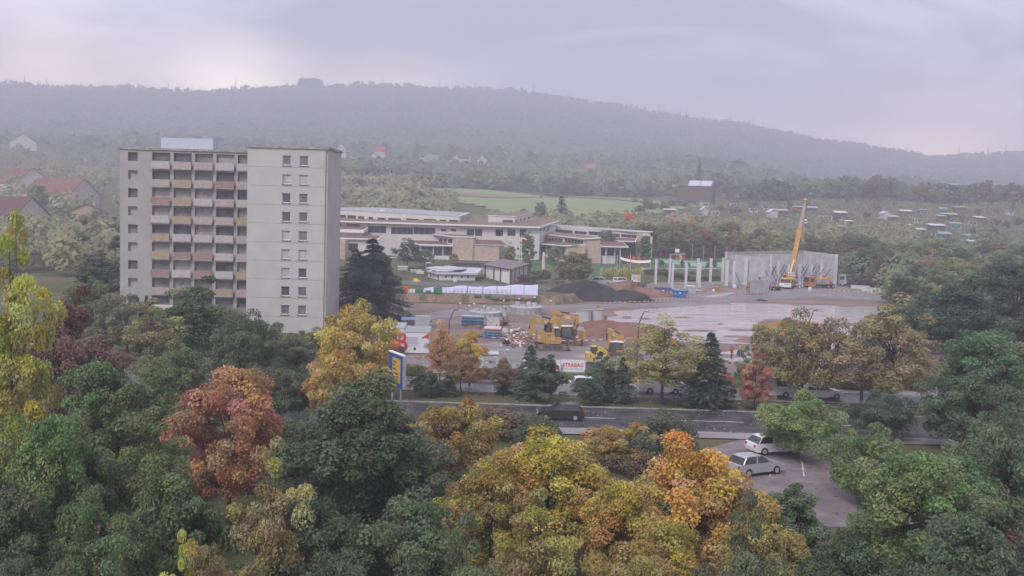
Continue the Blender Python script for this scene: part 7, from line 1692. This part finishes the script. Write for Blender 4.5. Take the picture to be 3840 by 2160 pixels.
# ---- small buildings on the terrace
HZ = lambda x, y: (1590 + x / 6.44, 980 + y / 6.44)
h0, h1, hL = P3(HZ(372, 300), 236), P3(HZ(1240, 290), 238), P3(HZ(100, 265), 243)
gzz = 1.5
HU = empty('brick_hut', (h0[0], 238, gzz), 0, 'low whitewashed hut with arched windows and a curved metal roof', 'hut')
M_wb = mat('whitewashed_brick', (.60, .59, .61), .9, .12, 2.5, detail=9)
facade(HU, 'front_wall', M_wb, h0, h1, gzz - .3, h0[2], holes_px([(*HZ(510, 330), *HZ(562, 422)), (*HZ(655, 328), *HZ(712, 416)), (*HZ(890, 328), *HZ(945, 412)), (*HZ(1040, 328), *HZ(1095, 410))], h0, h1), t=.25, frame_m=M_white)
facade(HU, 'side_wall', M_wb, hL, h0, gzz - .3, h0[2], [(1.4, 2.2, 1.9, 3.1), (3.2, 4.0, 1.9, 3.1), (6.3, 7.3, 1.55, 3.1)], t=.25, frame=False)
M_mroof = mat('metal_roof', (.50, .51, .56), .4, .1, 1.2)
bk = (h1[0] + 1.5, 246.0)
buildw(MB().prism_z([(h0[0] - .4, h0[1] - .5, h0[2] + .1), (h1[0] + .6, h1[1] - .5, h1[2] + .15), (bk[0], bk[1], h1[2] + .7), (hL[0] + 3, 247, h0[2] + .9), (hL[0] - .4, hL[1] - .3, h0[2] + .1)], h0[2] - .12), 'roof', M_mroof, HU)
cx_, cy_ = P3(HZ(500, 160), 241)[0], 242.0; n = 18; vs, fs = [], []
for i in range(n + 1):
    a_ = -2.6 + 4.3 * i / n
    for r_, z in ((5.2, h0[2] + .75), (5.2, h0[2] + 1.05), (2.2, h0[2] + 1.35), (2.2, h0[2] + .75)): vs.append((cx_ + r_ * math.cos(a_) * .95, cy_ + r_ * math.sin(a_) * .8, z))
for i in range(n):
    for k in range(4): fs.append((i * 4 + k, (i + 1) * 4 + k, (i + 1) * 4 + (k + 1) % 4, i * 4 + (k + 1) % 4))
buildw(MB().add(vs, fs + [(0, 1, 2, 3), tuple(n * 4 + k for k in (3, 2, 1, 0))]), 'crescent_roof', M_mroof, HU)
p_ = P3(HZ(235, 230), 239.2); sg = buildw(MB().rbox((p_[0], p_[1], p_[2]), (1.1, .08, .3), -.5), 'name_board', M_white, HU); 
# white shed with dark roof
s0, s1 = P3(HZ(708, 50), 256), P3(HZ(1480, 55), 256)
SHd = empty('shed', (s0[0], 256, 2.0), 0, 'cream flat-roofed shed with a grey door behind the hut', 'shed')
facade(SHd, 'wall', M_cream, s0, s1, 1.6, s0[2], holes_px([(*HZ(722, 90), *HZ(850, 178))], s0, s1), t=.25, frame_m=M_white)
dq = [hit(*HZ(1292, 96), s0, s1), hit(*HZ(1375, 315), s0, s1)]; buildw(MB().box(s0[0] + dq[0][0], s0[0] + dq[1][0], 255.94, 256.0, max(dq[1][1], 1.7), dq[0][1]), 'door', M_greyc, SHd)
buildw(MB().box(s0[0] - .9, s1[0] + .3, 255.2, 262, s0[2], s0[2] + .3), 'roof', M_rooftile, SHd); buildw(MB().box(s0[0], s1[0], 256.26, 261.5, 1.6, s0[2] - .02), 'core', M_cream, SHd)
# garages
c_, l_, r_ = P3(HZ(2090, 205), 232), P3(HZ(1462, 120), 247), P3(HZ(2500, 160), 243)
GA = empty('garage_row', (c_[0], 232, 1.5), 0, 'garage row with three white doors and a brown roof', 'garage')
Lg = math.hypot(c_[0] - l_[0], c_[1] - l_[1])
facade(GA, 'door_wall', M_wood_d, l_, c_, 1.3, c_[2] + .1, [(.5, Lg * .35, 1.6, c_[2] - .15), (Lg * .38, Lg * .61, 1.6, c_[2] - .15), (Lg * .64, Lg - .5, 1.6, c_[2] - .15)], t=.3, glass=M_white, frame=False)
facade(GA, 'side_wall', M_cream, c_, r_, 1.3, c_[2] + .3, [(9, 10, 2.4, 3.2)], t=.3, frame=False)
u = Vector((r_[0] - c_[0], r_[1] - c_[1], 0)); Lr = u.length; u /= Lr
for k in range(5): q_ = Vector((c_[0], c_[1], 0)) + u * (k * Lr / 4); buildw(MB().box(q_.x - .12, q_.x + .12, q_.y - .06, q_.y + .2, 1.3, c_[2] + .4), 'timber_post', M_wood_d, GA)
b4 = (l_[0] + r_[0] - c_[0], l_[1] + r_[1] - c_[1])
buildw(MB().prism_z([(l_[0] - .5, l_[1] - .6, c_[2] + .15), (c_[0] + .1, c_[1] - .8, c_[2] + .15), (r_[0] + .5, r_[1], c_[2] + .9), (b4[0], b4[1] + .5, c_[2] + .9)], [c_[2] + .05, c_[2] + .05, c_[2] + .75, c_[2] + .75]), 'roof', mat('brown_sheet_roof', (.20, .16, .17), .7, .12), GA)
p = spot(1706, 229); R = empty('switch_box', p, 0, 'small pale cabinet on a post behind the tarpaulins', 'cabinet'); MB().box(-.35, .35, -.2, .2, .5, 1.5).build('cabinet_body', M_cont, R); MB().cyl((0, 0, 0), (0, 0, .5), .06, n=6).build('post', M_galv, R)
p = spot(1562, 232); o = MB().cyl((0, 0, 0), (0, 0, .35), .95, .8, 14).cyl((0, 0, .35), (.1, 0, .6), .8, .35, 14).build('covered_sandpit', M_yellow2, None, p); tag(o, 'yellow covered heap in the garden beside the hut', 'cover')
for k, (px, d, m, w, h, lab) in enumerate(((1606, 250, M_wood_d, 1.0, 2.6, 'dark wooden tower with a white cap in the garden'), (1560, 248, M_galv, 2.4, 1.0, 'grey garden bench frame beside the wooden tower'), (1510, 250, M_conc, 2.2, 1.6, 'pale garden hutch below the spruce'), (1575, 246, M_white, 1.6, .9, 'white garden table beside the hutch'), (1630, 244, M_brick, 2.0, 1.1, 'low reddish garden wall beside the hut'))):
    p = spot(px, d); R = empty('garden_hutch' if k != 4 else 'garden_wall', p, .2, lab, 'garden furniture'); MB().box(-w / 2, w / 2, -.4, .4, .0 if k in (0, 4) else h * .5, h).build('hutch_body', m, R); MB().box(-w / 2 - .1, w / 2 + .1, -.5, .5, h, h + .12).build('hutch_top', M_white, R)
    if k not in (0, 4):
        for x in (-w / 2 + .1, w / 2 - .1): MB().box(x - .05, x + .05, -.3, .3, 0, h * .5).build('leg', M_wood, R)
# ---- playground and court
p = spot(2037, 262); h = at(2037, 945, 262).z - p.z; R = empty('parasol', p, 0, 'closed cream parasol on the school lawn', 'parasol'); MB().cyl((0, 0, 0), (0, 0, h), .05).build('pole', M_wood, R); MB().cyl((0, 0, .9), (0, 0, h - .25), .42, .3, 10).cyl((0, 0, h - .25), (0, 0, h), .3, .05, 10).build('folded_canopy', mat('cream_cloth', (.58, .53, .45), .8, .05), R); MB().cyl((0, 0, 0), (0, 0, .12), .45, n=12).build('base', M_conc, R)
p = spot(2250, 256); R = empty('swing_frame', p, .1, 'timber swing frame on the school lawn', 'swing')
for x in (0, 2.4):
    for s in (-1, 1): MB().cyl((x, s * .9, 0), (x + .2, 0, 2.1), .06, n=6).build('leg', M_galv, R)
MB().cyl((.2, 0, 2.1), (2.6, 0, 2.1), .07, n=6).build('beam', M_galv, R)
for x in (1.0, 1.6): MB().cyl((x, 0, .5), (x, 0, 2.1), .012, n=4).build('chain', M_steel, R)
MB().box(.9, 1.7, -.12, .12, .45, .5).build('seat', M_black, R)
def sail(label, a, b, c, d_):
    A, B, C, D = [Vector(v) for v in (a, b, c, d_)]; n = 8; vs = []
    for j in range(n + 1):
        for i in range(n + 1):
            s, t = i / n, j / n; q = A.lerp(B, s).lerp(D.lerp(C, s), t); q.z -= .5 * (1 - (2 * s - 1) ** 2); vs.append(q - A)
    o = MB().add(vs, [(j * (n + 1) + i, j * (n + 1) + i + 1, (j + 1) * (n + 1) + i + 1, (j + 1) * (n + 1) + i) for i in range(n) for j in range(n)]).build('shade_sail', mat('sail_white', (.62, .60, .55), .7, .04), None, A); tag(o, label, 'sail')
sl0, sl1 = at(2325, 972, 268), at(2440, 984, 268)
sail('sagging white shade sail over the playground', sl0, sl1, sl1 + Vector((.3, 2.2, .5)), sl0 + Vector((.3, 2.2, .5)))
sl2, sl3 = at(2425, 966, 300), at(2580, 985, 290)
for q_, lab in ((sl0, 'near'), (sl1, 'far'), (at(2315, 960, 266), 'x'), (at(2365, 955, 268), 'y')):
    p = Vector((q_.x, q_.y, gz(q_.x, q_.y))); R = empty('sail_post', p, 0, 'pale post holding the playground shade sail', 'post', 'shade sail posts'); MB().cyl((0, 0, 0), (0, 0, q_.z - p.z + .15), .09, n=6).build('post_shaft', M_conc, R); MB().cyl((0, 0, q_.z - p.z + .15), (0, 0, q_.z - p.z + .25), .12, n=6).build('post_cap', M_galv, R)
for k, (px, py) in enumerate(((2355, 955), (2372, 950), (2378, 952), (2393, 958), (2398, 962), (2418, 965), (2255, 955))):
    p = spot(px, 300 - k); R = empty('play_post', p, 0, 'bright red-orange climbing post on the lawn' if px > 2300 else 'blue climbing post beside the glazed wing', 'post', 'red-orange climbing posts' if px > 2300 else None); MB().cyl((0, 0, 0), (0, 0, 2.3), .22, n=8).build('post_shaft', M_orange if px > 2300 else M_signblue, R); MB().cyl((0, 0, 2.3), (0, 0, 2.5), .26, .1, 8).build('post_cap', M_red if px > 2300 else M_blue, R)
p = spot(2535, 318); R = empty('goal_frame', p, .1, 'white goal frame with basketball board on the green court', 'goal')
for x in (-1.6, 1.6):
    for y in (0, 1.2): MB().cyl((x, y, 0), (x, y, 2.3), .06, n=6).build('goal_post', M_white, R)
MB().cyl((-1.6, 0, 2.3), (1.6, 0, 2.3), .06, n=6).build('crossbar', M_white, R); MB().cyl((.5, 1.4, 0), (.5, 1.4, 3.6), .07, n=6).build('board_post', M_galv, R); MB().box(-.1, 1.2, 1.2, 1.26, 2.9, 3.9).build('basketball_board', M_white, R)
for k in range(8):
    px = 2595 + k * 42; d = 326 - k * 1.5; p = spot(px, d); h = at(px, 918 + k * 2, d).z - p.z; R = empty('net_post', p, 0, 'timber post of the ball net behind the court', 'post', 'ball net posts'); MB().cyl((0, 0, 0), (0, 0, h), .12, n=6).build('post_shaft', M_wood, R); MB().cyl((0, 0, h), (0, 0, h + .1), .13, .05, 6).build('post_cap', M_wood_d, R)
pa, pb = spot(2595, 326), spot(2889, 315.5); w = MB(); n = 90
for i in range(n + 1): q_ = pa.lerp(pb, i / n); w.cyl(q_ - pa, q_ - pa + Vector((0, 0, 4.2)), .012, n=3, caps=False)
for j in range(22): w.cyl(Vector((0, 0, .2 + j * .19)), pb - pa + Vector((0, 0, .2 + j * .19)), .012, n=3, caps=False)
tag(w.build('ball_net', mat('net_green', (.03, .09, .08), .8, .1), None, pa), 'dark green ball net behind the sports court', 'net')
for k in range(7):
    p = spot(2480 + k * 14, 342 - k); R = empty('play_hut', p, .2 * k, 'small red-brown play hut at the wood edge', 'play hut', 'play huts at the wood edge'); MB().box(-.6, .6, -.5, .5, 0, 1.2).build('hut_wall', M_wood if k % 2 else M_red, R); MB().prism_y([(-.8, 1.15), (.8, 1.15), (0, 1.8)], -.6, .6).build('hut_roof', M_rust, R)
# ---- fallen leaves over street and forecourt
rng = np.random.RandomState(77); n_ = 5200
lx = rng.uniform(-40, 60, n_); ly = np.where(rng.rand(n_) < .6, rng.uniform(90.6, 117, n_), rng.uniform(64, 92, n_)); lz = np.where((ly > 115) | (ly < 92.7) & (ly > 90.5), .125, .06)
N_ = rng.normal(size=(n_, 3)) * .25 + np.array([0, 0, 1]); N_ /= np.linalg.norm(N_, axis=1, keepdims=True)
v_, f_ = leaf_quads(np.stack([lx, ly, lz], 1), N_, .2, rng)
lv = link(bpy.data.objects.new('fallen_leaves', np_mesh('fallen_leaves', v_, f_, FOL, attr=rng.rand(n_, 3)))); lv.color = (.24, .15, .05, 1); tag(lv, 'fallen autumn leaves scattered over street and forecourt', 'leaves', kind='stuff')
# ---- people (their faces are blurred in the photo)
def person(label, loc, rz, top, legs, helmet=None, vest=None, arms=((.28, .0, 1.05), (.3, -.1, .82), (-.28, 0, 1.05), (-.3, -.1, .82)), h=1.76):
    k = h / 1.76; R = empty('person', loc, rz, label, 'person'); R.scale = (k, k, k)
    V = {'pel': (0, 0, .95), 'bel': (0, 0, 1.12), 'che': (0, 0, 1.36), 'nec': (0, 0, 1.50), 'hed': (0, -.02, 1.60), 'top': (0, -.01, 1.72), 'lh': (.1, 0, .90), 'lk': (.12, -.03, .5), 'la': (.13, 0, .09), 'lt': (.13, -.16, .04), 'rh': (-.1, 0, .90), 'rk': (-.12, -.03, .5), 'ra': (-.13, 0, .09), 'rt': (-.13, -.16, .04),
         'ls': (.2, 0, 1.42), 'le': arms[0], 'lw': arms[1], 'lf': tuple(np.array(arms[1]) + np.array((0, -.05, -.1))), 'rs': (-.2, 0, 1.42), 're': arms[2], 'rw': arms[3], 'rf': tuple(np.array(arms[3]) + np.array((0, -.05, -.1)))}
    rad = {'pel': .15, 'bel': .14, 'che': .16, 'nec': .06, 'hed': .095, 'top': .075, 'lh': .1, 'lk': .07, 'la': .05, 'lt': .04, 'ls': .075, 'le': .05, 'lw': .036, 'lf': .035}
    E_ = [('pel', 'bel'), ('bel', 'che'), ('che', 'nec'), ('nec', 'hed'), ('hed', 'top'), ('pel', 'lh'), ('lh', 'lk'), ('lk', 'la'), ('la', 'lt'), ('pel', 'rh'), ('rh', 'rk'), ('rk', 'ra'), ('ra', 'rt'), ('che', 'ls'), ('ls', 'le'), ('le', 'lw'), ('lw', 'lf'), ('che', 'rs'), ('rs', 're'), ('re', 'rw'), ('rw', 'rf')]
    names = list(V); me = bpy.data.meshes.new('body'); me.from_pydata([V[n_] for n_ in names], [(names.index(a), names.index(b)) for a, b in E_], []); o = bpy.data.objects.new('body', me); COL.objects.link(o)
    o.modifiers.new('skin', 'SKIN'); 
    if not me.skin_vertices: me.skin_vertices.new() if hasattr(me.skin_vertices, 'new') else None
    bpy.context.view_layer.objects.active = o
    if not me.skin_vertices: bpy.ops.mesh.customdata_skin_add()
    for i, n_ in enumerate(names):
        r_ = rad.get(n_, rad.get('l' + n_[1:], .06)); me.skin_vertices[0].data[i].radius = (r_, r_ * (.75 if n_ in ('pel', 'bel', 'che') else 1)); me.skin_vertices[0].data[i].use_root = n_ == 'pel'
    o.modifiers.new('sub', 'SUBSURF').levels = 1
    bpy.context.view_layer.update(); dg = bpy.context.evaluated_depsgraph_get(); m2 = bpy.data.meshes.new_from_object(o.evaluated_get(dg)); bpy.data.objects.remove(o)
    m2.materials.clear()
    for mm in (top, legs, M_skin): m2.materials.append(mm)
    for pl in m2.polygons: z = pl.center.z; x = abs(pl.center.x); pl.material_index = 2 if z > 1.49 or (x > .24 and z < .9) else (1 if z < .97 and x < .24 else 0)
    b = bpy.data.objects.new('body', m2); link(b, R)
    for s in (-1, 1):
        MB().rbox((s * .035, -.115, 1.615), (.022, .012, .014)).build('eye', M_black, b)
    MB().rbox((0, -.125, 1.585), (.024, .03, .045)).build('nose', M_skin, b)
    if helmet: MB().cyl((0, -.01, 1.655), (0, -.01, 1.73), .125, .11, 12).cyl((0, -.01, 1.73), (0, -.01, 1.79), .11, .05, 12).build('helmet', helmet, R)
    else: MB().cyl((0, .01, 1.66), (0, .01, 1.76), .105, .06, 10).build('hair', mat('dark_hair', (.04, .03, .025), .8, .2), R)
    if vest: MB().cyl((0, 0, .98), (0, 0, 1.44), .205, .19, 12).build('vest', vest, R)
    for s, q_ in ((1, arms[1]), (-1, arms[3])):
        hd_ = MB()
        for i in range(4): hd_.cyl((q_[0] - .03 + i * .02, q_[1] - .05, q_[2] - .1), (q_[0] - .03 + i * .02, q_[1] - .07, q_[2] - .17 - .01 * (i % 2)), .009, .007, 5)
        hd_.cyl((q_[0] - s * .03, q_[1] - .05, q_[2] - .06), (q_[0] - s * .055, q_[1] - .08, q_[2] - .11), .01, .008, 5); hd_.build('fingers', M_skin, b)
    return R
M_cloth = mat('dark_workwear', (.05, .055, .07), .9, .1); M_cloth2 = mat('grey_workwear', (.14, .14, .15), .9, .1)
p = on(2245, 1212, 0); p.y += 3.4; person('worker in orange standing behind the concrete rings', (p.x, p.y, gz(p.x, p.y) + .03 + .9), .4, M_orange, M_cloth, None, M_orange)
boxes('spoil_platform', 'flat spoil heap behind the concrete rings', (p.x, p.y, gz(p.x, p.y)), 0, [('spoil', G_redsoil, (-1.6, 1.6, -.8, 1.2, 0, .93))], 'heap')
q_ = Vector(XA.location); person('worker in dark clothes standing on the amber excavator', (q_.x - .55, q_.y - .2, 2.38), .2, M_cloth, M_cloth2, None, None, ((.3, -.1, 1.12), (.22, -.3, 1.05), (-.3, -.1, 1.12), (-.22, -.3, 1.05)))
p = on(2742, 1348, 0); person('person in a red jacket beside the stop sign', (p.x, p.y, .03), .9, M_red, M_cloth, None, None)
p = on(2806, 1096, .4); person('worker with a blue helmet and orange vest beside the standing concrete panel', (p.x - .2, p.y + .8, gz(p.x, p.y) + .06), -.6, M_orange, M_cloth, mat('helmet_blue', (.25, .42, .62), .4, .03), M_orange)
# ---------------------------------------------------------------- haze: air between here and the hill
hz = MB().box(-2700, 2700, -420, 3350, -96, 322).build('haze', mat('air', (1, 1, 1)))
mh = bpy.data.materials.new('haze_air'); mh.use_nodes = True; nt = mh.node_tree; nt.nodes.clear()
ho = nt.nodes.new('ShaderNodeOutputMaterial'); hv = nt.nodes.new('ShaderNodeVolumePrincipled')
hv.inputs['Color'].default_value = (0.71, 0.715, 0.82, 1); hv.inputs['Density'].default_value = 0.00072; hv.inputs['Anisotropy'].default_value = 0.0
nt.links.new(hv.outputs[0], ho.inputs['Volume'])
hz.data.materials.clear(); hz.data.materials.append(mh)
tag(hz, kind='stuff')
